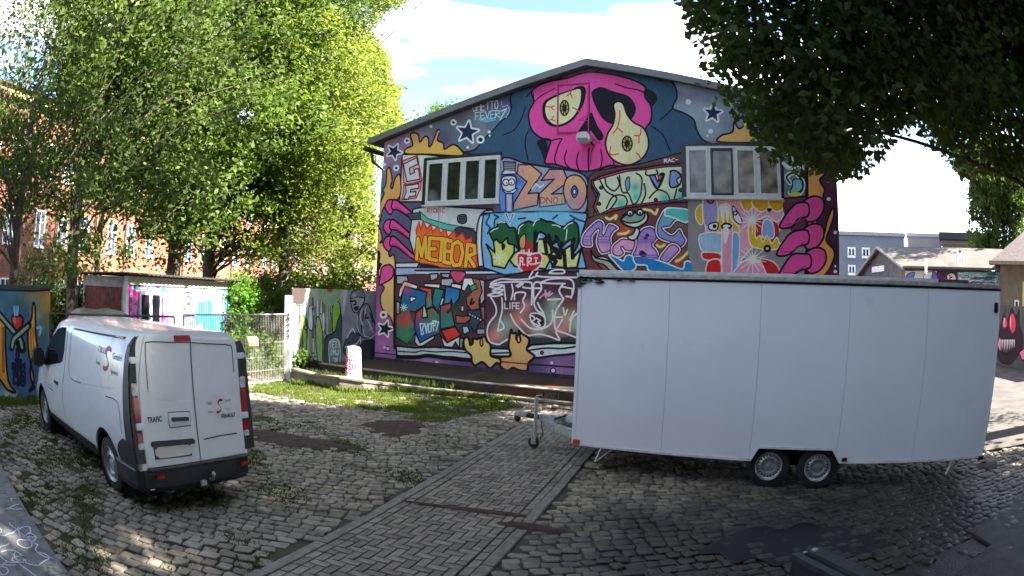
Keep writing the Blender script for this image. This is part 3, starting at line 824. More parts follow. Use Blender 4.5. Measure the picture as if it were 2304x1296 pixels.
# eye sockets
T.poly([(800, 290), (860, 265), (960, 300), (1060, 330), (1115, 400), (1110, 470), (1060, 520), (960, 540), (880, 500), (830, 420), (795, 330)], (20, 20, 32), K, 3)
T.poly([(415, 440), (430, 370), (520, 320), (620, 290), (690, 258), (735, 270), (735, 340), (700, 430), (640, 510), (560, 555), (480, 555), (430, 510)], (18, 16, 26), K, 2.4)
EYE_C = (212, 204, 158)
T.poly([(428, 450), (440, 375), (530, 322), (630, 285), (690, 270), (712, 295), (700, 400), (650, 490), (570, 545), (500, 550), (450, 510)], EYE_C, K, 2.6)
T.poly([(955, 400), (975, 373), (1010, 372), (1035, 400), (1060, 470), (1110, 530), (1180, 570), (1218, 640), (1220, 730), (1170, 810), (1080, 855), (990, 840), (920, 780), (895, 700), (910, 620), (950, 550), (965, 470)], EYE_C, K, 3)
for cx, cy, rx, ry in ((580, 420, 33, 58), (1060, 693, 38, 57)):
    el = lambda a, b: [(cx + a * math.cos(t * PI / 8), cy + b * math.sin(t * PI / 8)) for t in range(16)]
    T.poly(el(rx, ry), (176, 160, 90), K, 2.4, sm=False); T.poly(el(rx * .45, ry * .45), (40, 26, 20), K, 1.5, sm=False)
    for t in range(8):
        a_ = t * PI / 4 + .3; T.line([(cx + rx * .45 * math.cos(a_), cy + ry * .45 * math.sin(a_)), (cx + rx * math.cos(a_), cy + ry * math.sin(a_))], K, 1.8, sm=False)
RD = (206, 62, 44)
for s in ([(437, 408), (475, 412), (500, 402)], [(475, 412), (495, 432)], [(590, 332), (625, 308), (632, 285)], [(625, 308), (640, 342)], [(640, 418), (670, 430), (690, 450)], [(455, 518), (480, 508), (505, 520)], [(480, 508), (495, 482)],
          [(1003, 440), (1000, 500), (985, 570), (950, 615)], [(985, 570), (1025, 605)], [(1165, 575), (1160, 625), (1115, 632)], [(1150, 628), (1150, 685)], [(935, 715), (930, 775), (995, 772)], [(1130, 765), (1150, 780), (1165, 815)]):
    T.line(s, RD, 2)
T.poly([(780, 460), (800, 490), (830, 560), (870, 620), (868, 655), (840, 662), (800, 610), (780, 590), (740, 620), (700, 615), (690, 600), (730, 540)], (20, 16, 28), K, 2)
T.line([(765, 600), (790, 650), (850, 690)], PKD, 2.2)
# little painted loft door inside the skull: outline strokes
T.line([(528, 245), (772, 228), (770, 470), (690, 515), (765, 515)], PKD, 2.2, sm=False); T.line([(528, 245), (528, 605), (700, 608)], PKD, 2.2, sm=False)
# scene of letters: left piece, two big angular letters and a ring
T.poly([(90, 820), (300, 850), (560, 890), (680, 910), (750, 960), (765, 1060), (755, 1170), (700, 1230), (400, 1210), (180, 1240), (120, 1290), (90, 1200)], (150, 150, 175), K, 3)
T.poly([(100, 900), (240, 960), (330, 1080), (200, 1230), (140, 1290), (90, 1200)], (62, 92, 170), None)
for c in [(130, 1180), (70, 1100), (240, 1060), (600, 1000), (320, 1030)]: T.blob(c, 60, (130, 165, 215), .6)
LT, LT2 = (214, 168, 120), (196, 140, 130)
T.poly([(225, 855), (320, 855), (405, 925), (300, 1075), (380, 1070), (372, 1165), (185, 1205), (190, 1150), (290, 985), (215, 925)], LT, K, 2.6, sm=False, col2=LT2)
T.poly([(465, 890), (570, 890), (610, 985), (480, 1080), (580, 1075), (585, 1155), (390, 1180), (385, 1080), (500, 965), (400, 975)], LT2, K, 2.6, sm=False, col2=LT)
T.poly([(640, 935), (700, 945), (745, 1010), (745, 1110), (700, 1190), (635, 1195), (595, 1140), (570, 1060), (590, 970)], LT, K, 2.6, col2=LT2)
T.poly([(655, 1015), (682, 1060), (655, 1110), (630, 1060)], (70, 100, 190), K, 2); T.poly([(655, 1040), (668, 1060), (655, 1085), (643, 1060)], (225, 225, 235), K, 1.5)
for c in [(250, 900), (500, 930), (700, 1140), (620, 1160)]: T.blob(c, 40, (186, 120, 160), .45)
T.text('DNO!', 395, 1105, 45, (190, 40, 50), 1.8, w=38)
T.line([(330, 1040), (360, 1000), (390, 1030), (420, 1010)], (230, 240, 250), 2.2, sm=False)
# screw figure with a top hat
T.poly([(110, 830), (205, 835), (200, 905), (215, 925), (95, 930), (115, 900)], (196, 198, 205), K, 2.2, sm=False)
for k in range(5): T.line([(115, 842 + k * 13), (200, 845 + k * 13)], K, 2, sm=False)
T.poly([(105, 950), (200, 945), (205, 1020), (185, 1070), (130, 1075), (100, 1020)], (200, 205, 215), K, 2.4)
T.disc((130, 990), 24, (240, 240, 240), K, 2); T.disc((175, 988), 24, (240, 240, 240), K, 2); T.disc((136, 994), 6, K); T.disc((172, 994), 6, K)
T.poly([(105, 1040), (150, 1062), (215, 1035), (190, 1072), (135, 1078)], (235, 235, 235), K, 2)
T.poly([(128, 1075), (182, 1075), (178, 1230), (158, 1290), (130, 1220)], (176, 178, 196), (32, 44, 110), 3, sm=False)
# right piece: pale letters on a mint and cream ground
T.poly([(765, 960), (900, 890), (1150, 850), (1340, 800), (1510, 765), (1512, 900), (1300, 900), (1000, 900), (880, 940), (790, 990), (790, 1040), (820, 1110), (800, 1250), (765, 1300)], (96, 66, 66), K, 2)
for k in range(9):
    for j in range(24): T.line([(800 + j * 30 + (k % 2) * 15, 930 + k * 9 - j * 5), (822 + j * 30 + (k % 2) * 15, 927 + k * 9 - j * 5)], (48, 34, 36), 1, sm=False)
T.text('RAC-4C', 1345, 812, 26, (232, 210, 215), 1.5, w=22, rise=-.1)
T.poly([(785, 975), (880, 935), (1040, 890), (1180, 880), (1340, 855), (1520, 850), (1530, 1110), (1480, 1130), (1300, 1155), (1100, 1180), (950, 1210), (840, 1255), (800, 1180), (835, 1080), (790, 1020)], (196, 66, 92), K, 3, sm=False)
T.poly([(800, 980), (900, 950), (1060, 905), (1200, 892), (1360, 870), (1510, 865), (1512, 1100), (1440, 1120), (1290, 1140), (1090, 1165), (930, 1195), (848, 1235), (820, 1180), (850, 1080), (810, 1020)], (196, 204, 170), K, 2, sm=False)
for s in ([(850, 970), (900, 1060), (980, 1110), (930, 1195)], [(890, 960), (905, 1020), (960, 1055), (1000, 1010), (985, 950)], [(1000, 940), (1020, 1060), (1070, 1075), (1110, 1160), (1160, 1090), (1172, 960), (1130, 920)], [(1205, 900), (1210, 935), (1290, 925), (1285, 895)],
          [(1190, 1000), (1200, 1080), (1170, 1150)], [(1230, 940), (1290, 1040), (1345, 930), (1310, 930), (1295, 990), (1270, 935), (1230, 940)], [(1390, 905), (1430, 900), (1475, 940), (1460, 1010), (1400, 1030), (1385, 990), (1400, 940), (1390, 905)], [(1230, 1110), (1290, 1050), (1360, 1070), (1390, 1130)], [(1440, 1040), (1420, 1120)], [(900, 1190), (950, 1100), (1030, 1090), (1060, 1130), (1050, 1170)]):
    T.line(s, K, 2.6)
T.poly([(1230, 940), (1290, 1040), (1345, 930), (1310, 930), (1295, 990), (1270, 935)], (130, 132, 196), K, 2, sm=False)
T.poly([(1395, 910), (1430, 903), (1470, 940), (1440, 970), (1450, 1010), (1400, 1028), (1385, 990)], (120, 140, 190), K, 2)
T.poly([(1295, 935), (1335, 935), (1310, 985)], (196, 80, 100), K, 1.6, sm=False)
T.poly([(1055, 960), (1075, 950), (1080, 1020), (1060, 1060), (1045, 1000)], (120, 140, 190), K, 1.6)
for c in [(1120, 1030), (1130, 1100), (1350, 1110), (1470, 1100), (1010, 1150)]: T.blob(c, 26, (70, 180, 160), .9)
for c in [(1280, 1125), (845, 1155), (1470, 1050), (860, 1030)]: T.disc(c, 13, (34, 66, 60), K, 1.5)
# --- left side column: hands, flames and the GF board
T.use(820, 120, 3.41)
FL, FL2 = (236, 158, 92), (222, 128, 72)
T.poly([(318, 770), (322, 730), (370, 705), (355, 640), (362, 612), (410, 620), (425, 680), (460, 640), (490, 650), (495, 715), (520, 690), (560, 590), (575, 610), (560, 665), (605, 690), (615, 735), (680, 700), (730, 730), (745, 785), (500, 775)], FL, K, 3.2, col2=(240, 178, 80))
T.poly([(290, 775), (470, 775), (660, 800), (660, 1140), (270, 1140)], (205, 205, 196), K, 3.5, sm=False)
T.poly([(295, 825), (405, 785), (440, 975), (330, 1010), (300, 990)], (232, 165, 175), (170, 36, 66), 3, sm=False)
T.poly([(300, 850), (400, 800), (412, 850), (345, 880), (350, 930), (385, 915), (380, 890), (415, 885), (425, 965), (325, 985)], (200, 202, 205), K, 2.4, sm=False)
T.poly([(300, 1010), (435, 985), (430, 1040), (395, 1110), (285, 1125), (300, 1060)], (232, 165, 175), (170, 36, 66), 3, sm=False)
T.poly([(315, 1015), (415, 1000), (418, 1035), (355, 1045), (352, 1065), (395, 1060), (390, 1095), (345, 1100), (335, 1120), (300, 1118), (320, 1060)], (200, 202, 205), K, 2.4, sm=False)
def star(c, r, rot=0.0, fill=(28, 44, 72)):
    pts = [(c[0] + (r if k % 2 == 0 else r * .42) * math.sin(rot + k * PI / 5), c[1] - (r if k % 2 == 0 else r * .42) * math.cos(rot + k * PI / 5)) for k in range(10)]
    T.line(pts, (222, 226, 240), 7, sm=False, closed=True); T.poly(pts, fill, None, sm=False)
star((228, 755), 60, .45); star((790, 605), 85, .15)
for c, r in [((326, 670), 17), ((683, 530), 17), ((890, 662), 24), ((243, 880), 17)]: T.disc(c, r, (24, 30, 50), (225, 225, 240), 4)
for c, r in [((510, 560), 12), ((153, 852), 14), ((957, 603), 12), ((792, 722), 11), ((150, 890), 8), ((960, 630), 8), ((570, 600), 7)]: T.disc(c, r, (225, 220, 235))
T.text('GHETTO', 830, 385, 62, (240, 208, 214), 1.8, w=27, rise=-.12, gap=.25); T.text('FEVER', 850, 455, 55, (190, 225, 235), 1.8, w=30, rise=-.1, gap=.3)
T.line([(1045, 445), (1088, 425), (1040, 510)], (230, 220, 240), 2, sm=False); T.line([(1050, 370), (1060, 410), (1095, 400), (1110, 440), (1085, 495)], (150, 170, 220), 2)
for k in range(4): T.line([(870 + 20 * k, 510 + k * 6), (930 + 25 * k, 490 + k * 6)], (90, 190, 200), 2.4)
T.poly([(172, 900), (195, 880), (212, 970), (200, 1020), (215, 1035), (235, 960), (272, 935), (270, 1100), (150, 1180), (120, 1290), (110, 1180), (150, 1080), (140, 1050), (165, 1000)], FL, K, 3)
T.use(840, 440, 3.086)
T.poly([(20, 250), (45, 230), (60, 300), (45, 330), (95, 320), (110, 420), (150, 450), (150, 900), (120, 850), (60, 780), (50, 700), (75, 640), (45, 600), (30, 460), (45, 430), (15, 350)], (226, 178, 112), K, 3, col2=(226, 178, 112))
T.poly([(25, 450), (10, 420), (30, 380), (50, 400), (45, 460), (60, 480), (20, 540)], (24, 20, 30), None)
def finger(base, tip, w=46):
    (bx, by), (tx, ty) = base, tip
    T.poly([(bx - w * .9, by + 8), (bx - w * .5, by - w * .75), (bx + w * .2, by - w * .7), (bx + w * .1, by + w * .6), (bx - w * .3, by + w)], PK, K, 3)
    T.poly([(bx - w * .05, by - w * .2), (bx + w * .4, by - w * .85), (tx - w * .9, ty - w * 1.0), (tx + 8, ty - 4), (tx - w * .2, ty + 14), (bx + w * .9, by + w * .55), (bx + w * .05, by + w * .35)], PK, K, 3.4)
    T.line([(bx + 12, by + w * .1), (bx + w * .9, by + w * .3), (tx - w * .6, ty - 6)], PKD, 2)
for b_, t_ in (((130, 75), (308, 165)), ((118, 215), (312, 325)), ((118, 330), (296, 435))): finger(b_, t_, 56)
T.poly([(60, 500), (110, 480), (140, 510), (130, 570), (70, 610), (40, 618), (48, 560)], PK, K, 3.2)
T.disc((70, 828), 19, (30, 20, 40), (230, 220, 235), 5)
star((83, 925), 55, .3, (24, 20, 40))
for c, r in [((100, 1062), 15), ((78, 1055), 8), ((440, 1160), 12), ((1238, 1162), 11), ((1248, 1215), 18)]: T.disc(c, r, (226, 200, 226), (60, 30, 70) if r > 14 else None, 2)
T.line([(0, 1090), (165, 1105)], K, 2, sm=False); T.line([(885, 1155), (1420, 1195)], (40, 24, 50), 3, sm=False)
# train with fiery letters
T.poly([(275, 95), (390, 70), (830, 95), (835, 480), (700, 500), (300, 470), (250, 300)], (196, 200, 202), K, 3, sm=False)
T.poly([(320, 108), (380, 160), (520, 200), (700, 230), (700, 275), (480, 235), (330, 170)], (88, 176, 162), K, 1.6, sm=False)
T.poly([(590, 140), (640, 135), (645, 180), (620, 195), (588, 180)], (90, 95, 100), K, 2.5)
for k in range(4): T.line([(596, 147 + k * 11), (638, 145 + k * 11)], K, 1.6, sm=False)
T.poly([(235, 125), (325, 118), (330, 165), (260, 170)], (70, 75, 85), K, 2, sm=False)
T.text('RICKIC', 375, 88, 30, (206, 60, 70), 1.4, w=16)
T.poly([(575, 225), (700, 245), (705, 330), (580, 300)], (60, 62, 72), K, 2)
T.poly([(765, 205), (790, 200), (805, 230), (790, 300), (770, 350), (780, 440), (760, 445), (755, 300)], (104, 108, 120), K, 2)
T.line([(730, 500), (715, 300), (730, 170), (770, 110), (830, 100)], K, 3)
T.line([(740, 480), (738, 300), (745, 180), (780, 120)], (235, 238, 240), 3)
fl = [(300, 460), (285, 380), (310, 330), (295, 240), (318, 180), (330, 240), (345, 170), (370, 230), (400, 200), (410, 250), (450, 215), (465, 260), (500, 235), (520, 290), (560, 240), (575, 290), (620, 260), (640, 310), (680, 290), (690, 350), (715, 380), (718, 500), (640, 510), (500, 515), (380, 470)]
T.poly(fl, (226, 84, 44), (196, 40, 30), 2.4, sm=False, col2=(240, 120, 40))
T.poly([(x * .97 + 14, y_ * .86 + 70) for x, y_ in fl], (238, 110, 44), None, sm=False)
mt = [[(300, 440), (310, 300), (335, 420), (360, 290), (368, 430)], [(440, 300), (390, 295), (388, 440), (440, 450)], [(390, 370), (430, 370)], [(445, 300), (510, 305)], [(478, 300), (465, 450)], [(540, 315), (500, 310), (490, 460), (530, 470)], [(495, 385), (528, 388)], [(585, 320), (550, 340), (540, 440), (560, 485), (600, 480), (620, 400), (610, 340), (585, 320)], [(640, 490), (655, 340), (700, 350), (705, 400), (655, 420), (700, 490)]]
for s in mt: T.line(s, (150, 30, 24), 11, sm=False)
for s in mt: T.line(s, (250, 176, 60), 7, sm=False)
T.poly([(300, 465), (420, 480), (530, 520), (720, 515), (740, 500), (700, 520), (500, 530), (320, 490)], (26, 26, 34), None, sm=False)
T.line([(290, 540), (288, 1160)], (40, 30, 44), 1.6, sm=False); T.line([(888, 700), (884, 1200)], (40, 30, 44), 1.6, sm=False); T.line([(455, 70), (455, 250)], (120, 120, 124), 1.4, sm=False)
# wheels and track row
T.poly([(155, 470), (320, 465), (300, 505), (155, 500)], (196, 200, 205), K, 2.4, sm=False)
T.poly([(155, 500), (300, 500), (780, 510), (900, 515), (905, 545), (290, 555), (155, 560)], (150, 165, 200), K, 2.6, sm=False)
T.line([(290, 520), (900, 520)], K, 3, sm=False); T.line([(300, 538), (890, 535)], (220, 220, 225), 2, sm=False)
# lower left piece on dark brown
T.use(860, 600, 5.892)
T.poly([(180, 110), (500, 90), (900, 110), (1380, 100), (1420, 500), (1300, 900), (1200, 1080), (170, 1040)], (76, 48, 56), None, sm=False)
for P_ in ([(190, 120), (330, 120), (345, 190), (280, 230), (190, 230)], [(630, 95), (740, 90), (730, 160), (640, 190)], [(780, 160), (930, 150), (950, 210), (900, 260), (780, 250)], [(770, 90), (905, 90), (880, 150), (800, 140)], [(1290, 160), (1360, 190), (1370, 420), (1300, 520), (1290, 300)], [(185, 450), (235, 480), (230, 640), (185, 620)]):
    T.poly(P_, (168, 168, 172), K, 3, sm=False)
T.poly([(905, 60), (1090, 70), (1080, 160), (1000, 220), (940, 170)], (196, 70, 112), K, 2.4)
T.poly([(290, 190), (470, 250), (460, 300), (300, 265), (240, 410), (215, 390), (230, 300)], (226, 224, 216), K, 2.6, sm=False)
T.poly([(560, 225), (770, 230), (760, 290), (550, 260)], (226, 224, 216), K, 2.6, sm=False); T.poly([(920, 220), (1050, 240), (1050, 300), (910, 280)], (226, 224, 216), K, 2.6, sm=False)
def shade(P_, a, b, c=None, cc=None):
    T.poly(P_, a, None, sm=False, col2=b)
    if c is not None: T.blob(cc, 120, c, .8)
    T.line(P_ + [P_[0]], K, 3, sm=False)
RED, GR, BL = (206, 62, 52), (40, 136, 100), (32, 86, 158)
shade([(300, 260), (595, 340), (575, 510), (430, 600), (370, 590), (420, 740), (450, 860), (330, 1030), (180, 930), (185, 640), (240, 620), (250, 430)], BL, GR)
T.blob((300, 720), 130, RED, .95); T.blob((330, 900), 110, (60, 136, 84), .85); T.blob((320, 300), 70, (190, 70, 80), .8)
T.poly([(370, 400), (445, 405), (440, 435), (370, 475)], (222, 228, 230), K, 2.4, sm=False)
shade([(500, 265), (655, 290), (660, 440), (690, 520), (580, 560), (575, 430), (595, 340), (500, 310)], RED, (70, 140, 100))
shade([(700, 280), (820, 310), (760, 520), (740, 590), (665, 500), (670, 380)], GR, BL)
shade([(840, 255), (1035, 300), (1020, 420), (935, 520), (915, 430), (900, 480), (815, 500)], BL, (60, 140, 170))
T.poly([(535, 525), (560, 520), (595, 640), (590, 670), (530, 680)], (222, 222, 214), K, 2.4, sm=False); T.poly([(790, 400), (820, 430), (760, 590), (745, 580)], (222, 222, 214), K, 2.4, sm=False)
shade([(540, 530), (530, 680), (600, 670), (590, 570), (670, 535), (770, 640), (765, 880), (500, 1010), (430, 830), (440, 620)], RED, BL, GR, (680, 700))
T.blob((520, 880), 110, BL, .8)
shade([(775, 520), (905, 480), (930, 620), (965, 790), (770, 830), (765, 640)], RED, BL, GR, (860, 730))
shade([(780, 845), (970, 795), (1040, 910), (860, 1010)], RED, (196, 52, 44))
T.poly([(770, 910), (860, 1010), (1030, 920), (1020, 1080), (970, 1000), (930, 1070), (820, 1060)], (206, 206, 200), K, 2.6, sm=False)
T.poly([(440, 880), (500, 1010), (690, 910), (690, 950), (540, 1050), (480, 1060), (430, 1000)], (206, 206, 200), K, 2.6, sm=False)
for s in ([(500, 755), (520, 900), (550, 890), (530, 830), (560, 760), (500, 755)], [(565, 750), (585, 880), (600, 760)], [(610, 750), (615, 870), (640, 860)], [(650, 740), (650, 850)], [(630, 760), (680, 750)], [(680, 850), (670, 720), (710, 720), (700, 780), (680, 785)], [(700, 730), (745, 735), (715, 850)]):
    T.line(s, (190, 225, 245), 2.6, sm=False)
for t in range(4): a_ = t * PI / 4; T.line([(285 - 45 * math.cos(a_), 540 - 45 * math.sin(a_)), (285 + 45 * math.cos(a_), 540 + 45 * math.sin(a_))], (170, 230, 215), 2, sm=False)
# seated figure made of blocks, brown and blue
BR = (160, 94, 76)
T.poly([(1080, 150), (1200, 150), (1260, 170), (1320, 270), (1240, 310), (1140, 240), (1090, 330), (1050, 300)], (222, 224, 226), K, 2.4, sm=False)
T.poly([(1190, 150), (1290, 170), (1325, 330), (1280, 440), (1290, 560), (1180, 580), (1120, 500), (1110, 400), (1180, 340), (1220, 230)], BR, K, 2.6, sm=False)
T.poly([(1155, 265), (1240, 225), (1260, 290), (1180, 330)], (60, 150, 100), K, 2, sm=False)
T.line([(1190, 430), (1170, 500), (1215, 470)], K, 4); T.line([(870, 600), (1150, 360)], (20, 60, 58), 7, sm=False)
T.poly([(1120, 580), (1300, 570), (1310, 700), (1260, 800), (1220, 870), (1150, 760)], (48, 66, 84), K, 2.6, sm=False)
T.poly([(1310, 540), (1380, 560), (1380, 680), (1330, 700)], BR, K, 2.4)
T.poly([(975, 640), (1060, 660), (1160, 650), (1170, 700), (1100, 750), (980, 750)], BR, K, 2.4, sm=False)
T.poly([(1060, 790), (1130, 790), (1160, 860), (1080, 900)], (150, 190, 216), K, 2.4, sm=False); T.poly([(1250, 830), (1350, 820), (1370, 890), (1260, 900)], (150, 160, 180), K, 2.4, sm=False)
for k in range(5): T.poly([(1150 + k * 35, 610 + k * 18), (1178 + k * 35, 622 + k * 18), (1172 + k * 35, 655 + k * 18), (1145 + k * 35, 640 + k * 18)], (216, 222, 226), K, 1.6, sm=False)
T.poly([(1045, 520), (1080, 520), (1080, 590), (1045, 590)], (220, 226, 230), K, 2, sm=False)
T.poly([(1025, 950), (1160, 950), (1165, 1080), (1025, 1080)], (130, 150, 140), K, 2.6, sm=False); T.poly([(1065, 1010), (1150, 1010), (1150, 1070), (1065, 1070)], (60, 130, 100), K, 2, sm=False)
# white drips frieze
T.poly([(180, 1050), (430, 1075), (700, 1065), (1030, 1090), (1230, 1120), (1245, 1170), (1160, 1235), (950, 1200), (700, 1190), (430, 1195), (200, 1200)], (196, 204, 206), K, 4, sm=False)
T.line([(210, 1120), (430, 1135), (520, 1115), (700, 1130), (900, 1125), (1110, 1140)], K, 2.4); T.line([(200, 1195), (450, 1200), (600, 1180), (800, 1205), (1000, 1225), (1190, 1240)], K, 8)
T.line([(165, 40), (160, 1080)], K, 5, sm=False)
# --- middle: bush letters
T.use(1080, 480, 7.2)
T.poly([(60, 0), (500, -20), (1400, -30), (1730, 0), (1720, 890), (1300, 900), (900, 940), (400, 1000), (60, 880), (20, 500), (30, 200)], (120, 172, 208), K, 3, sm=False)
for c, r in [((1300, 60), 200, ), ((1000, 40), 160), ((200, 100), 90), ((600, 60), 120)]: T.blob(c, r, (110, 190, 212), .7)
for s in ([(20, 30), (150, 20), (100, 160), (160, 230), (120, 330)], [(230, 30), (300, 60), (240, 100), (230, 210)], [(620, 90), (730, 75)], [(1460, 30), (1560, 90), (1700, 140)], [(1520, 100), (1400, 170)], [(1180, 90), (1250, 30)]):
    T.line(s, (26, 50, 110), 3.2)
T.poly([(400, 0), (480, 180), (560, 0), (520, 0), (480, 120), (440, 0)], (40, 60, 150), (190, 210, 240), 2, sm=False)
YG, DG = (196, 202, 112), (28, 88, 52)
T.poly([(215, 430), (330, 340), (470, 400), (555, 520), (550, 640), (470, 760), (400, 890), (200, 850), (190, 700), (100, 500), (240, 640)], YG, K, 3.4, sm=False)
T.poly([(480, 760), (560, 640), (640, 600), (700, 300), (760, 260), (900, 330), (900, 640), (1080, 660), (1060, 420), (1140, 540), (1160, 700), (1060, 900), (560, 860)], YG, K, 3.4, sm=False)
T.poly([(930, 420), (1040, 420), (1070, 660), (920, 640)], (200, 206, 150), K, 3, sm=False)
T.poly([(1110, 690), (1240, 570), (1300, 720), (1340, 600), (1500, 500), (1520, 700), (1640, 570), (1570, 880), (1400, 890), (1180, 860)], (206, 210, 140), K, 4, sm=False)
T.poly([(160, 330), (180, 260), (270, 220), (290, 160), (400, 150), (470, 230), (570, 250), (610, 480), (640, 600), (560, 520), (450, 480), (440, 400), (340, 480), (260, 420), (220, 450)], DG, K, 3.4)
T.poly([(620, 240), (700, 160), (800, 130), (880, 160), (960, 90), (1080, 130), (1160, 140), (1300, 210), (1400, 200), (1500, 140), (1580, 200), (1600, 420), (1560, 560), (1500, 620), (1480, 440), (1400, 470), (1300, 560), (1230, 420), (1150, 520), (1060, 350), (940, 320), (900, 560), (830, 570), (770, 560), (700, 400), (620, 500)], DG, K, 3.6)
T.poly([(760, 150), (860, 160), (880, 560), (760, 560)], (40, 100, 62), None, sm=False)
T.poly([(740, 430), (860, 520), (870, 640), (730, 640)], (176, 40, 46), None)
T.poly([(640, 420), (720, 330), (740, 420), (720, 560), (650, 560)], (206, 150, 100), K, 2)
for s in ([(1080, 650), (1040, 420), (1110, 360), (1150, 500), (1260, 430), (1230, 380)], [(1360, 600), (1380, 900)], [(1320, 480), (1300, 620), (1180, 560), (1300, 720), (1120, 690), (1230, 780), (1180, 860)], [(1500, 720), (1490, 540), (1520, 420)], [(890, 640), (890, 300)]): T.line(s, K, 7, sm=False)
for s in ([(170, 300), (230, 260), (290, 240)], [(290, 160), (340, 140), (400, 150)], [(1170, 190), (1240, 195), (1300, 225)], [(1360, 250), (1430, 180), (1500, 150)], [(620, 330), (640, 230), (700, 180)], [(920, 460), (960, 360)], [(1410, 260), (1390, 430)], [(860, 200), (900, 130), (960, 90)]): T.line(s, (226, 236, 226), 2)
T.poly([(345, 500), (400, 490), (405, 560), (360, 600)], K, None)
for t in range(4): a_ = t * PI / 4 + .1; T.line([(320 - 110 * math.cos(a_), 720 - 110 * math.sin(a_)), (320 + 110 * math.cos(a_), 720 + 110 * math.sin(a_))], (226, 230, 190), 1.8, sm=False)
T.poly([(600, 680), (640, 640), (720, 650), (760, 640), (830, 660), (880, 650), (960, 640), (1005, 690), (1000, 780), (940, 880), (770, 990), (650, 900), (600, 800)], (192, 26, 46), (238, 196, 196), 3.4)
for s in ([(645, 850), (650, 720), (690, 720), (690, 830), (720, 830)], [(650, 775), (690, 775)], [(770, 850), (770, 720), (830, 725), (825, 770), (775, 775), (820, 830), (850, 820)], [(880, 720), (930, 725)], [(905, 722), (905, 820), (870, 820), (960, 800)], [(750, 640), (775, 680)], [(790, 590), (795, 680)], [(830, 640), (815, 685)]): T.line(s, (240, 206, 206), 3, sm=False)
# --- lower middle: white outline letters
T.use(1080, 600, 5.4)
T.poly([(55, 170), (280, 130), (560, 60), (1220, 60), (1225, 1000), (600, 1000), (60, 880)], (66, 44, 56), K, 3, sm=False)
for c, r, col in [((220, 820), 120, (206, 150, 130)), ((330, 720), 120, (130, 170, 150)), ((480, 640), 110, (216, 130, 110)), ((700, 760), 110, (200, 186, 150)), ((880, 600), 130, (140, 180, 150)), ((1100, 640), 120, (196, 170, 120)), ((1180, 700), 80, (140, 190, 150)), ((980, 760), 90, (216, 130, 120)), ((560, 480), 70, (206, 140, 130)), ((150, 860), 60, (226, 120, 120)), ((900, 440), 70, (150, 180, 160)), ((1060, 420), 70, (120, 60, 50))]: T.blob(c, r, col, .85)
T.poly([(120, 920), (250, 940), (600, 850), (900, 880), (1100, 850), (1220, 880), (1220, 960), (900, 950), (600, 1000), (100, 990)], (50, 60, 62), None, sm=False)
WH = (226, 212, 222)
for s in ([(600, 150), (420, 158), (260, 150), (150, 190), (135, 215), (260, 190), (480, 185), (600, 190), (630, 230), (625, 460)], [(120, 240), (200, 225), (280, 230), (200, 262), (120, 245)], [(150, 290), (220, 275), (285, 285), (210, 310), (150, 292)], [(95, 345), (180, 320), (275, 335), (180, 360), (95, 348)],
          [(130, 370), (190, 480), (190, 580), (110, 690), (85, 800), (120, 910), (220, 945), (270, 920), (370, 860)], [(265, 380), (270, 520), (240, 650), (215, 780)], [(215, 780), (290, 740), (240, 640)], [(290, 225), (310, 400)], [(385, 215), (400, 300), (380, 400)], [(420, 400), (430, 320), (550, 320), (520, 410), (540, 480), (490, 560)], [(440, 235), (500, 200), (520, 210), (460, 250)],
          [(520, 250), (600, 262), (745, 262)], [(655, 440), (650, 220), (720, 190), (745, 270), (680, 370), (655, 450), (700, 540), (780, 590), (790, 730)], [(740, 190), (860, 150), (1060, 145), (1130, 190), (1135, 290), (1105, 380)], [(1030, 205), (900, 205), (745, 195)], [(1010, 215), (960, 290), (1000, 370), (1010, 400), (930, 520), (905, 620), (910, 760)], [(980, 240), (1130, 270)], [(1045, 360), (1110, 360), (1120, 290)],
          [(820, 400), (980, 395)], [(370, 580), (420, 680), (520, 790), (580, 835), (720, 820), (850, 850), (965, 890), (930, 780), (1190, 870)], [(500, 640), (600, 740), (720, 760), (830, 720), (880, 640), (880, 530)], [(700, 440), (730, 500), (770, 560)], [(700, 70), (720, 120), (1190, 130)], [(840, 75), (900, 40), (1010, 40), (1010, 80), (840, 80)], [(640, 60), (600, 140), (700, 110)], [(1010, 500), (1030, 590), (1060, 520)], [(930, 760), (1000, 640)], [(1090, 790), (1110, 640), (1190, 560)], [(920, 615), (1000, 610)], [(1090, 650), (1140, 540)]):
    T.line(s, WH, 3.2)
T.poly([(610, 580), (700, 570), (780, 620), (780, 720), (700, 735), (630, 680)], (56, 30, 40), (225, 215, 225), 2.6)
T.text('23', 625, 590, 80, (235, 235, 235), 3, w=46, rise=.6)
T.text('LIFE', 300, 440, 70, (226, 226, 226), 2, w=36)
for s in ([(725, 380), (780, 330), (800, 370), (790, 290), (820, 350), (850, 300), (830, 360), (880, 320)],): T.line(s, (214, 150, 170), 3, sm=False)
T.poly([(565, 990), (620, 950), (900, 930), (1190, 930), (1190, 1050), (1050, 1070), (900, 1080), (700, 1110), (560, 1090)], (206, 210, 210), K, 4, sm=False); T.line([(570, 1020), (800, 990), (1000, 995), (1190, 965)], K, 3)
T.poly([(120, 990), (370, 1000), (360, 1100), (130, 1080)], (206, 210, 210), K, 3.6, sm=False); T.line([(140, 1055), (360, 1045)], K, 3)
for c in [(752, 1045)]: T.disc(c, 18, (190, 60, 80), K, 2)
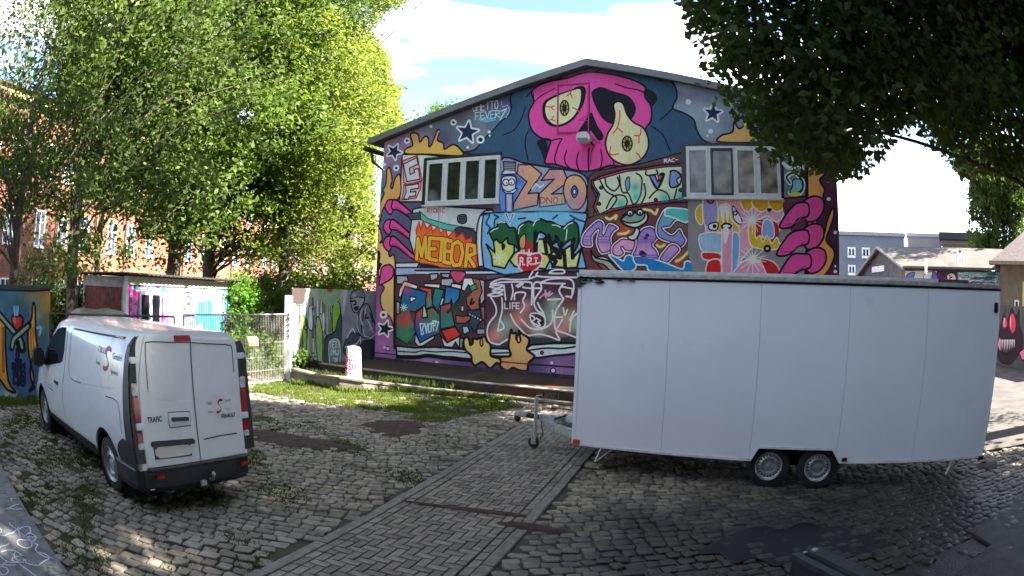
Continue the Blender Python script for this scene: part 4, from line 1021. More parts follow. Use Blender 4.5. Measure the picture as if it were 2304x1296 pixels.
for off, P_ in ((0, [(375, 770), (395, 810), (440, 810), (440, 870), (465, 915), (490, 890), (470, 780), (500, 810), (590, 870), (590, 940), (570, 1010), (660, 1090), (590, 1170), (570, 1260), (480, 1260), (400, 1230), (330, 1265), (240, 1200), (250, 1100), (370, 1080), (345, 960)]),):
    T.poly(P_, (232, 178, 108), K, 4.4, col2=(226, 150, 100))
T.poly([(455, 830), (480, 850), (490, 900), (465, 925), (450, 890)], (226, 170, 110), K, 2.6)
T.line([(260, 1155), (600, 1185)], (120, 40, 30), 2.4, sm=False)
T.poly([(-200, 900), (-160, 850), (-130, 900), (-120, 950), (-90, 930), (-80, 870), (-40, 880), (10, 860), (60, 850), (80, 900), (130, 960), (130, 1080), (240, 1120), (240, 1190), (200, 1170), (120, 1235), (30, 1160), (-60, 1200), (-100, 1150), (-110, 1080), (-180, 1010)], (228, 186, 112), K, 4.4)
T.poly([(5, 880), (25, 870), (35, 940), (15, 965), (0, 930)], (215, 160, 100), K, 2.6)
# --- centre right: rounded letters in lilac, pink and blue with a frog
T.use(1300, 440, 6.48)
T.poly([(130, 330), (700, 180), (1200, 120), (1700, 90), (1830, 200), (1720, 420), (1630, 640), (1560, 900), (1700, 950), (1790, 1130), (140, 1130), (40, 700), (60, 560)], (104, 52, 54), K, 3, sm=False)
for c, r in [((700, 520), 130), ((1250, 720), 130), ((1450, 900), 90)]: T.blob(c, r, (196, 84, 50), .85)
for c, r in [((1450, 460), 120), ((300, 380), 90), ((1640, 800), 110)]: T.blob(c, r, (110, 104, 84), .9)
LV, PN, BU = (140, 122, 190), (216, 148, 190), (28, 122, 182)
def puff(P_, c1, c2, c3=None, bands=()):
    T.poly(P_, c1, None, col2=c2)
    T.line(P_, (42, 20, 46), 6, closed=True); T.line(P_, (226, 214, 236), 2.2, closed=True)
puff([(250, 380), (330, 360), (380, 420), (370, 560), (450, 410), (590, 470), (520, 540), (480, 640), (500, 790), (350, 850), (280, 740), (270, 640), (300, 500), (210, 600), (205, 740), (60, 720), (80, 560)], LV, PN)
puff([(580, 660), (660, 620), (840, 660), (810, 810), (690, 810), (640, 760), (680, 840), (600, 900), (500, 860), (500, 740)], PN, PN)
puff([(940, 480), (1060, 450), (1130, 500), (1160, 620), (1090, 720), (1140, 780), (1180, 880), (1160, 960), (1030, 1010), (820, 1000), (790, 870), (840, 740), (860, 600)], LV, PN)
puff([(1200, 300), (1280, 190), (1400, 180), (1640, 230), (1590, 390), (1440, 360), (1340, 460), (1240, 480), (1370, 570), (1480, 480), (1540, 580), (1580, 660), (1500, 760), (1380, 700), (1180, 620), (1140, 460)], (86, 176, 176), LV)
T.poly([(1280, 200), (1400, 180), (1640, 225), (1590, 390), (1440, 340), (1330, 300), (1270, 290)], (82, 178, 170), (226, 240, 240), 2.4)
puff([(1330, 720), (1420, 710), (1490, 790), (1400, 900), (1300, 990), (1190, 950), (1200, 880)], PN, LV)
T.poly([(450, 860), (560, 900), (660, 950), (700, 880), (790, 880), (850, 1020), (800, 1090), (680, 1110), (540, 970)], BU, (214, 226, 240), 2.4)
T.poly([(810, 900), (950, 890), (1150, 940), (1300, 990), (1520, 1070), (1560, 970), (1640, 970), (1740, 1120), (1090, 1110), (1000, 1020), (850, 1000)], BU, (214, 226, 240), 2.4)
T.poly([(1010, 550), (1040, 590), (980, 650), (960, 620)], (40, 24, 50), None); T.poly([(900, 820), (940, 800), (1000, 850), (990, 890), (900, 880)], (40, 24, 50), None)
for yy in (600, 640, 665, 690): T.line([(80, yy), (200, yy)], (118, 96, 170), 1.6, sm=False); T.line([(290, yy), (470, yy)], (118, 96, 170), 1.6, sm=False); T.line([(870, yy), (1120, yy)], (118, 96, 170), 1.6, sm=False)
for yy in (870, 900, 925): T.line([(820, yy), (1160, yy)], (90, 90, 170), 2, sm=False)
T.poly([(190, 800), (260, 900), (460, 960), (560, 1060), (640, 1110), (500, 1110), (330, 1000), (220, 940)], (150, 168, 150), K, 3)
T.poly([(250, 905), (400, 900), (520, 990), (450, 950)], (230, 230, 226), K, 2.4); T.poly([(290, 1000), (380, 1010), (470, 1110), (390, 1100)], (160, 60, 66), K, 2.4)
T.poly([(630, 340), (720, 250), (960, 230), (1020, 300), (990, 390), (860, 465), (740, 450), (650, 400)], (196, 206, 190), K, 3.4)
T.poly([(640, 340), (740, 270), (950, 250), (970, 310), (900, 375), (760, 400), (660, 375)], (130, 156, 140), K, 2.6)
for c in ((760, 255), (905, 245)): T.disc(c, 44, (236, 236, 230), K, 3); T.disc((c[0] + 2, c[1] + 10), 18, K)
T.poly([(850, 470), (900, 520), (840, 640), (750, 640), (730, 590), (800, 560)], (200, 206, 200), K, 2.6)
for s in ([(410, 320), (470, 345), (560, 290), (545, 340)], [(960, 200), (1060, 220), (1130, 270), (1160, 200)], [(1430, 960), (1520, 910), (1620, 800), (1680, 690), (1640, 560), (1650, 470), (1740, 410)], [(590, 560), (700, 550), (740, 520)], [(1150, 720), (1200, 750), (1260, 720)]): T.line(s, (222, 206, 120), 4.4)
T.line([(1700, 640), (1690, 740), (1760, 800), (1770, 900), (1880, 960)], (206, 206, 130), 3)
# --- right: pink monster wall
T.use(1540, 160, 2.7)
T.poly([(20, 770), (600, 775), (640, 900), (740, 1000), (720, 1260), (60, 1260), (20, 1100)], (130, 128, 132), None, sm=False)
T.poly([(110, 780), (300, 780), (420, 790), (600, 780), (610, 900), (560, 1000), (420, 1060), (340, 1150), (300, 1260), (225, 1260), (220, 990), (130, 980)], (214, 150, 172), (226, 206, 216), 2.4, sm=False)
T.poly([(115, 785), (190, 785), (200, 900), (160, 940), (120, 930)], (150, 140, 190), (226, 206, 216), 2); T.disc((158, 785), 18, (200, 90, 110), K, 2)
T.poly([(75, 830), (105, 815), (110, 920), (90, 930), (65, 880)], (206, 170, 40), (236, 226, 190), 2)
T.poly([(205, 900), (215, 820), (270, 815), (285, 900), (330, 950), (320, 985), (200, 975)], (206, 170, 40), (236, 226, 190), 2)
T.poly([(215, 830), (240, 815), (270, 830), (262, 930), (245, 850), (238, 930), (225, 900)], (226, 214, 220), None)
T.poly([(100, 990), (220, 990), (220, 1100), (120, 1100), (90, 1050)], (150, 178, 204), (226, 206, 216), 2); T.poly([(290, 1000), (330, 1000), (330, 1130), (300, 1260), (285, 1260)], (110, 160, 206), (226, 206, 216), 2)
T.poly([(225, 930), (290, 930), (285, 1260), (225, 1260)], (206, 140, 166), (226, 206, 216), 2, sm=False)
T.poly([(225, 945), (250, 925), (285, 940), (255, 960)], (240, 240, 240), K, 3); T.poly([(232, 960), (272, 965), (245, 1050)], (230, 226, 226), None)
for a_, b_ in ((345, 415), (415, 515), (515, 605)): T.poly([(a_, 785), (b_, 785), (b_ - 5, 830), ((a_ + b_) / 2, 855), (a_ + 5, 825)], (206, 156, 30), (238, 226, 200), 2.2)
T.line([(605, 785), (600, 870), (560, 915), (500, 880), (440, 910)], (238, 220, 226), 2.2); T.poly([(500, 835), (530, 835), (515, 858)], K, None)
T.poly([(150, 930), (200, 920), (195, 965), (150, 960)], (230, 230, 230), K, 2); T.disc((182, 942), 12, K); T.poly([(295, 820), (345, 900), (340, 930), (300, 900)], (226, 226, 230), K, 1.5); T.disc((307, 862), 12, (240, 240, 240), K, 2)
T.poly([(430, 920), (480, 905), (560, 925), (570, 1010), (520, 1040), (440, 1030)], (176, 30, 44), None); T.poly([(475, 925), (500, 900), (535, 925), (540, 1010), (475, 1010)], (130, 160, 206), (236, 226, 230), 2)
T.poly([(390, 920), (425, 925), (430, 1010), (460, 1000), (475, 1040), (500, 1000), (530, 1045), (560, 1010), (580, 1050), (610, 1015), (560, 1080), (440, 1075), (395, 1040)], (206, 170, 40), (236, 226, 190), 2.2)
T.disc((502, 1078), 16, (226, 180, 180), K, 4)
T.poly([(105, 1105), (160, 1100), (215, 1110), (215, 1145), (120, 1145)], (190, 30, 40), (236, 200, 200), 2.4); T.poly([(140, 1160), (215, 1150), (215, 1260), (135, 1260)], (190, 30, 40), (236, 200, 200), 2.4)
T.poly([(300, 1260), (330, 1180), (400, 1140), (480, 1180), (520, 1260)], (206, 140, 166), (226, 206, 216), 2); T.poly([(460, 1140), (540, 1160), (580, 1220), (570, 1260), (515, 1260), (480, 1190)], (184, 26, 40), (236, 200, 200), 2)
for cx, cy, R in ((412, 1142, 85), (410, 905, 80)):
    for t in range(7): a_ = t * PI / 7 + .2; T.line([(cx - R * math.cos(a_), cy - R * math.sin(a_)), (cx + R * math.cos(a_), cy + R * math.sin(a_))], (230, 216, 226), 1.3, sm=False)
    T.blob((cx, cy), 22, (236, 232, 240), .95)
T.poly([(600, 790), (740, 760), (730, 1000), (640, 960)], (86, 50, 66), None)
T.poly([(590, 450), (735, 560), (735, 760), (600, 775)], (110, 116, 120), K, 3, sm=False)
T.line([(640, 680), (620, 640), (670, 620), (720, 680), (700, 740), (640, 740)], (190, 214, 220), 8); T.line([(640, 680), (620, 640), (670, 620), (720, 680), (700, 740), (640, 740)], K, 3)
T.poly([(660, 660), (705, 660), (715, 710), (680, 740), (640, 735), (655, 700)], (110, 176, 180), K, 2); T.poly([(640, 740), (700, 738), (690, 760), (645, 758)], (196, 190, 60), None)
T.line([(600, 560), (640, 590), (700, 570), (720, 610)], (220, 226, 230), 6); T.line([(620, 500), (660, 540)], (220, 226, 230), 5)
T.poly([(740, 400), (860, 400), (925, 560), (940, 1260), (745, 1260)], (74, 34, 66), None, sm=False)
for c, r, col in [((900, 700), 40, (96, 44, 76)), ((900, 900), 50, (54, 26, 48)), ((910, 1100), 50, (44, 24, 44))]: T.blob(c, r, col, .8)
T.poly([(750, 560), (830, 590), (858, 620), (820, 660), (850, 720), (840, 760), (850, 820), (800, 890), (840, 1000), (870, 900), (900, 830), (905, 880), (880, 960), (860, 1030), (910, 1100), (880, 1200), (830, 1250), (750, 1250)], (230, 150, 84), K, 2.8)
T.line([(740, 540), (735, 1250)], K, 4, sm=False)
T.poly([(210, 430), (225, 390), (290, 370), (300, 310), (325, 345), (345, 345), (395, 300), (405, 380), (440, 430)], (236, 180, 130), K, 3, col2=(236, 170, 100))
def rfinger(bx, by, tx, ty):
    T.poly([(bx, by - 45), (bx + 60, by - 78), (bx + 115, by - 60), (bx + 122, by + 5), (bx + 80, by + 65), (bx + 20, by + 75), (bx - 10, by + 10)], PK, K, 3.2)
    T.poly([(tx, ty), (tx + 25, ty - 60), (tx + 80, ty - 130), (bx - 20, by - 40), (bx + 28, by - 30), (bx + 28, by + 40), (bx - 30, by + 60), (tx + 70, ty - 2)], PK, K, 3.2)
    T.line([(tx + 25, ty - 22), (tx + 90, ty - 25), (bx, by + 35)], PKD, 1.8)
rfinger(722, 838, 578, 950); rfinger(722, 1005, 560, 1118); rfinger(735, 1150, 575, 1245)
star((172, 255), 55, .1); 
for c, r in [((22, 187), 17), ((158, 365), 14), ((138, 392), 7), ((355, 225), 15), ((875, 665), 13), ((875, 777), 12), ((915, 980), 11), ((915, 1218), 11), ((890, 642), 7), ((598, 790), 9), ((915, 1185), 7)]: T.disc(c, r, (220, 214, 226))
M_mural = A.material('mural_paint', gain=1.5, bump=0.22, grime=0.22)
wallm = MB().prism([(0, -0.03), (BW, -0.03), (BW, ZE), (BW / 2, ZR), (0, ZE)], 0.0, 0.3)
wallo = obj('front_wall', wallm, M_mural, mural_house)
M_sidewall = mat('rendered_wall', (0.30, 0.27, 0.25), rough=0.9, var=0.2, scale=1.5)
DEP = 16.0
for x0, x1 in ((0.0, 0.3), (BW - 0.3, BW)):
    obj('side_wall', MB().box(x0, x1, 0.3, DEP, -0.03, ZE - (0.0 if x0 > 1 else 0)), M_sidewall, mural_house)
M_roof = mat('grey_roofing', (0.10, 0.105, 0.11), rough=0.8, var=0.2, scale=3, bump=0.3)
sl_ = (ZR - ZE) / (BW / 2)
for side in (0, 1):
    x0 = -0.47 if side == 0 else BW + 0.47; z0 = ZE - sl_ * 0.47 + (.05 if side == 0 else 0)
    P_ = [(x0, z0), (BW / 2, ZR), (BW / 2, ZR + 0.14), (x0, z0 + 0.14)]
    obj('roof_slope', MB().prism(P_, -0.25, DEP + .3), M_roof, mural_house)
    F_ = [(x0, z0 - 0.04), (BW / 2, ZR - 0.04), (BW / 2, ZR + 0.17), (x0, z0 + 0.16)]
    obj('fascia', MB().prism(F_, -0.30, -0.253), mat('fascia_metal', (0.16, 0.165, 0.175), rough=0.55, var=0.15, scale=2), mural_house)
obj('gutter', MB().tube([(-0.62, -0.2, ZE - 0.2), (-0.62, DEP, ZE - 0.2)], 0.09, 8), mat('dark_gutter', (0.03, 0.028, 0.027), rough=0.6), mural_house)
obj('downpipe', MB().tube([(-0.58, 0.1, ZE - 0.25), (-0.5, 0.1, ZE - 0.6), (-0.12, 0.2, ZE - 0.9), (-0.12, 0.2, 0.1)], 0.05, 8), mat('dark_gutter', (0.03, 0.028, 0.027), rough=0.6), mural_house)

def mural_window(corners, splits, bright):
    TL, TR_, BL_, BR_ = [WF.hit(*q, -0.06) for q in corners]
    x0, x1 = (TL[0] + BL_[0]) / 2, (TR_[0] + BR_[0]) / 2; z0, z1 = (BL_[1] + BR_[1]) / 2, (TL[1] + TR_[1]) / 2
    ft = 0.07
    fm = MB()
    fm.box(x0, x1, -0.07, 0.02, z1 - ft, z1).box(x0, x1, -0.07, 0.02, z0, z0 + ft)
    xs = [x0] + [x0 + (x1 - x0) * s for s in splits] + [x1]
    for i, x in enumerate(xs):
        w = 0.075 if 0 < i < len(xs) - 1 else ft
        a = x - (0 if i == 0 else (w if i == len(xs) - 1 else w / 2))
        fm.box(a, a + w, -0.069, 0.019, z0 + ft, z1 - ft)
    wf = obj('window', fm, M_window_white, mural_house, bevel=0.006)
    for i in range(len(xs) - 1):
        a, b = xs[i] + 0.04, xs[i + 1] - 0.04
        s = MB(); t = 0.05
        s.box(a, b, -0.085, -0.05, z1 - ft - t, z1 - ft + .01).box(a, b, -0.085, -0.05, z0 + ft - .01, z0 + ft + t).box(a, a + t, -0.084, -0.051, z0 + ft + t, z1 - ft - t).box(b - t, b, -0.084, -0.051, z0 + ft + t, z1 - ft - t)
        obj('sash', s, M_black if (bright and i == 1) else M_window_white, wf)
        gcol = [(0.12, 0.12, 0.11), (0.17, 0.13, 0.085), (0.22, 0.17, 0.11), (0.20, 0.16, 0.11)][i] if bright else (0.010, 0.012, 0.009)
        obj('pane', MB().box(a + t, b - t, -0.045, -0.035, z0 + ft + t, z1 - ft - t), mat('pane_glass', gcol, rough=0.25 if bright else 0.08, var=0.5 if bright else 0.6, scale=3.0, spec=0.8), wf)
    obj('window_sill', MB().box(x0 - 0.06, x1 + 0.06, -0.16, 0.0, z0 - 0.05, z0 - 0.005), M_window_white, mural_house, bevel=0.008)
    r = MB().box(x0 - 0.13, x1 + 0.02, -0.05, 0.0, z1 + 0.003, z1 + 0.09).box(x0 - 0.13, x0 - 0.003, -0.05, 0.0, z0, z1 + 0.003)
    obj('window_reveal', r, M_black, mural_house)
mural_window([(962, 363), (1125, 347), (955, 462), (1122, 455)], [.27, .52, .77], False)
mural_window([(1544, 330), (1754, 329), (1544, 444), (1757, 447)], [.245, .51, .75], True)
# loft door boards inside the skull: proud battens
dx0, dz1 = WF.hit(1255, 192); dx1, dz0 = WF.hit(1326, 298)
hm = MB(); hw_ = 0.035
for (a, b, c_, d) in ((dx0, dx0 + hw_, dz0, dz1), (dx1 - hw_, dx1, dz0, dz1), (dx0 + hw_, dx1 - hw_, dz1 - hw_, dz1), (dx0 + hw_, dx1 - hw_, dz0, dz0 + hw_)):
    hm.box(a, b, -0.03, 0.0, c_, d)
obj('loft_door_frame', hm, mat('pink_batten', lin((176, 50, 112)), rough=.7), mural_house)
hx, hz = WF.hit(1304, 180 + 40)
for i in range(7):
    x = dx0 + 0.05 + (dx1 - dx0 - 0.1) * i / 7
    obj('door_plank', MB().box(x + 0.003, x + (dx1 - dx0 - .1) / 7 - 0.003, -0.012, 0.0, dz0 + 0.05, dz1 - 0.05), M_mural, mural_house)
# floodlight on the wall
lx, lz = WF.hit(1313, 312, -0.25)
lamp = thing('wall_lamp', 'grey floodlight fixed to the mural under the nose of the pink skull', 'lamp', tuple(WF.world(lx, 0, lz)), WF.yaw)
lb = MB().prism([(-0.2, 0.02), (-0.16, 0.16), (0.08, 0.19), (0.22, 0.02), (0.19, -0.10), (0.05, -0.13), (-0.14, -0.10)], -0.34, -0.12)
obj('lamp_housing', lb, mat('lamp_grey', (0.55, 0.55, 0.53), rough=.4), lamp, bevel=0.02)
obj('lamp_glass', MB().prism([(-0.17, 0.0), (0.14, 0.0), (0.16, -0.08), (0.03, -0.11), (-0.12, -0.08)], -0.355, -0.342), mat('lamp_lens', (0.10, 0.09, 0.08), rough=.15), lamp)
obj('bracket', MB().tube([(0.16, -0.2, -0.05), (0.2, -0.05, -0.14), (0.2, 0.0, -0.14)], 0.025, 8), M_black, lamp)
obj('cable', MB().tube([(0.2, -0.02, -0.14), (0.13, -0.02, -0.35), (0.13, -0.02, -0.7)], 0.012, 6), mat('painted_cable', lin((150, 40, 95))), lamp)

# loading platform in front
plat = thing('loading_platform', 'long low concrete platform along the foot of the mural wall', 'platform', tuple(WF.o), WF.yaw)
pl = MB().prism([(-0.2, -0.03), (BW + .2, -0.03), (BW + .2, PZ), (-0.2, PZ)], -PD, -0.004)
AP = Paint(WF, -0.2, BW, -0.03, PZ + 0.01, 90, (72, 62, 50), y=-PD); AP.use(860, 800, 5.236)
for _ in range(260): AP.blob((random.uniform(0, 2300), random.uniform(210, 540)), random.uniform(10, 45), random.choice([(50, 42, 36), (92, 84, 70), (40, 44, 34), (100, 92, 80)]), .5)
for c in [(1550, 440), (1450, 450), (1650, 470), (1740, 450), (1850, 450)]: AP.blob(c, 55, (130, 58, 42), .7)
AP.text('19', 900, 340, 80, (120, 116, 104), 2, w=40); AP.text('SOZI', 1900, 450, 60, (110, 106, 96), 2, w=40)
obj('platform_slab', pl, AP.material('platform_paint', gain=.8, brick=False, bump=.5), plat)
obj('platform_edge', MB().box(-0.2, BW + .2, -PD - 0.03, -PD + 0.16, PZ, PZ + 0.03), mat('pale_edge', (0.24, 0.22, 0.18), rough=.9, var=.25, bump=.4), plat)
obj('wall_plinth', MB().box(0.0, BW, -0.05, -0.006, PZ + 0.001, PZ + 0.09), mat('plinth', (0.05, 0.04, 0.055), rough=.9, var=.3), mural_house)

# low kerb wall with the ditch behind it
kw = MB(); top_f, bot_f = [], []
tops, bots = [], []
for (bx_, by_), (tx_, ty_) in zip(KERB_B, KERB_T):
    G_ = gnd(bx_, by_); r = ray(tx_, ty_); t = math.hypot(G_[0], G_[1]) / math.hypot(r[0], r[1]); z = CAM_H + r[2] * t
    bots.append(G_); tops.append(max(0.03, z))
for i in range(len(bots) - 1):
    a, b = bots[i], bots[i + 1]; d = (b - a)[:2]; d = d / np.linalg.norm(d); n_ = np.array([-d[1], d[0]]) * 0.28
    if i == len(bots) - 1: continue
    V = [(*a[:2], -.03), (*b[:2], -.03), (*(b[:2] + n_), -.03), (*(a[:2] + n_), -.03), (*a[:2], tops[i]), (*b[:2], tops[i + 1]), (*(b[:2] + n_), tops[i + 1]), (*(a[:2] + n_), tops[i])]
    kw.add(V, [(0, 3, 2, 1), (4, 5, 6, 7), (0, 1, 5, 4), (2, 3, 7, 6)] + ([(3, 0, 4, 7)] if i == 0 else []) + ([(1, 2, 6, 5)] if i == len(bots) - 2 else []))
kerbw = tag(obj('kerb_wall', kw, M_concrete, bevel=0), 'low crumbling kerb wall behind the strip of bright grass', 'wall')
capm = MB()
for i in range(len(bots) - 1):
    a, b = bots[i], bots[i + 1]; d = (b - a)[:2]; d = d / np.linalg.norm(d); n_ = np.array([-d[1], d[0]])
    a0, b0 = a[:2] - n_ * .03, b[:2] - n_ * .03; a1, b1 = a[:2] + n_ * .2, b[:2] + n_ * .2
    V = [(*a0, tops[i] + .001), (*b0, tops[i + 1] + .001), (*b1, tops[i + 1] + .001), (*a1, tops[i] + .001), (*a0, tops[i] + .05), (*b0, tops[i + 1] + .05), (*b1, tops[i + 1] + .05), (*a1, tops[i] + .05)]
    capm.add(V, [(0, 3, 2, 1), (4, 5, 6, 7), (0, 1, 5, 4), (1, 2, 6, 5), (2, 3, 7, 6), (3, 0, 4, 7)])
obj('coping', capm, mat('coping_stone', (0.20, 0.18, 0.13), rough=.9, var=.25, bump=.4), kerbw)
dv = [(*(bots[i][:2] + RNG.uniform(.25, 1.5) * np.array([.1, 1.0]) + RNG.normal(0, .1, 2)), -0.02) for i in RNG.integers(0, 9, 2200)]
dv = [(x, y_, z) for x, y_, z in [(b[0] * (1 - t) + c_[0] * t, (b[1] * (1 - t) + c_[1] * t) + RNG.uniform(.25, 1.3), .02) for b, c_, t in ((bots[i], bots[i + 1], RNG.random()) for i in RNG.integers(0, 6, 3500))]]
tag(blades('weeds', dv, 0.22, 0.02, leaf_mat('ditch_weeds', (0.05, 0.075, 0.025), (0.12, .2, .04))), 'dark leafy weeds in the ditch behind the low kerb wall', 'weeds')
fw = [(b[0] * (1 - t) + c_[0] * t, (b[1] * (1 - t) + c_[1] * t) - RNG.uniform(0, .12), -.02) for b, c_, t in ((bots[i], bots[i + 1], RNG.random()) for i in RNG.integers(0, 8, 1500))]
tag(blades('weeds', fw, 0.14, 0.016, M_grass), 'small leafy weeds at the foot of the low kerb wall', 'weeds')

# painted bollard
bl_ = gnd(795, 862, 0.15); fb = Frame(bl_[0], bl_[1], 0.35)
s_h = 0.80
bo = thing('bollard', 'white square concrete bollard with red scribbles on the low kerb wall', 'bollard', tuple(fb.world(0, 0, 0.12)), fb.yaw)
AB = Paint(fb, -0.22, 0.22, 0, 1.0, 260, (214, 208, 206), y=-0.17); AB.use(600, 760, 7.2)
AB.k = .8
for s in ([(1290, 360), (1320, 400), (1370, 370), (1405, 375)], [(1290, 410), (1320, 430), (1300, 470), (1350, 480), (1330, 430), (1370, 450)], [(1380, 400), (1380, 450)], [(1290, 500), (1350, 560), (1340, 500), (1370, 520)], [(1390, 510), (1430, 505), (1440, 550), (1410, 585), (1385, 560), (1395, 515)], [(1290, 600), (1310, 560), (1330, 610), (1350, 570), (1370, 610)], [(1300, 640), (1370, 650)], [(1310, 660), (1320, 690)], [(1350, 655), (1360, 700)]):
    AB.line(s, (176, 22, 52), 2.6)
M_bol = AB.material('bollard_paint', gain=1.0, brick=False)
b_ = MB(); w0, w1, z0, z1 = 0.20, 0.165, 0.10, 0.92
b_.add([(-w0, -w0, z0), (w0, -w0, z0), (w0, w0, z0), (-w0, w0, z0), (-w1, -w1, z1), (w1, -w1, z1), (w1, w1, z1), (-w1, w1, z1), (0, 0, z1 + .05)], [(0, 3, 2, 1), (0, 1, 5, 4), (1, 2, 6, 5), (2, 3, 7, 6), (3, 0, 4, 7), (4, 5, 8), (5, 6, 8), (6, 7, 8), (7, 4, 8)])
obj('post', b_, M_bol, bo, bevel=0.015)
obj('footing', MB().box(-.27, .27, -.27, .27, 0.0, .10), M_concrete, bo, bevel=.015)

# ------------------------------------------------------------------ painted boards
def board(name, label, g0, g1, ztop, thick, paint, res=120, base=(90, 120, 130), z0=0.02, posts=True, brick=False, gain=1.0):
    fr = frame2(g0, g1); L_ = float(np.linalg.norm(np.array(g1[:2]) - np.array(g0[:2])))
    t = thing(name, label, 'wall' if 'wall' in name else 'board', tuple(fr.o), fr.yaw)
    P_ = Paint(fr, 0, L_, z0, ztop, res, base); P_.k = 1.3
    paint(P_)
    obj('panel', MB().box(0, L_, 0.0, thick, z0, ztop), P_.material(name + '_paint', gain=gain, brick=brick, bump=.2), t)
    return t, fr, L_

def paint_blue(P):
    for c, r, col in [((30, 680), 60, (70, 140, 150)), ((60, 800), 60, (60, 130, 150)), ((30, 880), 50, (70, 120, 130)), ((90, 680), 45, (170, 120, 50)), ((105, 670), 30, (196, 130, 40)), ((50, 740), 40, (40, 90, 130)), ((55, 850), 30, (50, 80, 140)), ((10, 890), 16, (160, 190, 180)), ((15, 895), 10, (200, 210, 190))]: P.blob(c, r, col, .85)
    for _ in range(50): P.blob((random.uniform(-10, 110), random.uniform(655, 900)), random.uniform(3, 12), random.choice([(50, 100, 110), (100, 160, 160), (70, 90, 120)]), .3)
    OR = (226, 160, 62)
    P.use(0, 560, 3.6)
    P.line([(0, 335), (120, 340), (260, 345), (400, 335)], (30, 30, 36), 2, sm=False)
    P.poly([(265, 450), (285, 480), (290, 700), (310, 880), (265, 880), (245, 1000), (262, 1090), (280, 1120), (240, 1150), (275, 1060), (235, 860), (225, 700), (235, 620), (180, 660), (160, 680), (250, 580)], OR, K, 3)
    P.poly([(-40, 500), (0, 540), (40, 600), (45, 800), (60, 1020), (80, 1100), (125, 1160), (60, 1140), (0, 1060), (-60, 1000)], OR, K, 3)
    for x in (20, 30, 250, 270): P.line([(x, 640), (x + 4, 1000 if x < 100 else 860)], (150, 96, 30), 2)
    P.line([(0, 540), (50, 600), (110, 670), (170, 740), (190, 810), (165, 810), (140, 740)], K, 9); P.line([(0, 540), (50, 600), (110, 670), (165, 740), (178, 800)], (150, 170, 140), 4)
    P.line([(235, 620), (170, 680), (120, 720), (95, 800)], K, 9); P.line([(225, 630), (170, 680), (115, 730), (98, 795)], (150, 170, 140), 4)
    P.poly([(95, 560), (115, 540), (135, 550), (160, 540), (185, 570), (180, 620), (140, 665), (105, 620)], (206, 52, 44), K, 3); P.blob((115, 580), 14, (240, 130, 110), .9)
    for x in (118, 130, 142): P.line([(x, 540), (x + (x - 130) * .4, 470)], (150, 200, 226), 2)
    P.poly([(140, 800), (155, 850), (150, 890), (132, 890), (130, 840)], (60, 36, 80), K, 2); P.poly([(125, 900), (170, 900), (168, 915), (128, 915)], (60, 70, 130), K, 2)
    P.line([(300, 640), (330, 640), (320, 700)], (150, 190, 200), 3)
    NV = (24, 30, 66)
    P.text('REM', 100, 930, 45, NV, 3.4, w=28); P.text('BOD', 110, 990, 45, NV, 3.4, w=26); P.text('LEN', 110, 1045, 45, NV, 3.4, w=26)
    P.disc((98, 1000), 5, NV); P.disc((222, 1000), 5, NV); P.line([(140, 1105), (165, 1100), (195, 1108)], NV, 3)
gA = gnd(-60, 905); gB = gnd(0, 905); gC = gnd(76, 904)
dv_ = (gC - gB)[:2]; dv_ /= np.linalg.norm(dv_)
endp = gC.copy()
fr_t = frame2(gB, gC); xr, _ = fr_t.hit(113, 700); E1 = fr_t.world(xr, 0); E0 = fr_t.world(-2.2, 0)
zt = fr_t.hit(60, 649)[1]
bt, bfr, bL = board('painted_board', 'blue painted board with an orange letter and a red heart at the left edge', E0, E1, zt, 0.06, paint_blue, base=(78, 128, 142))
obj('cap_rail', MB().box(-.02, bL + .02, -0.03, 0.09, zt, zt + 0.06), M_black, bt)

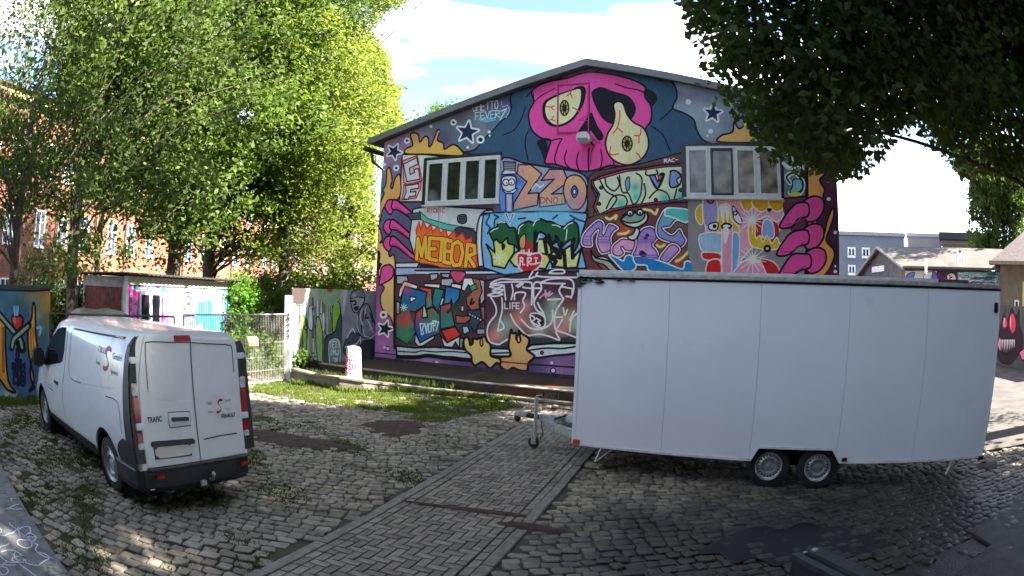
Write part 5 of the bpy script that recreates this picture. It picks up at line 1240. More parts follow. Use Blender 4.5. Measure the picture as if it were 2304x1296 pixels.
def paint_green(P):
    P.use(640, 620, 4.985)
    for _ in range(70):
        x = random.uniform(60, 640); y0 = random.uniform(160, 500); y1 = y0 + random.uniform(150, 520); w = random.uniform(8, 30)
        P.poly([(x, y0), (x + w, y0 + 10), (x + w * 1.1, y1 - 40), (x + w * .5, y1), (x - 3, y1 - 40)], random.choice([(150, 160, 150), (176, 184, 176), (96, 104, 104), (140, 176, 100), (110, 130, 66), (206, 212, 206), (84, 90, 92), (196, 204, 198)]), (50, 55, 55), 1.0)
    P.poly([(85, 150), (240, 150), (230, 220), (200, 320), (90, 300)], (56, 44, 42), None); P.poly([(60, 320), (130, 310), (125, 530), (60, 540)], (232, 236, 236), K, 1.5, sm=False)
    P.poly([(120, 330), (170, 340), (165, 530), (110, 535)], (96, 118, 130), K, 1.5, sm=False)
    P.poly([(180, 460), (230, 480), (240, 560), (215, 590), (250, 640), (240, 900), (215, 960), (205, 700)], (140, 182, 74), K, 1.6)
    P.poly([(545, 330), (620, 320), (615, 560), (560, 630), (540, 600)], (124, 178, 66), K, 1.5); P.poly([(390, 155), (620, 150), (620, 260), (520, 340), (400, 280)], (132, 156, 122), None)
    P.poly([(275, 360), (310, 360), (320, 560), (300, 620), (265, 560)], (190, 206, 200), K, 1.6); P.poly([(360, 480), (400, 500), (430, 700), (420, 980), (380, 980), (350, 700)], (150, 176, 100), K, 1.8)
    P.poly([(470, 680), (560, 640), (600, 500), (640, 460), (640, 1000), (560, 1040), (450, 1010), (450, 760)], (64, 76, 76), K, 2); P.poly([(510, 740), (615, 740), (620, 1010), (520, 1010), (500, 900)], (118, 132, 128), (190, 210, 204), 2)
    P.text('TETI', 505, 740, 70, (196, 214, 208), 2.4, w=24); P.text('IMJ', 510, 830, 60, (196, 214, 208), 2.4, w=28); P.line([(570, 930), (570, 1020), (590, 940), (550, 930)], (190, 210, 204), 2.4)
    P.poly([(70, 540), (150, 540), (150, 940), (70, 960)], (128, 142, 154), None); P.line([(85, 800), (130, 780), (90, 850), (140, 840), (95, 900), (135, 900), (100, 970)], (190, 210, 226), 3)
    P.poly([(70, 990), (200, 920), (440, 980), (440, 1060), (70, 1060)], (44, 40, 34), None)
    P.poly([(480, 155), (535, 155), (530, 185), (495, 188)], (170, 60, 44), None); P.line([(265, 240), (360, 245), (340, 350), (290, 340)], (150, 156, 150), 2)
def paint_grey(P):
    P.use(640, 620, 4.985)
    for _ in range(40): P.blob((random.uniform(650, 1050), random.uniform(150, 980)), random.uniform(25, 70), random.choice([(126, 126, 134), (104, 104, 114), (140, 140, 148)]), .4)
    D1, D2, LG = (36, 36, 44), (64, 64, 74), (188, 190, 200)
    P.blob((900, 880), 110, D2, .9); P.blob((1000, 880), 90, D2, .9)
    P.poly([(740, 250), (760, 190), (820, 160), (880, 180), (900, 250), (880, 320), (840, 380), (810, 420), (770, 400), (750, 330)], (150, 152, 162), D1, 2)
    P.poly([(740, 260), (760, 190), (830, 160), (890, 190), (895, 250), (820, 240)], (110, 112, 124), D1, 1.6)
    P.line([(750, 290), (790, 285), (800, 320), (775, 330)], D1, 3); P.poly([(775, 360), (830, 340), (825, 385), (790, 395)], D1, None); P.blob((780, 225), 20, LG, .7)
    P.poly([(840, 400), (900, 320), (950, 340), (1000, 500), (1030, 640), (900, 700), (830, 640), (820, 540)], (112, 114, 124), D1, 2)
    for s in ([(870, 380), (850, 470), (880, 560)], [(920, 350), (900, 430), (930, 500), (990, 600)], [(820, 450), (815, 560), (840, 640)], [(950, 520), (970, 600), (1010, 650)], [(880, 600), (900, 680), (950, 690)]): P.line(s, LG, 1.6); 
    for s in ([(890, 400), (880, 500)], [(960, 420), (990, 520)], [(860, 560), (870, 640)], [(915, 440), (910, 480), (940, 470)]): P.line(s, D1, 3)
    P.poly([(660, 830), (700, 700), (770, 640), (830, 660), (860, 760), (840, 860), (820, 900), (700, 900)], (70, 70, 80), D1, 2)
    for s in ([(680, 800), (800, 770), (840, 720)], [(690, 920), (720, 830), (790, 810), (800, 900)], [(850, 690), (860, 860), (840, 930)], [(900, 900), (940, 840), (920, 800)], [(1030, 760), (1020, 880), (990, 930)], [(700, 700), (760, 600), (790, 640)], [(1040, 640), (940, 720)], [(870, 960), (910, 900)]): P.line(s, LG, 2.4)
    P.poly([(700, 920), (715, 830), (780, 820), (800, 910), (790, 930)], D1, None); P.poly([(860, 760), (1010, 730), (1030, 900), (880, 970)], (44, 44, 54), D1, 2)
    P.poly([(650, 150), (705, 140), (690, 300), (650, 460)], (170, 172, 176), None)
G1, G2, G3 = gnd(655, 838), gnd(768, 830), WF.world(-0.05, 0.35)
frg = frame2(G1, G2); ztg = frg.hit(720, 650)[1]
t1, f1_, L1 = board('painted_board', 'board painted with dripping green and grey stripes between the white post and the grey portrait', G1, G2, ztg, 0.05, paint_green, base=(158, 166, 160), z0=.05, gain=1.25)
t2, f2_, L2 = board('painted_board', 'board with a grey portrait of a laughing figure next to the mural wall', f1_.world(L1 + .02, 0), G3, ztg, 0.05, paint_grey, base=(132, 132, 142), z0=.12, gain=1.2)
wp = thing('fence_post', 'white weathered post at the right end of the wire mesh gate', 'post', tuple(gnd(648, 858)), 0)
pz = 2.25
AP2 = Paint(Frame(*gnd(648, 858)[:2], 0.0), -.15, .15, 0, pz, 120, (212, 214, 214), y=-.08); AP2.use(0, 0, 1)
for y_ in (712, 722, 735, 748, 760): AP2.line([(642, y_), (650, y_ - 6), (646, y_ + 4)], (60, 70, 80), 2)
obj('post', MB().box(-.09, .09, -.08, .08, 0, pz), AP2.material('post_paint', brick=False), wp, bevel=.008)

# ------------------------------------------------------------------ mesh site fence
M_wire = mat('fence_wire', (0.30, 0.29, 0.26), rough=.5, metal=.3, var=.1)
M_wired = mat('fence_tube_dark', (0.035, 0.033, 0.032), rough=.6, var=.2)
def mesh_fence(label, A_, B_, H_, m, nb, hor=(0.35, .68, 1.05)):
    fr = frame2(A_, B_); L_ = float(np.linalg.norm(np.array(B_[:2]) - np.array(A_[:2])))
    t = thing('mesh_fence', label, 'fence', tuple(fr.o), fr.yaw, 'wire mesh site fence panels')
    obj('top_tube', MB().tube([(0, 0, H_), (L_, 0, H_)], 0.021, 8), m, t)
    obj('bottom_tube', MB().tube([(0, 0, 0.06), (L_, 0, 0.06)], 0.021, 8), M_wire, t)
    for x in (0, L_): obj('side_tube', MB().tube([(x, 0, 0.0), (x, 0, H_)], 0.023, 8), m if x == 0 or m is M_wired else M_wire, t)
    bar = MB().tube([(0, 0, 0.06), (0, 0, H_)], 0.0065, 5)
    b0 = None
    for i in range(1, nb):
        x = L_ * i / nb
        if b0 is None: b0 = obj('vertical_wire', bar, M_wire, t, loc=(x, 0, 0))
        else:
            o = b0.copy(); COL.objects.link(o); o.parent = t; o.location = (x, 0, 0)
    for z in hor: obj('horizontal_wire', MB().tube([(0, 0.008, z), (L_, 0.008, z)], 0.006, 5), M_wire, t)
    return t
GR_ = gnd(649, 858); 
fz = Frame(GR_[0], GR_[1], 0)
# post height from the photo: top at y=707
r_ = ray(645, 707); HF = CAM_H + r_[2] * math.hypot(GR_[0], GR_[1]) / math.hypot(r_[0], r_[1])
dL = GR_[:2] - gnd(560, 868)[:2]; dL /= np.linalg.norm(dL)
fre = Frame(GR_[0], GR_[1], math.atan2(-dL[1], -dL[0])); xl, _ = fre.hit(412, 720)
GL_ = fre.world(min(xl, 9.5), 0)
mesh_fence('wire mesh gate panel standing on the grass between the van and the white post', GL_, GR_, HF, M_wire, 62)
P2a, P2b = at_range(392, 712, 13.4), at_range(112, 706, 12.6)
P2a[2] = P2b[2] = 0
mesh_fence('wire mesh fence panel with dark top tube behind the van roof', P2b, P2a, float(at_range(250, 709, 13.0)[2]), M_wired, 3)

# ------------------------------------------------------------------ container shed
SL = at_range(284, 640, 17.0); SR = at_range(527, 640, 21.5); SL[2] = SR[2] = 0
SF = frame2(SL, SR); SLEN = float(np.linalg.norm((SR - SL)[:2]))
zl = SF.hit(290, 612)[1]; zr_ = SF.hit(520, 628)[1]
SB_ = at_range(216, 640, 19.0); SDEP = abs(SF.loc([SB_[0], SB_[1], 0])[1])
SDEP = max(SDEP, 1.8)
shed = thing('container_shed', 'pink, white and turquoise painted container shed with a corrugated roof', 'shed', tuple(SF.o), SF.yaw)
def paint_shed(P):
    P.use(200, 580, 5.009)
    P.poly([(455, 225), (960, 255), (960, 860), (450, 840)], (240, 26, 165), None, sm=False)
    P.poly([(900, 250), (1030, 260), (1030, 900), (880, 900)], (246, 206, 240), None, sm=False)
    for _ in range(40): P.blob((random.uniform(820, 960), random.uniform(300, 800)), random.uniform(12, 40), random.choice([(250, 210, 240), (240, 90, 190), (250, 170, 226)]), .6)
    for _ in range(30): P.blob((random.uniform(455, 545), random.uniform(400, 800)), random.uniform(8, 26), random.choice([(250, 200, 240), (236, 30, 160), (250, 240, 250)]), .6)
    P.poly([(485, 340), (520, 270), (545, 300), (560, 340), (640, 340), (690, 290), (720, 330), (735, 290), (760, 350), (800, 360), (830, 300), (880, 320), (860, 400), (820, 410), (800, 370), (540, 370)], (70, 206, 236), (250, 250, 255), 2, sm=False)
    for x in (590, 620, 690, 720): P.line([(x, 300), (x + 10, 345)], (250, 240, 250), 2)
    for s in ([(470, 420), (520, 470), (480, 540), (525, 600)], [(830, 440), (880, 420), (890, 480), (850, 500), (890, 560), (850, 620)], [(860, 640), (890, 700), (860, 760)], [(470, 640), (520, 560), (530, 620), (490, 760)]): P.line(s, (250, 230, 250), 4); P.line(s, (226, 60, 190), 1.5)
    P.poly([(1010, 260), (1540, 280), (1540, 900), (1010, 900)], (236, 240, 246), None, sm=False)
    P.poly([(1200, 260), (1330, 250), (1380, 600), (1210, 620)], (226, 244, 252), None)
    P.poly([(1380, 290), (1520, 290), (1510, 560), (1400, 580)], (190, 170, 236), None)
    P.poly([(1240, 500), (1370, 480), (1380, 640), (1215, 640), (1215, 560)], (40, 226, 240), None); P.poly([(1210, 650), (1540, 640), (1540, 900), (1210, 900)], (26, 156, 180), None, sm=False)
    P.poly([(1500, 650), (1630, 640), (1630, 900), (1520, 900)], (86, 60, 170), None, sm=False)
    for x in range(1230, 1540, 26): P.line([(x, 280), (x + 4, 890)], (176, 190, 220), 1.2, sm=False)
    P.poly([(1030, 375), (1205, 380), (1205, 620), (1030, 610)], (236, 236, 232), (120, 120, 120), 1.5, sm=False)
    for s in ([(1060, 420), (1100, 390), (1170, 410), (1190, 460)], [(1070, 480), (1100, 440), (1150, 450), (1170, 500)], [(1080, 560), (1110, 530), (1140, 520), (1100, 500)], [(1060, 430), (1050, 540), (1090, 590)]): P.line(s, (70, 70, 76), 3)
    P.poly([(1070, 680), (1100, 660), (1200, 670), (1190, 830), (1080, 820)], (120, 130, 140), (50, 60, 70), 2)
    for _ in range(22): P.disc((random.uniform(1090, 1190), random.uniform(680, 820)), random.uniform(4, 12), random.choice([(60, 66, 76), (196, 200, 206), (120, 130, 150)]))
    P.poly([(1220, 760), (1280, 740), (1260, 840), (1230, 830)], (180, 220, 246), None); P.poly([(1520, 300), (1620, 300), (1620, 640), (1530, 560)], (60, 206, 222), None)
    P.line([(1560, 320), (1600, 340), (1570, 380), (1600, 420), (1560, 460)], (30, 130, 150), 4); P.line([(1540, 400), (1560, 500), (1620, 520)], (246, 250, 250), 8)
PS = Paint(SF, 0, SLEN, 0, 2.7, 110, (238, 234, 226)); PS.k = 1.3; paint_shed(PS)
M_shed = PS.material('shed_paint', gain=.52, brick=False, bump=.2, grime=.12)
cor = MB(); n = int(SLEN / 0.09)
zz = lambda x: zl + (zr_ - zl) * x / SLEN - 0.12
xs = [SLEN * i / n for i in range(n + 1)]
V = []
for i, x in enumerate(xs):
    y_ = -0.012 if (i // 1) % 2 else 0.012
    V += [(x, y_, 0), (x, y_, zz(x))]
cor.add(V, [(2 * i, 2 * i + 2, 2 * i + 3, 2 * i + 1) for i in range(n)])
obj('front_panel', cor, M_shed, shed, fix=False)
obj('shed_core', MB().box(0.02, SLEN - .02, 0.03, SDEP, 0, min(zz(0), zz(SLEN)) - .02), mat('shed_side', (0.5, 0.48, 0.45), rough=.7, var=.1), shed)
PSd = MB().box(-0.03, 0.0, 0.0, SDEP, 0, zz(0))
obj('end_wall', PSd, mat('pale_frame', (.42, .38, .36), rough=.8, var=.2), shed)
obj('red_panel', MB().box(-0.05, -0.033, 0.18, SDEP - .12, 0.1, zz(0) - 0.28), mat('red_panel', (0.16, 0.018, 0.014), rough=.7, var=.35, dirt=((0.30, 0.25, 0.2), 5, .6)), shed)
for k in range(7):
    y_ = .25 + (SDEP - .45) * k / 7
    obj('bare_slat', MB().add([(-.06, y_, .1), (-.06, y_ + .06, .1), (-.06, y_ + .1, .6 + .8 * random.random()), (-.06, y_ - .03, .5 + .6 * random.random()), (-.053, y_, .1), (-.053, y_ + .06, .1), (-.053, y_ + .1, 1.1), (-.053, y_ - .03, 1.0)], [(0, 1, 2, 3), (7, 6, 5, 4), (0, 4, 5, 1), (1, 5, 6, 2), (2, 6, 7, 3), (3, 7, 4, 0)]), mat('bare_wood', (.4, .33, .25), rough=.8), shed)
obj('corner_post', MB().box(-0.06, 0.06, -0.05, 0.06, 0, zz(0) + .02), mat('pale_frame2', (.62, .58, .6), rough=.6), shed)
obj('top_beam', MB().prism([(0.06, zz(0) - .2), (SLEN, zz(SLEN) - .2), (SLEN, zz(SLEN) + .02), (0.06, zz(0) + .02)], -0.05, -0.016), mat('cream_beam', (.42, .39, .32), rough=.6), shed)
rf = MB(); n = 60; V = []
for i in range(n + 1):
    x = -0.35 + (SLEN + 0.5) * i / n; z = zz(max(0, min(SLEN, x))) + 0.05 + (0.018 if i % 2 else -0.018)
    V += [(x, -0.35, z + .02), (x, SDEP + .4, z + 0.0), (x, -0.35, z + .045), (x, SDEP + .4, z + .025)]
rf.add(V, [(4 * i, 4 * i + 4, 4 * i + 5, 4 * i + 1) for i in range(n)] + [(4 * i + 2, 4 * i + 3, 4 * i + 7, 4 * i + 6) for i in range(n)] + [(4 * i, 4 * i + 2, 4 * i + 6, 4 * i + 4) for i in range(n)])
obj('corrugated_roof', rf, mat('rusty_tin', (.035, .026, .024), rough=.7, var=.3), shed, fix=False)
w0_, wz1 = SF.hit(312, 657); w1_, wz0 = SF.hit(360, 731)
wm = MB(); a, b, c_, d = w0_, w1_, wz0, wz1; mid = (a + b) / 2
wm.box(a, b, -.06, -.015, d - .07, d).box(a, b, -.06, -.015, c_, c_ + .09)
for x in (a, mid - .075, mid + .004, b - .08): wm.box(x, x + .075, -.061, -.014, c_ + .09, d - .07)
sw = obj('window', wm, mat('pale_blue_frame', (.42, .5, .54), rough=.5), shed)
for x0, x1 in ((a + .078, mid - .077), (mid + .08, b - .082)): obj('pane', MB().box(x0, x1, -.04, -.03, c_ + .09, d - .07), glass_mat('shed_glass', (.012, .01, .016)), sw)

# tarp covered pile left of the shed
def lump(name, label, cat, c, rx, ry, h, mtl, rot=0.0, seed=0, sq=3.5, z0=0.0):
    rr = np.random.default_rng(seed); n, m_ = 40, 14; V = []; Fs = []
    for j in range(m_ + 1):
        a_ = j / m_ * PI / 2; s = math.cos(a_) ** .35 if j < m_ else 0.0; v = math.sin(a_) ** .8
        for i in range(n):
            t = 2 * PI * i / n
            e = (abs(math.cos(t)) ** sq + abs(math.sin(t)) ** sq) ** (-1 / sq)
            w = 1 + .05 * math.sin(5 * t + seed) * (1 - v) + .03 * math.sin(9 * t + 2 * v * 3)
            V.append((rx * e * math.cos(t) * s * w, ry * e * math.sin(t) * s * w, h * v * (1 + .05 * math.sin(3 * t + 4 * v) * s) - .03))
    for j in range(m_):
        for i in range(n): Fs.append((j * n + i, j * n + (i + 1) % n, (j + 1) * n + (i + 1) % n, (j + 1) * n + i))
    o = obj(name, MB().add(V, Fs), mtl, smooth=True, loc=(c[0], c[1], z0), rotz=rot)
    return tag(o, label, cat)
M_tarp = mat('pale_tarp', (.26, .23, .18), rough=.75, var=.25, scale=1.5, bump=.9, bscale=6)
tc_ = at_range(225, 700, 16.5)
lump('tarpaulin', 'pale tarpaulin over a big pile left of the pink container shed', 'tarpaulin', tc_, 1.25, .9, at_range(225, 694, 16.5)[2], M_tarp, .55, 3)

# ------------------------------------------------------------------ brick school building at the back
EV_A, EV_B = (0, 190), (92, 222)
BH = 13.5
def at_height(px, py, z): r = ray(px, py); return EYE + r * ((z - CAM_H) / r[2])
ea, eb = at_height(*EV_A, BH + 0.0), at_height(*EV_B, BH)
dd_ = (eb - ea)[:2]; dd_ /= np.linalg.norm(dd_)
bs = ea[:2] - dd_ * 4
BF = Frame(bs[0], bs[1], math.atan2(dd_[1], dd_[0]))
BLN = BF.hit(850, 600)[0] + 12
BLN = min(BLN, 90)
brk = thing('brick_school', 'long red brick building with white windows behind the trees on the left', 'building', tuple(BF.o), BF.yaw)
mbk = bpy.data.materials.new('red_brick'); mbk.use_nodes = True
N, L = mbk.node_tree.nodes, mbk.node_tree.links
tcn = N.new('ShaderNodeTexCoord'); sx = N.new('ShaderNodeSeparateXYZ'); cx = N.new('ShaderNodeCombineXYZ'); L.new(tcn.outputs['Object'], sx.inputs[0]); L.new(sx.outputs['X'], cx.inputs['X']); L.new(sx.outputs['Z'], cx.inputs['Y'])
bt_ = N.new('ShaderNodeTexBrick'); bt_.inputs['Scale'].default_value = 1; bt_.inputs['Brick Width'].default_value = .25; bt_.inputs['Row Height'].default_value = .085; bt_.inputs['Mortar Size'].default_value = .008
bt_.inputs['Color1'].default_value = (.25, .085, .045, 1); bt_.inputs['Color2'].default_value = (.17, .055, .032, 1); bt_.inputs['Mortar'].default_value = (.2, .13, .095, 1)
L.new(cx.outputs[0], bt_.inputs['Vector']); no_ = N.new('ShaderNodeTexNoise'); no_.inputs['Scale'].default_value = .6; L.new(tcn.outputs['Object'], no_.inputs['Vector'])
mx_ = N.new('ShaderNodeMix'); mx_.data_type = 'RGBA'; mx_.blend_type = 'MULTIPLY'; mx_.inputs['Factor'].default_value = .5; L.new(bt_.outputs['Color'], mx_.inputs['A']); L.new(no_.outputs['Fac'], mx_.inputs['B'])
L.new(mx_.outputs['Result'], N['Principled BSDF'].inputs['Base Color']); N['Principled BSDF'].inputs['Roughness'].default_value = .9
obj('wall', MB().box(0, BLN, 0.0, 12, -.03, BH), mbk, brk)
obj('cornice', MB().box(-.2, BLN + .2, -.5, -.003, BH - .55, BH), mat('cornice_timber', (.32, .22, .09), rough=.8, var=.2), brk)
obj('roof', MB().add([(-.5, -.8, BH + .01), (BLN + .5, -.8, BH + .01), (BLN + .5, 12, BH + .01), (-.5, 12, BH + .01), (-.5, 6, BH + 2.5), (BLN + .5, 6, BH + 2.5)], [(0, 1, 5, 4), (2, 3, 4, 5), (0, 4, 3), (1, 2, 5), (0, 3, 2, 1)]), mat('dark_tiles', (.07, .05, .045), rough=.8, var=.2), brk)
wproto = None
zrows = [(0.8, 1.5), (4.3, 2.3), (8.6, 2.3)]
for z0_, h_ in zrows:
    x = 1.8; i = 0; fm = None
    while x < BLN - 2:
        w_ = 1.15
        if fm is None:
            f = MB(); t = .09
            f.box(0, w_, -.05, .0 - .004, z0_ + h_ - t, z0_ + h_).box(0, w_, -.12, -.004, z0_ - .08, z0_ + t)
            f.box(0, t, -.05, -.004, z0_ + t, z0_ + h_ - t).box(w_ - t, w_, -.05, -.004, z0_ + t, z0_ + h_ - t).box(w_ / 2 - .045, w_ / 2 + .045, -.05, -.004, z0_ + t, z0_ + h_ - t)
            for k in (1, 2): f.box(t, w_ / 2 - .045, -.045, -.006, z0_ + h_ * k / 3 - .025, z0_ + h_ * k / 3 + .025).box(w_ / 2 + .045, w_ - t, -.045, -.006, z0_ + h_ * k / 3 - .025, z0_ + h_ * k / 3 + .025)
            fm = obj('window', f, M_window_white, brk, loc=(x, 0, 0)); pn = obj('pane', MB().box(t, w_ - t, -.02, -.008, z0_ + t, z0_ + h_ - t), glass_mat('school_glass', (.02, .024, .035)), fm)
            si = obj('window_arch', MB().box(-.1, w_ + .1, -.06, -.003, z0_ + h_ + .003, z0_ + h_ + .18), mat('arch_brick', (.26, .07, .035), rough=.9, var=.2), fm)
        else:
            o = fm.copy(); COL.objects.link(o); o.parent = brk; o.location = (x, 0, 0)
            for ch in (pn, si): c2 = ch.copy(); COL.objects.link(c2); c2.parent = o
        x += 2.7 if i % 3 != 2 else 3.6; i += 1
pf = None
xx = 4.2
while xx < BLN - 2:
    if pf is None: pf = obj('drainpipe', MB().tube([(0, -.12, 0), (0, -.12, BH - .5)], .07, 8), mat('pipe_brown', (.1, .05, .04), rough=.6), brk, loc=(xx, 0, 0))
    else: o = pf.copy(); COL.objects.link(o); o.parent = brk; o.location = (xx, 0, 0)
    xx += 9.0

# ------------------------------------------------------------------ far buildings on the right
def far_block(name, label, px0, px1, ytop, R, depth, col, m=None, yaw_extra=0.0, R2=None):
    a = at_range(px0, ytop, R); b = at_range(px1, ytop, R2 or R)
    fr = frame2(a, b); L_ = float(np.linalg.norm((b - a)[:2])); zt_ = (a[2] + b[2]) / 2
    t = thing(name, label, 'building', tuple([fr.o[0], fr.o[1], 0]), fr.yaw)
    obj('wall', MB().box(0, L_, 0, depth, -.03, zt_), m or mat(name + '_wall', col, rough=.9, var=.06, scale=.5), t)
    obj('parapet', MB().box(-.15, L_ + .15, -.15, depth + .15, zt_, zt_ + .35), mat('parapet_light', (.30, .30, .31), rough=.7), t)
    return t, fr, L_, zt_
def far_window(t, fr, px0, px1, py0, py1, mat_g, name='window'):
    x0, z1 = fr.hit(px0, py0); x1, z0 = fr.hit(px1, py1); w = .16
    f = MB().box(x0, x1, -.08, -.004, z1 - w, z1).box(x0, x1, -.12, -.004, z0 - w, z0 + w * .6).box(x0, x0 + w, -.08, -.004, z0 + w, z1 - w).box(x1 - w, x1, -.08, -.004, z0 + w, z1 - w).box((x0 + x1) / 2 - .07, (x0 + x1) / 2 + .07, -.08, -.004, z0 + w, z1 - w)
    o = obj(name, f, mat('far_frame', (.85, .85, .85), rough=.5), t)
    obj('pane', MB().box(x0 + w, x1 - w, -.03, -.01, z0 + w * .6, z1 - w), mat_g, o)
M_fg = glass_mat('far_glass', (.01, .013, .02))
ta, fa, La, za = far_block('apartment_block', 'pale grey apartment block with small white windows right of the mural hall', 1840, 2034, 530, 62, 14, (.17, .19, .22))
for q in [(1907, 1925, 556, 577), (1939, 1957, 557, 578), (1908, 1925, 596, 616), (1976, 1992, 560, 576), (2006, 2022, 562, 578), (1980, 1996, 600, 618)]: far_window(ta, fa, *q, M_fg)
tb, fb_, Lb, zb = far_block('apartment_block', 'pinkish flat roofed block with one dark window beyond the timber shed', 2042, 2118, 533, 66, 12, (.24, .21, .22))
far_window(tb, fb_, 2080, 2098, 558, 564, M_fg)
tc2, fc_, Lc, zc = far_block('apartment_block', 'low grey block under a black flat roof beside the ivy covered tree', 2120, 2230, 551, 60, 12, (.18, .18, .19))
obj('flat_roof', MB().box(-.3, Lc + .5, -1.2, 12, zc + .36, zc + 1.0), mat('black_roof', (.03, .03, .035), rough=.8), tc2)

# timber gabled shed with graffiti side wall
TG = at_range(1936, 640, 41); TH = at_range(2036, 640, 33.5); TG[2] = TH[2] = 0
TF = frame2(TG, TH); TW = float(np.linalg.norm((TH - TG)[:2]))
timber = thing('timber_barn', 'grey timber gabled barn with a small white sign behind the trailer', 'barn', tuple(TF.o), TF.yaw)
ap, apz = TF.hit(1973, 566); _, ez = TF.hit(2033, 605)
_, ez2 = TF.hit(1936, 618)
ap = TW * .5
gp = MB().prism([(0, -.03), (TW, -.03), (TW, ez), (ap, apz), (0, ez)], 0, .15)
M_timber = mat('weathered_boards', (.085, .08, .095), rough=.9, var=.3, scale=3)
obj('gable_wall', gp, M_timber, timber)
for k in range(18):
    x = TW * (k + .5) / 18; top = ez + (apz - ez) * (1 - abs(x - ap) / (TW / 2)) - .05
    obj('plank', MB().box(x - TW / 36 + .012, x + TW / 36 - .012, -.03, -.002, 0, top), M_timber, timber)
# long side: local frame turns the corner to the right
TS = at_range(2275, 640, 33.5); TS[2] = 0
SFr = frame2(TH, TS); SLn = float(np.linalg.norm((TS - TH)[:2]))
sz = SFr.hit(2100, 606)[1]
PG = Paint(SFr, 0, SLn, 0, 4.6, 45, (56, 56, 76)); PG.k = 1.0; PG.use(2080, 600, 9.26)
PG.poly([(-420, 100), (100, 90), (290, 110), (320, 330), (-420, 330)], (190, 190, 196), None, sm=False)
for s, c in [([(-400, 250), (-330, 150), (-200, 130), (-250, 260), (-360, 300)], (90, 110, 190)), ([(-20, 200), (80, 120), (170, 130), (100, 290), (0, 290)], (200, 206, 226)), ([(170, 130), (240, 140), (300, 300), (180, 290)], (96, 96, 190)), ([(260, 130), (310, 110), (420, 190), (460, 300), (310, 320)], (90, 34, 90)), ([(370, 240), (460, 230), (460, 320), (380, 320)], (160, 30, 46))]: PG.poly(s, c, K, 2)
PG.poly([(470, 190), (540, 140), (620, 160), (660, 250), (630, 340), (500, 330), (470, 260)], (226, 200, 206), K, 3); PG.line([(510, 180), (540, 230), (520, 260), (580, 220)], K, 3)
PG.poly([(690, 120), (1560, 130), (1560, 430), (700, 330)], (150, 180, 190), None, sm=False)
for _ in range(70): PG.line([(random.uniform(700, 1550), random.uniform(140, 400)) for _ in range(3)], random.choice([(220, 200, 220), (60, 70, 90), (110, 200, 206), (230, 230, 236), (196, 150, 180)]), 3)
obj('side_wall', MB().box(0, SLn, 0, .2, -.03, sz), PG.material('barn_graffiti', brick=False), timber, loc=None)
side_o = [o for o in timber.children if o.name.startswith('side_wall')][0]
rel = TF.loc(SFr.o); side_o.location = (rel[0], rel[1], 0); side_o.rotation_euler[2] = SFr.yaw - TF.yaw
rr_ = TF.loc(SFr.world(SLn + 2, 0)); rA = np.array([TW + .25, -.25]); 
e_, bdir = np.array([TW, 0.0]), np.array([rr_[0] - TW, rr_[1]])
bn = np.array([ap - TW, 0.0])
rv = MB()
o0 = np.array([TW + .35, -.3]); g0_ = np.array([ap, -.3]); l0_ = np.array([-.35, -.3])
D3 = bdir
V = [(*o0, sz + .0), (*(o0 + D3), sz + .0), (*(g0_ + D3), apz + .12), (*g0_, apz + .12), (*l0_, ez - .25), (*(l0_ + D3), ez - .25)]
V2 = [(x, y_, z + .12) for x, y_, z in V]
rv.add(V + V2, [(0, 1, 2, 3), (3, 2, 5, 4), (6, 9, 8, 7), (9, 10, 11, 8), (0, 3, 9, 6), (3, 4, 10, 9), (0, 6, 7, 1), (4, 5, 11, 10)])
obj('roof', rv, mat('dusty_roofing', (.075, .068, .058), rough=.95, var=.18, scale=1.2, bump=.3), timber)
bg = MB().tube([(*o0, sz + .02), (*g0_, apz + .16)], .09, 6).tube([(*g0_, apz + .16), (*l0_, ez - .2)], .09, 6)
obj('barge_board', bg, mat('barge', (.3, .28, .28), rough=.8), timber)
x0, z1 = TF.hit(1964, 601); x1, z0 = TF.hit(1991, 610)
obj('sign_board', MB().box(x0, x1, -.08, -.035, z0, z1), mat('sign_white', (.7, .7, .72), rough=.6, var=.2, scale=9), timber)
for px_, py_ in ((2083, 592), (2153, 570), (2166, 571)):
    q = at_range(px_, py_, 31); l = TF.loc(q); obj('vent_pipe', MB().tube([(l[0], l[1], l[2] - .5), (l[0], l[1], l[2] + .15)], .08, 8), M_window_white, timber)

# brown rendered house and monster wall, far right
HA, HB = at_range(2250, 640, 31), at_range(2420, 640, 31); HA[2] = HB[2] = 0
HF_ = frame2(HA, HB); HL = float(np.linalg.norm((HB - HA)[:2]))
house = thing('brown_house', 'brown rendered house with tiled roof at the right edge', 'house', tuple(HF_.o), HF_.yaw)
hz_ = HF_.hit(2280, 590)[1]
obj('wall', MB().box(0, HL, 0, 8, -.03, hz_), mat('brown_render', (.14, .108, .08), rough=.95, var=.15, scale=2), house)
obj('roof', MB().add([(-.6, -.6, hz_ + .02), (HL + .6, -.6, hz_ + .02), (HL + .6, 8.6, hz_ + .02), (-.6, 8.6, hz_ + .02), (2.5, 4, hz_ + 2.4), (HL - 2.5, 4, hz_ + 2.4)], [(0, 1, 5, 4), (1, 2, 5), (2, 3, 4, 5), (3, 0, 4), (0, 3, 2, 1)]), mat('brown_tiles', (.06, .042, .038), rough=.85, var=.25, scale=5, bump=.4), house)
obj('eaves', MB().box(-.7, HL + .7, -.7, -.004, hz_ - .15, hz_ + .012), mat('eaves_pink', (.2, .15, .13), rough=.8), house)
a, z1 = HF_.hit(2283, 675); b, z0 = HF_.hit(2292, 702)
f = MB(); w = .08
f.box(a, b, -.06, -.004, z1 - w, z1).box(a, a + w, -.06, -.004, z0, z1 - w).box(b - w, b, -.06, -.004, z0, z1 - w).box(a, b, -.06, -.004, z0 - w, z0)
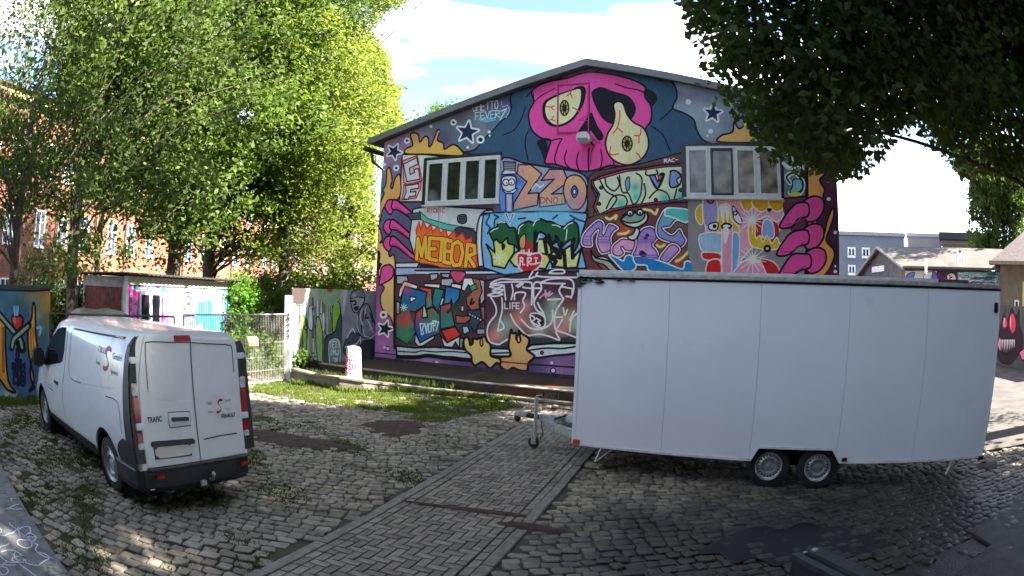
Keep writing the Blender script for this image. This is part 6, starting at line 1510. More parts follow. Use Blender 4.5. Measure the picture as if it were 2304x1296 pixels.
hw = obj('window', f, M_window_white, house); obj('pane', MB().box(a + w, b - w, -.03, -.01, z0, z1 - w), M_fg, hw)
a, z1 = HF_.hit(2301, 634); obj('door_frame', MB().box(a, a + .15, -.06, -.004, .1, z1), mat('yellow_frame', (.6, .5, .2), rough=.6), house)
def paint_monster(P):
    P.use(2140, 620, 2.945)
    for _ in range(60): P.blob((random.uniform(320, 700), random.uniform(200, 640)), random.uniform(10, 30), random.choice([(70, 74, 76), (96, 100, 98), (50, 52, 56)]), .5)
    P.poly([(330, 330), (350, 250), (370, 300), (400, 220), (430, 270), (450, 220), (455, 330), (475, 400), (470, 480), (430, 550), (380, 590), (320, 560), (305, 480), (315, 400)], (44, 18, 38), K, 3)
    P.poly([(342, 310), (352, 275), (366, 290), (372, 330), (358, 350), (343, 345)], (214, 90, 120), (90, 10, 30), 3); P.poly([(385, 300), (400, 250), (420, 270), (430, 330), (410, 385), (390, 360)], (214, 64, 96), (90, 10, 30), 3)
    P.line([(352, 285), (350, 330)], (250, 220, 226), 3); P.line([(395, 275), (393, 345)], (250, 220, 226), 3)
    P.poly([(320, 400), (360, 425), (430, 420), (425, 480), (390, 520), (340, 520), (322, 470)], (26, 12, 24), K, 2)
    for k in range(9): x = 326 + k * 11; P.poly([(x, 425), (x + 8, 425), (x + 6, 515 - abs(k - 3) * 6)], (226, 214, 230), None, sm=False)
    P.poly([(450, 510), (500, 470), (560, 470), (560, 570), (470, 560)], (226, 120, 170), K, 3, sm=False); P.poly([(305, 460), (325, 400), (328, 510)], (226, 150, 170), K, 2, sm=False)
    P.poly([(490, 330), (560, 300), (560, 450), (500, 430)], (170, 190, 160), K, 2)
W0, W1 = gnd(2236, 818), gnd(2304, 832)
dW = (W1 - W0)[:2]; dW /= np.linalg.norm(dW)
frw = frame2(W0, W1); zw = frw.hit(2280, 689)[1]
mw_, _, _ = board('graffiti_wall', 'low wall painted with a dark purple grinning monster with red eyes', frw.world(-3, 0), frw.world(7, 0), zw, .2, paint_monster, res=70, base=(74, 78, 80), z0=-.03)

# ------------------------------------------------------------------ trees
def in_poly_np(P, X, Y):
    P = np.asarray(P, float); Q = np.roll(P, -1, 0); ins = np.zeros(len(X), bool)
    for a, b in zip(P, Q):
        c = ((a[1] > Y) != (b[1] > Y)) & (X < a[0] + (Y - a[1]) / (b[1] - a[1] + 1e-12) * (b[0] - a[0]))
        ins ^= c
    return ins

SUN_GAPS = [(-4.9, 14.4, 2.9, 1.7, 1.0), (0.3, 13.2, 1.2, .9, .95), (-3.7, 4.6, .8, .7, 1.0), (-2.4, 7.2, 1.2, .9, .5), (9.3, 8.0, 1.6, 1.4, 1.0)]

def crown_points(ells, n, shell=0.35):
    out = []
    vol = np.array([a[1][0] * a[1][1] * a[1][2] for a in ells]); vol = vol / vol.sum()
    for (c, r), v in zip(ells, vol):
        k = int(n * v) + 1
        d = RNG.normal(size=(k, 3)); d /= np.linalg.norm(d, axis=1)[:, None]
        rad = RNG.uniform(shell ** 3, 1, k) ** (1 / 3)
        out.append(np.array(c) + d * rad[:, None] * np.array(r))
    return np.vstack(out)

def leaves(C, per, spread, size, aspect, droop=0.3, flat=0.0):
    """leaf quads scattered about the clump centres C"""
    n = len(C) * per
    cen = np.repeat(C, per, 0)
    sp = np.repeat(RNG.uniform(.6, 1.35, len(C)), per)[:, None] * spread
    off = RNG.normal(size=(n, 3)) * sp * np.array([1, 1, .75])
    p = cen + off
    p[:, 2] -= droop * np.linalg.norm(off[:, :2], axis=1)
    a = RNG.normal(size=(n, 3)); a[:, 2] = a[:, 2] * .6 - droop; a /= np.linalg.norm(a, axis=1)[:, None]
    b = RNG.normal(size=(n, 3)); b -= (b * a).sum(1)[:, None] * a; b /= np.linalg.norm(b, axis=1)[:, None]
    l = size * RNG.uniform(.55, 1.3, n)[:, None]; w = l * aspect * .5
    nrm = np.cross(a, b)
    V = np.empty((n, 4, 3))
    V[:, 0] = p; V[:, 1] = p + a * l * .55 + b * w + nrm * l * .08; V[:, 2] = p + a * l; V[:, 3] = p + a * l * .5 - b * w + nrm * l * .08
    return V.reshape(-1, 3), np.arange(n * 4).reshape(n, 4)

def filter_view(C, allow, keepout=None, dens=None):
    q = project(C)
    vis = (q[:, 0] > -30) & (q[:, 0] < 2334) & (q[:, 1] > -25) & (q[:, 1] < 1296)
    ok = ~vis | in_poly_np(allow, q[:, 0], q[:, 1])
    if dens is not None:
        pr = np.array([dens(x, y) for x, y in q]); ok &= ~vis | (RNG.random(len(C)) < pr)
    return C[ok]

def tree(name, label, base, H_, ells, n_cl, per, spread, size, aspect, leafm, allow=None, dens=None, tr=0.2, limbs=40, lean=(0, 0), group=None, droop=.3, shell=.35, bark=None, forks=None, minz=None, clump=.95, twigs=4, tight=.62):
    t = thing(name, label, 'tree', (base[0], base[1], 0), 0, group)
    B_ = crown_points(ells, n_cl // 18, shell)
    C = np.repeat(B_, 18, 0) + RNG.normal(size=(len(B_) * 18, 3)) * clump * np.array([1, 1, .7])
    if allow is not None: C = filter_view(C, allow, None, dens)
    C = C[C[:, 2] > (minz or 1.0)]
    if 'maple' in name:       # gaps in the crown that let sun through onto the yard
        k = C[:, 2:3] / math.tan(SUN_EL); S_ = C[:, :2] - k * SDIR
        for (gx_, gy_, ax_, ay_, pr) in SUN_GAPS:
            hit_ = ((S_[:, 0] - gx_) / ax_) ** 2 + ((S_[:, 1] - gy_) / ay_) ** 2 < 1
            C = C[~(hit_ & (RNG.random(len(C)) < pr))]; k = C[:, 2:3] / math.tan(SUN_EL); S_ = C[:, :2] - k * SDIR
    o = np.array([base[0], base[1], 0.0])
    top = np.array([base[0] + lean[0], base[1] + lean[1], H_])
    tb_ = MB(); n = 9
    path_ = [o + (top - o) * (k / n) + np.array([RNG.normal(0, .05), RNG.normal(0, .05), 0]) * (k > 0) for k in range(n + 1)]
    rad = [tr * (1.25 if k == 0 else 1 - .8 * k / n) for k in range(n + 1)]
    tb_.tube([p - o for p in path_], rad, 10)
    obj('trunk', tb_, bark or M_bark, t, smooth=True)
    if limbs and len(C):
        lm_ = MB()
        idx = RNG.choice(len(C), min(limbs, len(C)), replace=False)
        for i in idx:
            c = C[i]; h = np.clip(c[2] * RNG.uniform(.45, .8), 1.8, H_ * .95)
            s = o + (top - o) * (h / H_)
            mid1 = s * .66 + c * .34 + np.array([0, 0, .05 * H_ * .4]) + RNG.normal(0, .12, 3); mid2 = s * .3 + c * .7 + np.array([0, 0, .25]) + RNG.normal(0, .12, 3)
            r0 = tr * .26 * (1 - .6 * h / H_)
            lm_.tube([s - o, mid1 - o, mid2 - o, c - o], [r0, r0 * .62, r0 * .38, .012], 6, cap=False)
            for _ in range(twigs):
                st = mid1 + (c - mid1) * RNG.uniform(0, 1); dr = (c - s) / np.linalg.norm(c - s) + RNG.normal(0, .45, 3) + np.array([0, 0, .5]); dr /= np.linalg.norm(dr); ln = RNG.uniform(.8, 2.0)
                if allow is not None:
                    qq = project(st + dr * ln)[0]
                    if -30 < qq[0] < 2334 and -25 < qq[1] < 1296 and not in_poly_np(allow, qq[None, 0], qq[None, 1])[0]: continue
                lm_.tube([st - o, st + dr * ln * .5 + RNG.normal(0, .05, 3) - o, st + dr * ln - o], [.022, .013, .005], 4, cap=False)
        lo = obj('limbs', lm_, bark or M_bark, t, smooth=True, fix=False); lo['kind'] = 'stuff'
    V, Fq = leaves(C - o, per, spread * tight, size, aspect, droop)
    if allow is not None:
        q = project(V[::4] + o) + RNG.normal(0, 9, (len(V) // 4, 2))
        vis = (q[:, 0] > -30) & (q[:, 0] < 2334) & (q[:, 1] > -25) & (q[:, 1] < 1296)
        ok = ~vis | in_poly_np(allow, q[:, 0], q[:, 1])
        V = V.reshape(-1, 4, 3)[ok].reshape(-1, 3); Fq = np.arange(len(V)).reshape(-1, 4)
    co = np_obj('crown', V, Fq, leafm, t)
    return t

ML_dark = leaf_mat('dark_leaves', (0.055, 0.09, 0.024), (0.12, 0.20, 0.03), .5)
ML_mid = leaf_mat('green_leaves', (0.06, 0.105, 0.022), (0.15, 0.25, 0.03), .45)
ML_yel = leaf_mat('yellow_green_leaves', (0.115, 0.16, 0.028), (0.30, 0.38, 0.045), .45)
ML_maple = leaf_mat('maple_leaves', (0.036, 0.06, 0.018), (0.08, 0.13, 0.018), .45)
LEFT_OK = [(-60, -60), (935, -60), (925, 5), (880, 22), (850, 45), (840, 75), (868, 110), (885, 150), (872, 185), (915, 195), (893, 225), (905, 260), (925, 285), (880, 310), (845, 345), (838, 400), (850, 470), (846, 560), (845, 645), (770, 655), (640, 655), (560, 650), (440, 615), (300, 600), (215, 610), (120, 655), (-60, 660)]
GAPS = [(105, 270, 34), (60, 250, 25), (25, 330, 26), (150, 400, 30), (205, 470, 32), (270, 520, 40), (130, 520, 30), (340, 300, 22), (345, 560, 36), (235, 360, 22), (420, 420, 20), (560, 500, 24), (690, 520, 24), (760, 440, 26), (800, 520, 24), (450, 560, 30), (90, 600, 34), (240, 590, 30), (640, 610, 30), (560, 250, 26), (620, 300, 20), (700, 620, 26)]
def dens_left(x, y):
    if x < 140 and y < 230: return .30
    if 185 > x > 75 and 235 < y < 330: return .35
    for gx_, gy_, gr_ in GAPS:
        if (x - gx_) ** 2 + (y - gy_) ** 2 < gr_ * gr_: return .06
    if y > 575: return .42
    if y > 450: return .7
    if 440 < x < 560 and 190 < y < 310: return .5
    return 1.0
def bp(px, R): p = at_range(px, 640, R); return (p[0], p[1])
def el(px, R, z, r, rz, ry=None): p = at_range(px, 640, R); return ((p[0], p[1], z), (r, ry or r, rz))
G_ = 'trees between the yard and the brick building'
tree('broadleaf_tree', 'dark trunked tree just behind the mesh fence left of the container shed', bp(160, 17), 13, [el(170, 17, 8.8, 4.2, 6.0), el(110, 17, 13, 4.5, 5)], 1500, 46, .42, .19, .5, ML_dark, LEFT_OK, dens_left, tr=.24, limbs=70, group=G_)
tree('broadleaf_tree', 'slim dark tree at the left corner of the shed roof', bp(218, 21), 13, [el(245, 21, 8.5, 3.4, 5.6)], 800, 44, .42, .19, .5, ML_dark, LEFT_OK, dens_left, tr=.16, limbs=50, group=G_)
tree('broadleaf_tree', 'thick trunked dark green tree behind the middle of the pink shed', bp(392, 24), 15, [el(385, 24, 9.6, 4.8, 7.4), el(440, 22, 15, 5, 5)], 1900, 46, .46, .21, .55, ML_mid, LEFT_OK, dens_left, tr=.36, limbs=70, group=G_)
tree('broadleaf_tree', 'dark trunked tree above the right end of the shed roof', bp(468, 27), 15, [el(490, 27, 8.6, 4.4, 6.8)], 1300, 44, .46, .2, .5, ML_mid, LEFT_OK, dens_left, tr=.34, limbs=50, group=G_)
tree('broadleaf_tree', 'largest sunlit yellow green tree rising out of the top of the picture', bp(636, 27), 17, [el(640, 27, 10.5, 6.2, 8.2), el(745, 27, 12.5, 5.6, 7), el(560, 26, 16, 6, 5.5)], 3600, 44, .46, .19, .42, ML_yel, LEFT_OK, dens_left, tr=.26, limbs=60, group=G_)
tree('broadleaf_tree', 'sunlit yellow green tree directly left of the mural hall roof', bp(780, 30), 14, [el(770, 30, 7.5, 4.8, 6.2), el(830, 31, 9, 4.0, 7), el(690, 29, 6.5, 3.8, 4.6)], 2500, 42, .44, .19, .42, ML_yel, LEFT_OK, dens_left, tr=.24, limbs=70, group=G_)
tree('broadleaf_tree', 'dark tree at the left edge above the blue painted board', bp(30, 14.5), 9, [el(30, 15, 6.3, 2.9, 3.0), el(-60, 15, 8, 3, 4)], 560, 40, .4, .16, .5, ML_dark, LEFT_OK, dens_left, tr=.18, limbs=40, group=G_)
tree('broadleaf_tree', 'far tree whose round top shows over the left slope of the mural hall roof', bp(985, 44), 13, [el(985, 44, 12.6, 2.6, 2.6), el(930, 44, 12, 2.2, 2.0)], 300, 40, .45, .2, .6, ML_mid, [(880, 330), (915, 290), (945, 235), (975, 205), (1000, 200), (1030, 215), (1040, 250), (1040, 330)], None, tr=.3, limbs=14)
# shrubs
def bush(name, label, cat, ells, n, per, spread, size, m, allow=None):
    C = crown_points(ells, n, .2)
    if allow is not None: C = filter_view(C, allow)
    c = np.array([ells[0][0][0], ells[0][0][1], 0.0]); C = C[C[:, 2] > .05]
    V, Fq = leaves(C - c, per, spread, size, .7, .2)
    o = np_obj(name, V, Fq, m); o.location = tuple(c); tag(o, label, cat); return o
bush('ivy_bush', 'tall fresh green ivy bush at the right end of the pink container shed', 'bush', [el(545, 21.5, 1.4, .75, 1.6), el(570, 21.6, 1.1, .7, 1.2)], 420, 30, .13, .11, leaf_mat('ivy_leaves', (.06, .15, .02), (.2, .4, .04)), [(512, 625), (540, 612), (570, 640), (590, 700), (600, 800), (505, 800)])
bush('shrub', 'dark shrub behind the mesh gate beside the white post', 'bush', [el(610, 22, 1.0, 1.6, 1.4), el(640, 23, 1.5, 1.4, 1.5)], 300, 32, .2, .13, ML_dark)
bush('shrub', 'shaded shrub between the dark tree trunk and the shed', 'bush', [el(190, 19.5, 1.4, 1.1, 1.5), el(150, 20, 1.0, 1.4, 1.4), el(90, 20, 1.6, 1.6, 1.6)], 380, 32, .2, .13, ML_dark)
bush('shrub', 'sunlit shrubs at the foot of the brick building behind the boards', 'bush', [el(690, 29, 2.0, 2.2, 1.9), el(790, 29, 2.2, 2.2, 2.0), el(610, 29, 2.0, 2.0, 1.6)], 520, 32, .28, .16, ML_mid, [(560, 620), (845, 600), (845, 700), (560, 760)])
bush('weed_bank', 'weedy earth bank seen through the mesh gate', 'bank', [el(590, 19.5, .35, 1.6, .75), el(630, 20.5, .4, 1.2, .9), el(540, 19.5, .3, 1.3, .7)], 420, 30, .16, .12, ML_mid)
lump('boulder', 'pale yellow stone seen through the mesh gate', 'boulder', at_range(567, 745, 18.2), .2, .15, .25, mat('yellow_stone', (.5, .4, .2), rough=.9, var=.2), .5, 5, 2.2, .85)

MAPLE_OK = [(1528, -60), (1548, 40), (1540, 80), (1592, 95), (1600, 130), (1572, 170), (1592, 215), (1640, 225), (1655, 262), (1700, 285), (1695, 325), (1735, 362), (1790, 385), (1835, 368), (1868, 392), (1905, 405), (1935, 385), (1965, 345), (2005, 335), (2000, 300), (2048, 275), (2068, 255), (2080, 305), (2120, 340), (2150, 375), (2160, 400), (2200, 392), (2250, 395), (2360, 390), (2360, -60)]
def dens_maple(x, y):
    if x > 1990 and y > 260: return .42
    if x < 1660: return .75
    return 1.0
GM = None
mb_ = (13.0, 7.5)
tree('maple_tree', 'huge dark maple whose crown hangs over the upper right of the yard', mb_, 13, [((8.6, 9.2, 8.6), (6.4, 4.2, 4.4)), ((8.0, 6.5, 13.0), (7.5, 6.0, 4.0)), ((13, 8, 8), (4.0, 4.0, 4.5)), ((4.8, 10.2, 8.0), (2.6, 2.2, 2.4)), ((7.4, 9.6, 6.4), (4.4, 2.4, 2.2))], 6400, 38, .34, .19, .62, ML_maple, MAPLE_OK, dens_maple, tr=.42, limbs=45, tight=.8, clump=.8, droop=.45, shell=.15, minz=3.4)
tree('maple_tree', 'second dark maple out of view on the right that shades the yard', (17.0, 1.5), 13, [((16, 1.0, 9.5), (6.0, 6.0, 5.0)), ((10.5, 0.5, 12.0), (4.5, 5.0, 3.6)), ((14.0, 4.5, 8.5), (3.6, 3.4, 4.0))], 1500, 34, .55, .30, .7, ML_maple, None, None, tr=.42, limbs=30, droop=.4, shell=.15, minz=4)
IVY_OK = [(2180, 560), (2172, 470), (2186, 400), (2150, 385), (2120, 330), (2200, 300), (2330, 300), (2330, 590)]
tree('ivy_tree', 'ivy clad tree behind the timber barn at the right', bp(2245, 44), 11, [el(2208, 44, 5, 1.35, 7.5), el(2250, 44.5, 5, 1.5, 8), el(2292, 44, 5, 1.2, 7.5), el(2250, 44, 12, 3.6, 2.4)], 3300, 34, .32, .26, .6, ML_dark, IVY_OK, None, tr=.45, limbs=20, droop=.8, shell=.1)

# unseen building behind the viewer, added to block skylight over the near yard
hb_ = thing('sky_block_building', 'plain rendered building added behind the viewer, outside the picture, to block skylight', 'building', (0, -0.7, 0), 0)
obj('wall', MB().box(-16, 14, -8, 0, -.03, 8.5), mat('dull_render', (.16, .14, .12), rough=.95, var=.2), hb_)
obj('eaves', MB().box(-16.4, 14.4, -8.4, .4, 8.503, 8.8), M_roof, hb_)

# ------------------------------------------------------------------ white panel van
VF = Frame(-3.3244, 6.1104, 1.0905)
van = thing('panel_van', 'white panel van with black rear pillars and red S emblem on the left', 'van', tuple(VF.o), VF.yaw)
prof = [(0.30, .86), (.42, .905), (.55, .925), (.80, .945), (1.00, .945), (1.20, .935), (1.32, .925), (1.60, .895), (1.80, .86), (1.88, .82), (1.925, .74), (1.95, .6), (1.965, .3), (1.97, 0.0)]
def hw(z): return float(np.interp(z, [p[0] for p in prof], [p[1] for p in prof]))
def hx(z, sg): return hw(z) * (1.0 if sg < 0 else .87)
LEAN = .07
def ry(z): return LEAN * (z - .5)
stations = [(0.0, .93, 1.0), (0.03, .965, 1.0), (0.10, .99, 1.0), (0.3, 1, 1.0), (1.2, 1, 1.0), (2.3, 1, 1.0), (2.75, 1, .995), (3.05, 1, .97), (3.45, 1, .86), (3.95, .99, .68), (4.25, .98, .58), (4.6, .95, .53), (4.85, .88, .48), (4.98, .76, .40)]
vb = MB(); ring = [( -hw(z), z) for z, _ in prof] + [(hx(z, 1), z) for z, _ in reversed(prof[:-1])]
nr = len(ring); V = []
for y_, sw_, sh_ in stations:
    for x, z in ring:
        zz_ = z if sh_ == 1.0 else .30 + (z - .30) * ((sh_ * 1.97 - .30) / 1.67) if z > .3 else z
        if sh_ != 1.0:
            ztop = sh_ * 1.97
            zz_ = min(z, .30 + (z - .3) * (ztop - .3) / 1.67) if z < .95 else .30 + (z - .3) * (ztop - .3) / 1.67
        yy = y_ + (ry(z) if y_ < .35 else ry(z) * max(0, 1 - y_ / 1.2))
        V.append((x * sw_, yy, zz_))
vb.add(V, [(i * nr + k, i * nr + (k + 1) % nr, (i + 1) * nr + (k + 1) % nr, (i + 1) * nr + k) for i in range(len(stations) - 1) for k in range(nr)] + [tuple(range(nr))[::-1], tuple(range((len(stations) - 1) * nr, len(stations) * nr))])
M_van = mat('van_paint', (0.80, 0.82, 0.84), rough=.22, var=.02, coat=.6, dirt=((.55, .55, .52), 2.5, .62))
body = obj('body', vb, M_van, van, smooth=True)
WY = (0.935, 4.16); WR = .34
def cutter(mb_):
    o = obj('cut', mb_); o.parent = None; o.matrix_world = van.matrix_basis @ Matrix(); return o
bpy.context.view_layer.update()
cm = MB()
for yc in WY: cm.lathe([(-1.2, 0.0001), (-1.2, .43), (-.62, .43), (-.62, .0001)], (0, yc, .36), 'x', 32)
for yc in WY: cm.lathe([(.52, 0.0001), (.52, .43), (1.2, .43), (1.2, .0001)], (0, yc, .36), 'x', 32)
def bool_cut(target, cmb, parent):
    c = obj('cutter', cmb, None, parent); md = target.modifiers.new('b', 'BOOLEAN'); md.object = c; md.operation = 'DIFFERENCE'; md.solver = 'EXACT'
    bpy.context.view_layer.update(); dg = bpy.context.evaluated_depsgraph_get()
    me = bpy.data.meshes.new_from_object(target.evaluated_get(dg)); old = target.data
    if len(me.polygons) > 10:
        target.modifiers.clear(); target.data = me; me.name = target.name
    else: target.modifiers.clear()
    bpy.data.objects.remove(c)
bool_cut(body, cm, van)
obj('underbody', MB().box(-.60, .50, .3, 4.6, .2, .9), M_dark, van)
def slice_poly(pts, n=8, ax=1):
    """refine polygon pts (a, z) by cutting it along z"""
    bm = bmesh.new(); vs = [bm.verts.new((p[0], p[1], 0)) for p in pts]; bm.faces.new(vs)
    zs = [p[1] for p in pts]
    for k in range(1, n):
        z = min(zs) + (max(zs) - min(zs)) * k / n
        bmesh.ops.bisect_plane(bm, geom=bm.verts[:] + bm.edges[:] + bm.faces[:], plane_co=(0, z, 0), plane_no=(0, 1, 0))
    bmesh.ops.triangulate(bm, faces=bm.faces[:])
    bm.verts.ensure_lookup_table(); bm.verts.index_update()
    V = [(v.co.x, v.co.y) for v in bm.verts]; Fs = [tuple(v.index for v in f.verts) for f in bm.faces]; bm.free(); return V, Fs
def on_side(name, pts, m, off=.004, n=10, parent=None, sgn=-1, thick=None):
    V, Fs = slice_poly(pts, n)
    P_ = [(sgn * (hx(z, sgn) + off), y_ + (ry(z) * max(0, 1 - y_ / 1.2)), z) for y_, z in V]
    mb = MB().add(P_, Fs)
    if thick:
        mb.add([(p[0] - sgn * thick, p[1], p[2]) for p in P_], [f[::-1] for f in Fs])
    return obj(name, mb, m, parent or van, fix=False)
def strip_side(name, line, w, m, off=.003, parent=None, sgn=-1):
    L_ = smooth_line(line, False, 4); mb = MB(); V = []
    for i, p in enumerate(L_):
        d = L_[min(i + 1, len(L_) - 1)] - L_[max(i - 1, 0)]; d = d / (np.linalg.norm(d) + 1e-9); n_ = np.array([-d[1], d[0]]) * w / 2
        for q in (p - n_, p + n_): V.append((sgn * (hx(q[1], sgn) + off), q[0] + ry(q[1]) * max(0, 1 - q[0] / 1.2), q[1]))
    mb.add(V, [(2 * i, 2 * i + 2, 2 * i + 3, 2 * i + 1) for i in range(len(L_) - 1)])
    return obj(name, mb, m, parent or van, fix=False)
def on_rear(name, pts, m, off=.004, thick=.02, parent=None, bevel=0):
    n = len(pts); V = [(x, ry(z) - off - thick, z) for x, z in pts] + [(x, ry(z) + .01, z) for x, z in pts]
    Fs = [tuple(range(n)), tuple(range(2 * n - 1, n - 1, -1))] + [(i, i + n, (i + 1) % n + n, (i + 1) % n) for i in range(n)]
    return obj(name, MB().add(V, Fs), m, parent or van, bevel=bevel)
def strip_rear(name, line, w, m, off=.003, parent=None, sm=True, yb=None):
    L_ = smooth_line(line, False, 4) if sm else np.asarray(line, float); mb = MB(); V = []
    for i, p in enumerate(L_):
        d = L_[min(i + 1, len(L_) - 1)] - L_[max(i - 1, 0)]; d = d / (np.linalg.norm(d) + 1e-9); n_ = np.array([-d[1], d[0]]) * w / 2
        for q in (p - n_, p + n_): V.append((q[0], (ry(q[1]) if yb is None else yb) - off, q[1]))
    mb.add(V, [(2 * i, 2 * i + 2, 2 * i + 3, 2 * i + 1) for i in range(len(L_) - 1)])
    return obj(name, mb, m, parent or van, fix=False)
M_seam = mat('gap_and_crease_shade', (.06, .06, .065), rough=.8)  # real gaps, plus shade drawn into pressed lines and the handle recess
M_seaml = mat('pressed_highlight', (.80, .82, .84), rough=.15)  # glossy strips drawn as highlights along the pressings
M_tail = mat('red_lens', (.42, .012, .014), rough=.12, var=.25, scale=9, coat=.6)
M_clear = mat('clear_lens', (.62, .62, .6), rough=.15, var=.3, scale=16)
M_vglass = glass_mat('van_glass', (.012, .012, .014), .04)
# rear doors: two leaves proud of the body
dp = [(-.66, 1.925), (.0, 1.90), (.0, .548), (-.80, .552), (-.815, .9), (-.79, 1.5)]
door_l = on_rear('rear_door', [(-.655, 1.93), (-.003, 1.905), (-.003, .548), (-.795, .552), (-.80, .9), (-.77, 1.5), (-.70, 1.8)], M_van, off=.0, thick=.014, bevel=.006)
door_r = on_rear('rear_door', [(.003, 1.905), (.62, 1.87), (.665, 1.8), (.70, 1.5), (.715, .9), (.69, .552), (.003, .548)], M_van, off=.0, thick=.014, bevel=.006)
OF = .018
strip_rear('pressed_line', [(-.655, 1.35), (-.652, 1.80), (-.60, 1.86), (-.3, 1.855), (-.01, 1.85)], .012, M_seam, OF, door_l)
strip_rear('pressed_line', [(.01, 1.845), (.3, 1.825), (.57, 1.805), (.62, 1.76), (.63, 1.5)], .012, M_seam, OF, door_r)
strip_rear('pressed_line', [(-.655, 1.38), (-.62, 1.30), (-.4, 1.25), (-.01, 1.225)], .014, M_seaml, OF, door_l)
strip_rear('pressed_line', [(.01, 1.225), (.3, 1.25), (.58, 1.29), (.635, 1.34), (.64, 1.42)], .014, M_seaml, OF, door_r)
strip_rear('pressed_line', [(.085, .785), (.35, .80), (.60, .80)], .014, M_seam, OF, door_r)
strip_rear('door_gap', [(0.0, 1.9), (0.0, .55)], .012, M_seam, OF + .001, van)
# black pillars with the lamps
def pillar(sg):
    inner = .715 if sg > 0 else .795
    pts_r = [(sg * (inner + .01), .60), (sg * .93, .60), (sg * .935, 1.0), (sg * .91, 1.4), (sg * .875, 1.72), (sg * .83, 1.86 if sg < 0 else 1.80), (sg * .78, 1.92 if sg < 0 else 1.85), (sg * (inner - .03), 1.91 if sg < 0 else 1.84), (sg * (inner - .005), 1.80), (sg * (inner + .005), 1.5), (sg * (inner + .01), .9)]
    if sg > 0: pts_r = [(min(x, inner + (x - inner) * .72), z) for x, z in pts_r]
    o = on_rear('lamp_pillar', pts_r, M_black, off=0, thick=.008, bevel=.0)
    yv = .19 if sg < 0 else .1
    if sg < 0: on_side('pillar_side', [(0.0, .60), (.21, .60), (.20, 1.0), (.17, 1.4), (.12, 1.72), (.05, 1.9), (0.0, 1.93)], M_black, .006, 12, o, sg)
    k = (inner + .005)
    for z0, z1, m, nm in ((1.315, 1.445, M_clear, 'reversing_light'), (1.03, 1.305, M_tail, 'tail_light'), (.83, .925, M_tail, 'fog_light'), (.755, .822, M_clear, 'reflector')):
        on_rear(nm, [(sg * k, z0), (sg * (k + .085), z0), (sg * (k + .085), z1), (sg * k, z1)], m, .0, .02, o, bevel=.008)
    for z0, z1 in ((1.65, 1.715), (.965, 1.035)):
        on_rear('hinge', [(sg * (k - .03), z0), (sg * (k + .085), z0), (sg * (k + .085), z1), (sg * (k - .03), z1)], M_van, .0, .034, o, bevel=.008)
pillar(-1); pillar(1)
on_rear('brake_light', [(-.235, 1.925), (-.004, 1.925), (-.004, 1.862), (-.235, 1.862)], M_tail, .0, .024, bevel=.006)
hb = on_rear('door_handle', [(-.395, 1.085), (-.33, 1.09), (-.31, 1.12), (-.2, 1.118), (-.18, 1.085), (-.095, 1.075), (-.10, .985), (-.18, .98), (-.2, .965), (-.3, .968), (-.32, .985), (-.395, .99)], M_van, .0, .024, bevel=.008)
on_rear('grip', [(-.365, 1.068), (-.11, 1.055), (-.11, 1.012), (-.365, 1.022)], M_black, .0, .04, hb, bevel=.008)
on_rear('plate_lamp_bar', [(-.70, .832), (-.065, .812), (-.06, .755), (-.70, .772)], M_black, .0, .045, bevel=.012)
on_rear('plate_holder', [(-.672, .765), (-.125, .752), (-.125, .622), (-.672, .632)], mat('plate_navy', (.015, .02, .045), rough=.4), .0, .02)
on_rear('number_plate', [(-.66, .735), (-.60, .768), (-.2, .768), (-.085, .72), (-.10, .665), (-.16, .64), (-.6, .642), (-.655, .68)], mat('blank_plate', (.72, .70, .64), rough=.5, var=.02), .0, .026)
# bumper
bp_ = MB()
outer = [(-.95, .62), (-.955, .30), (-.93, .10), (-.86, -.02), (-.5, -.07), (.5, -.07), (.72, -.03), (.785, .08), (.82, .30), (.82, .62)]
def bumper(zs):
    V = []; 
    for z, gr in zs:
        for x, y_ in outer: V.append((x * (1 + gr * .5), y_ - gr if y_ < .2 else y_, z))
    m = len(outer); Fs = [(i * m + k, i * m + k + 1, (i + 1) * m + k + 1, (i + 1) * m + k) for i in range(len(zs) - 1) for k in range(m - 1)]
    V.append((0, .4, zs[0][0])); V.append((0, .4, zs[-1][0])); a = len(V) - 2
    Fs += [(k + 1, k, a) for k in range(m - 1)] + [((len(zs) - 1) * m + k, (len(zs) - 1) * m + k + 1, a + 1) for k in range(m - 1)]
    return MB().add(V, Fs)
bmp = obj('rear_bumper', bumper([(.26, -.05), (.33, -.005), (.46, 0), (.50, .0), (.525, -.015)]), M_black, van, bevel=0)
on_side('bumper_corner', [(0.04, .50), (.58, .50), (.56, .60), (.50, .70), (.42, .755), (.30, .815), (.0, .80)], M_black, .007, 6, bmp)
obj('bumper_step', MB().box(-.80, .74, -.075, .03, .526, .545), mat('worn_plastic', (.045, .045, .047), rough=.6, var=.3, scale=12), bmp, bevel=.006)
for x in (-.72, .57): obj('reflector', MB().box(x, x + .11, -.082, -.06, .435, .475), M_tail, bmp)
tow = obj('tow_bar', MB().tube([(0.075, .4, .36), (0.075, -.08, .34), (.075, -.14, .36), (.075, -.15, .40)], .018, 8), M_steel, van, smooth=True)
bb = MB().lathe([(-.03, 0.001), (-.024, .016), (0, .028), (.024, .016), (.03, .001)], (.075, -.15, .42), 'z', 14); obj('tow_ball', bb, M_steel, tow, smooth=True)
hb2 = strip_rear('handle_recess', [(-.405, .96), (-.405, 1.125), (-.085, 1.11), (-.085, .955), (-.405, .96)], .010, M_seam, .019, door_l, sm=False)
obj('socket', MB().box(-.10, -.01, -.12, -.07, .29, .35), M_steel, tow, bevel=.01)
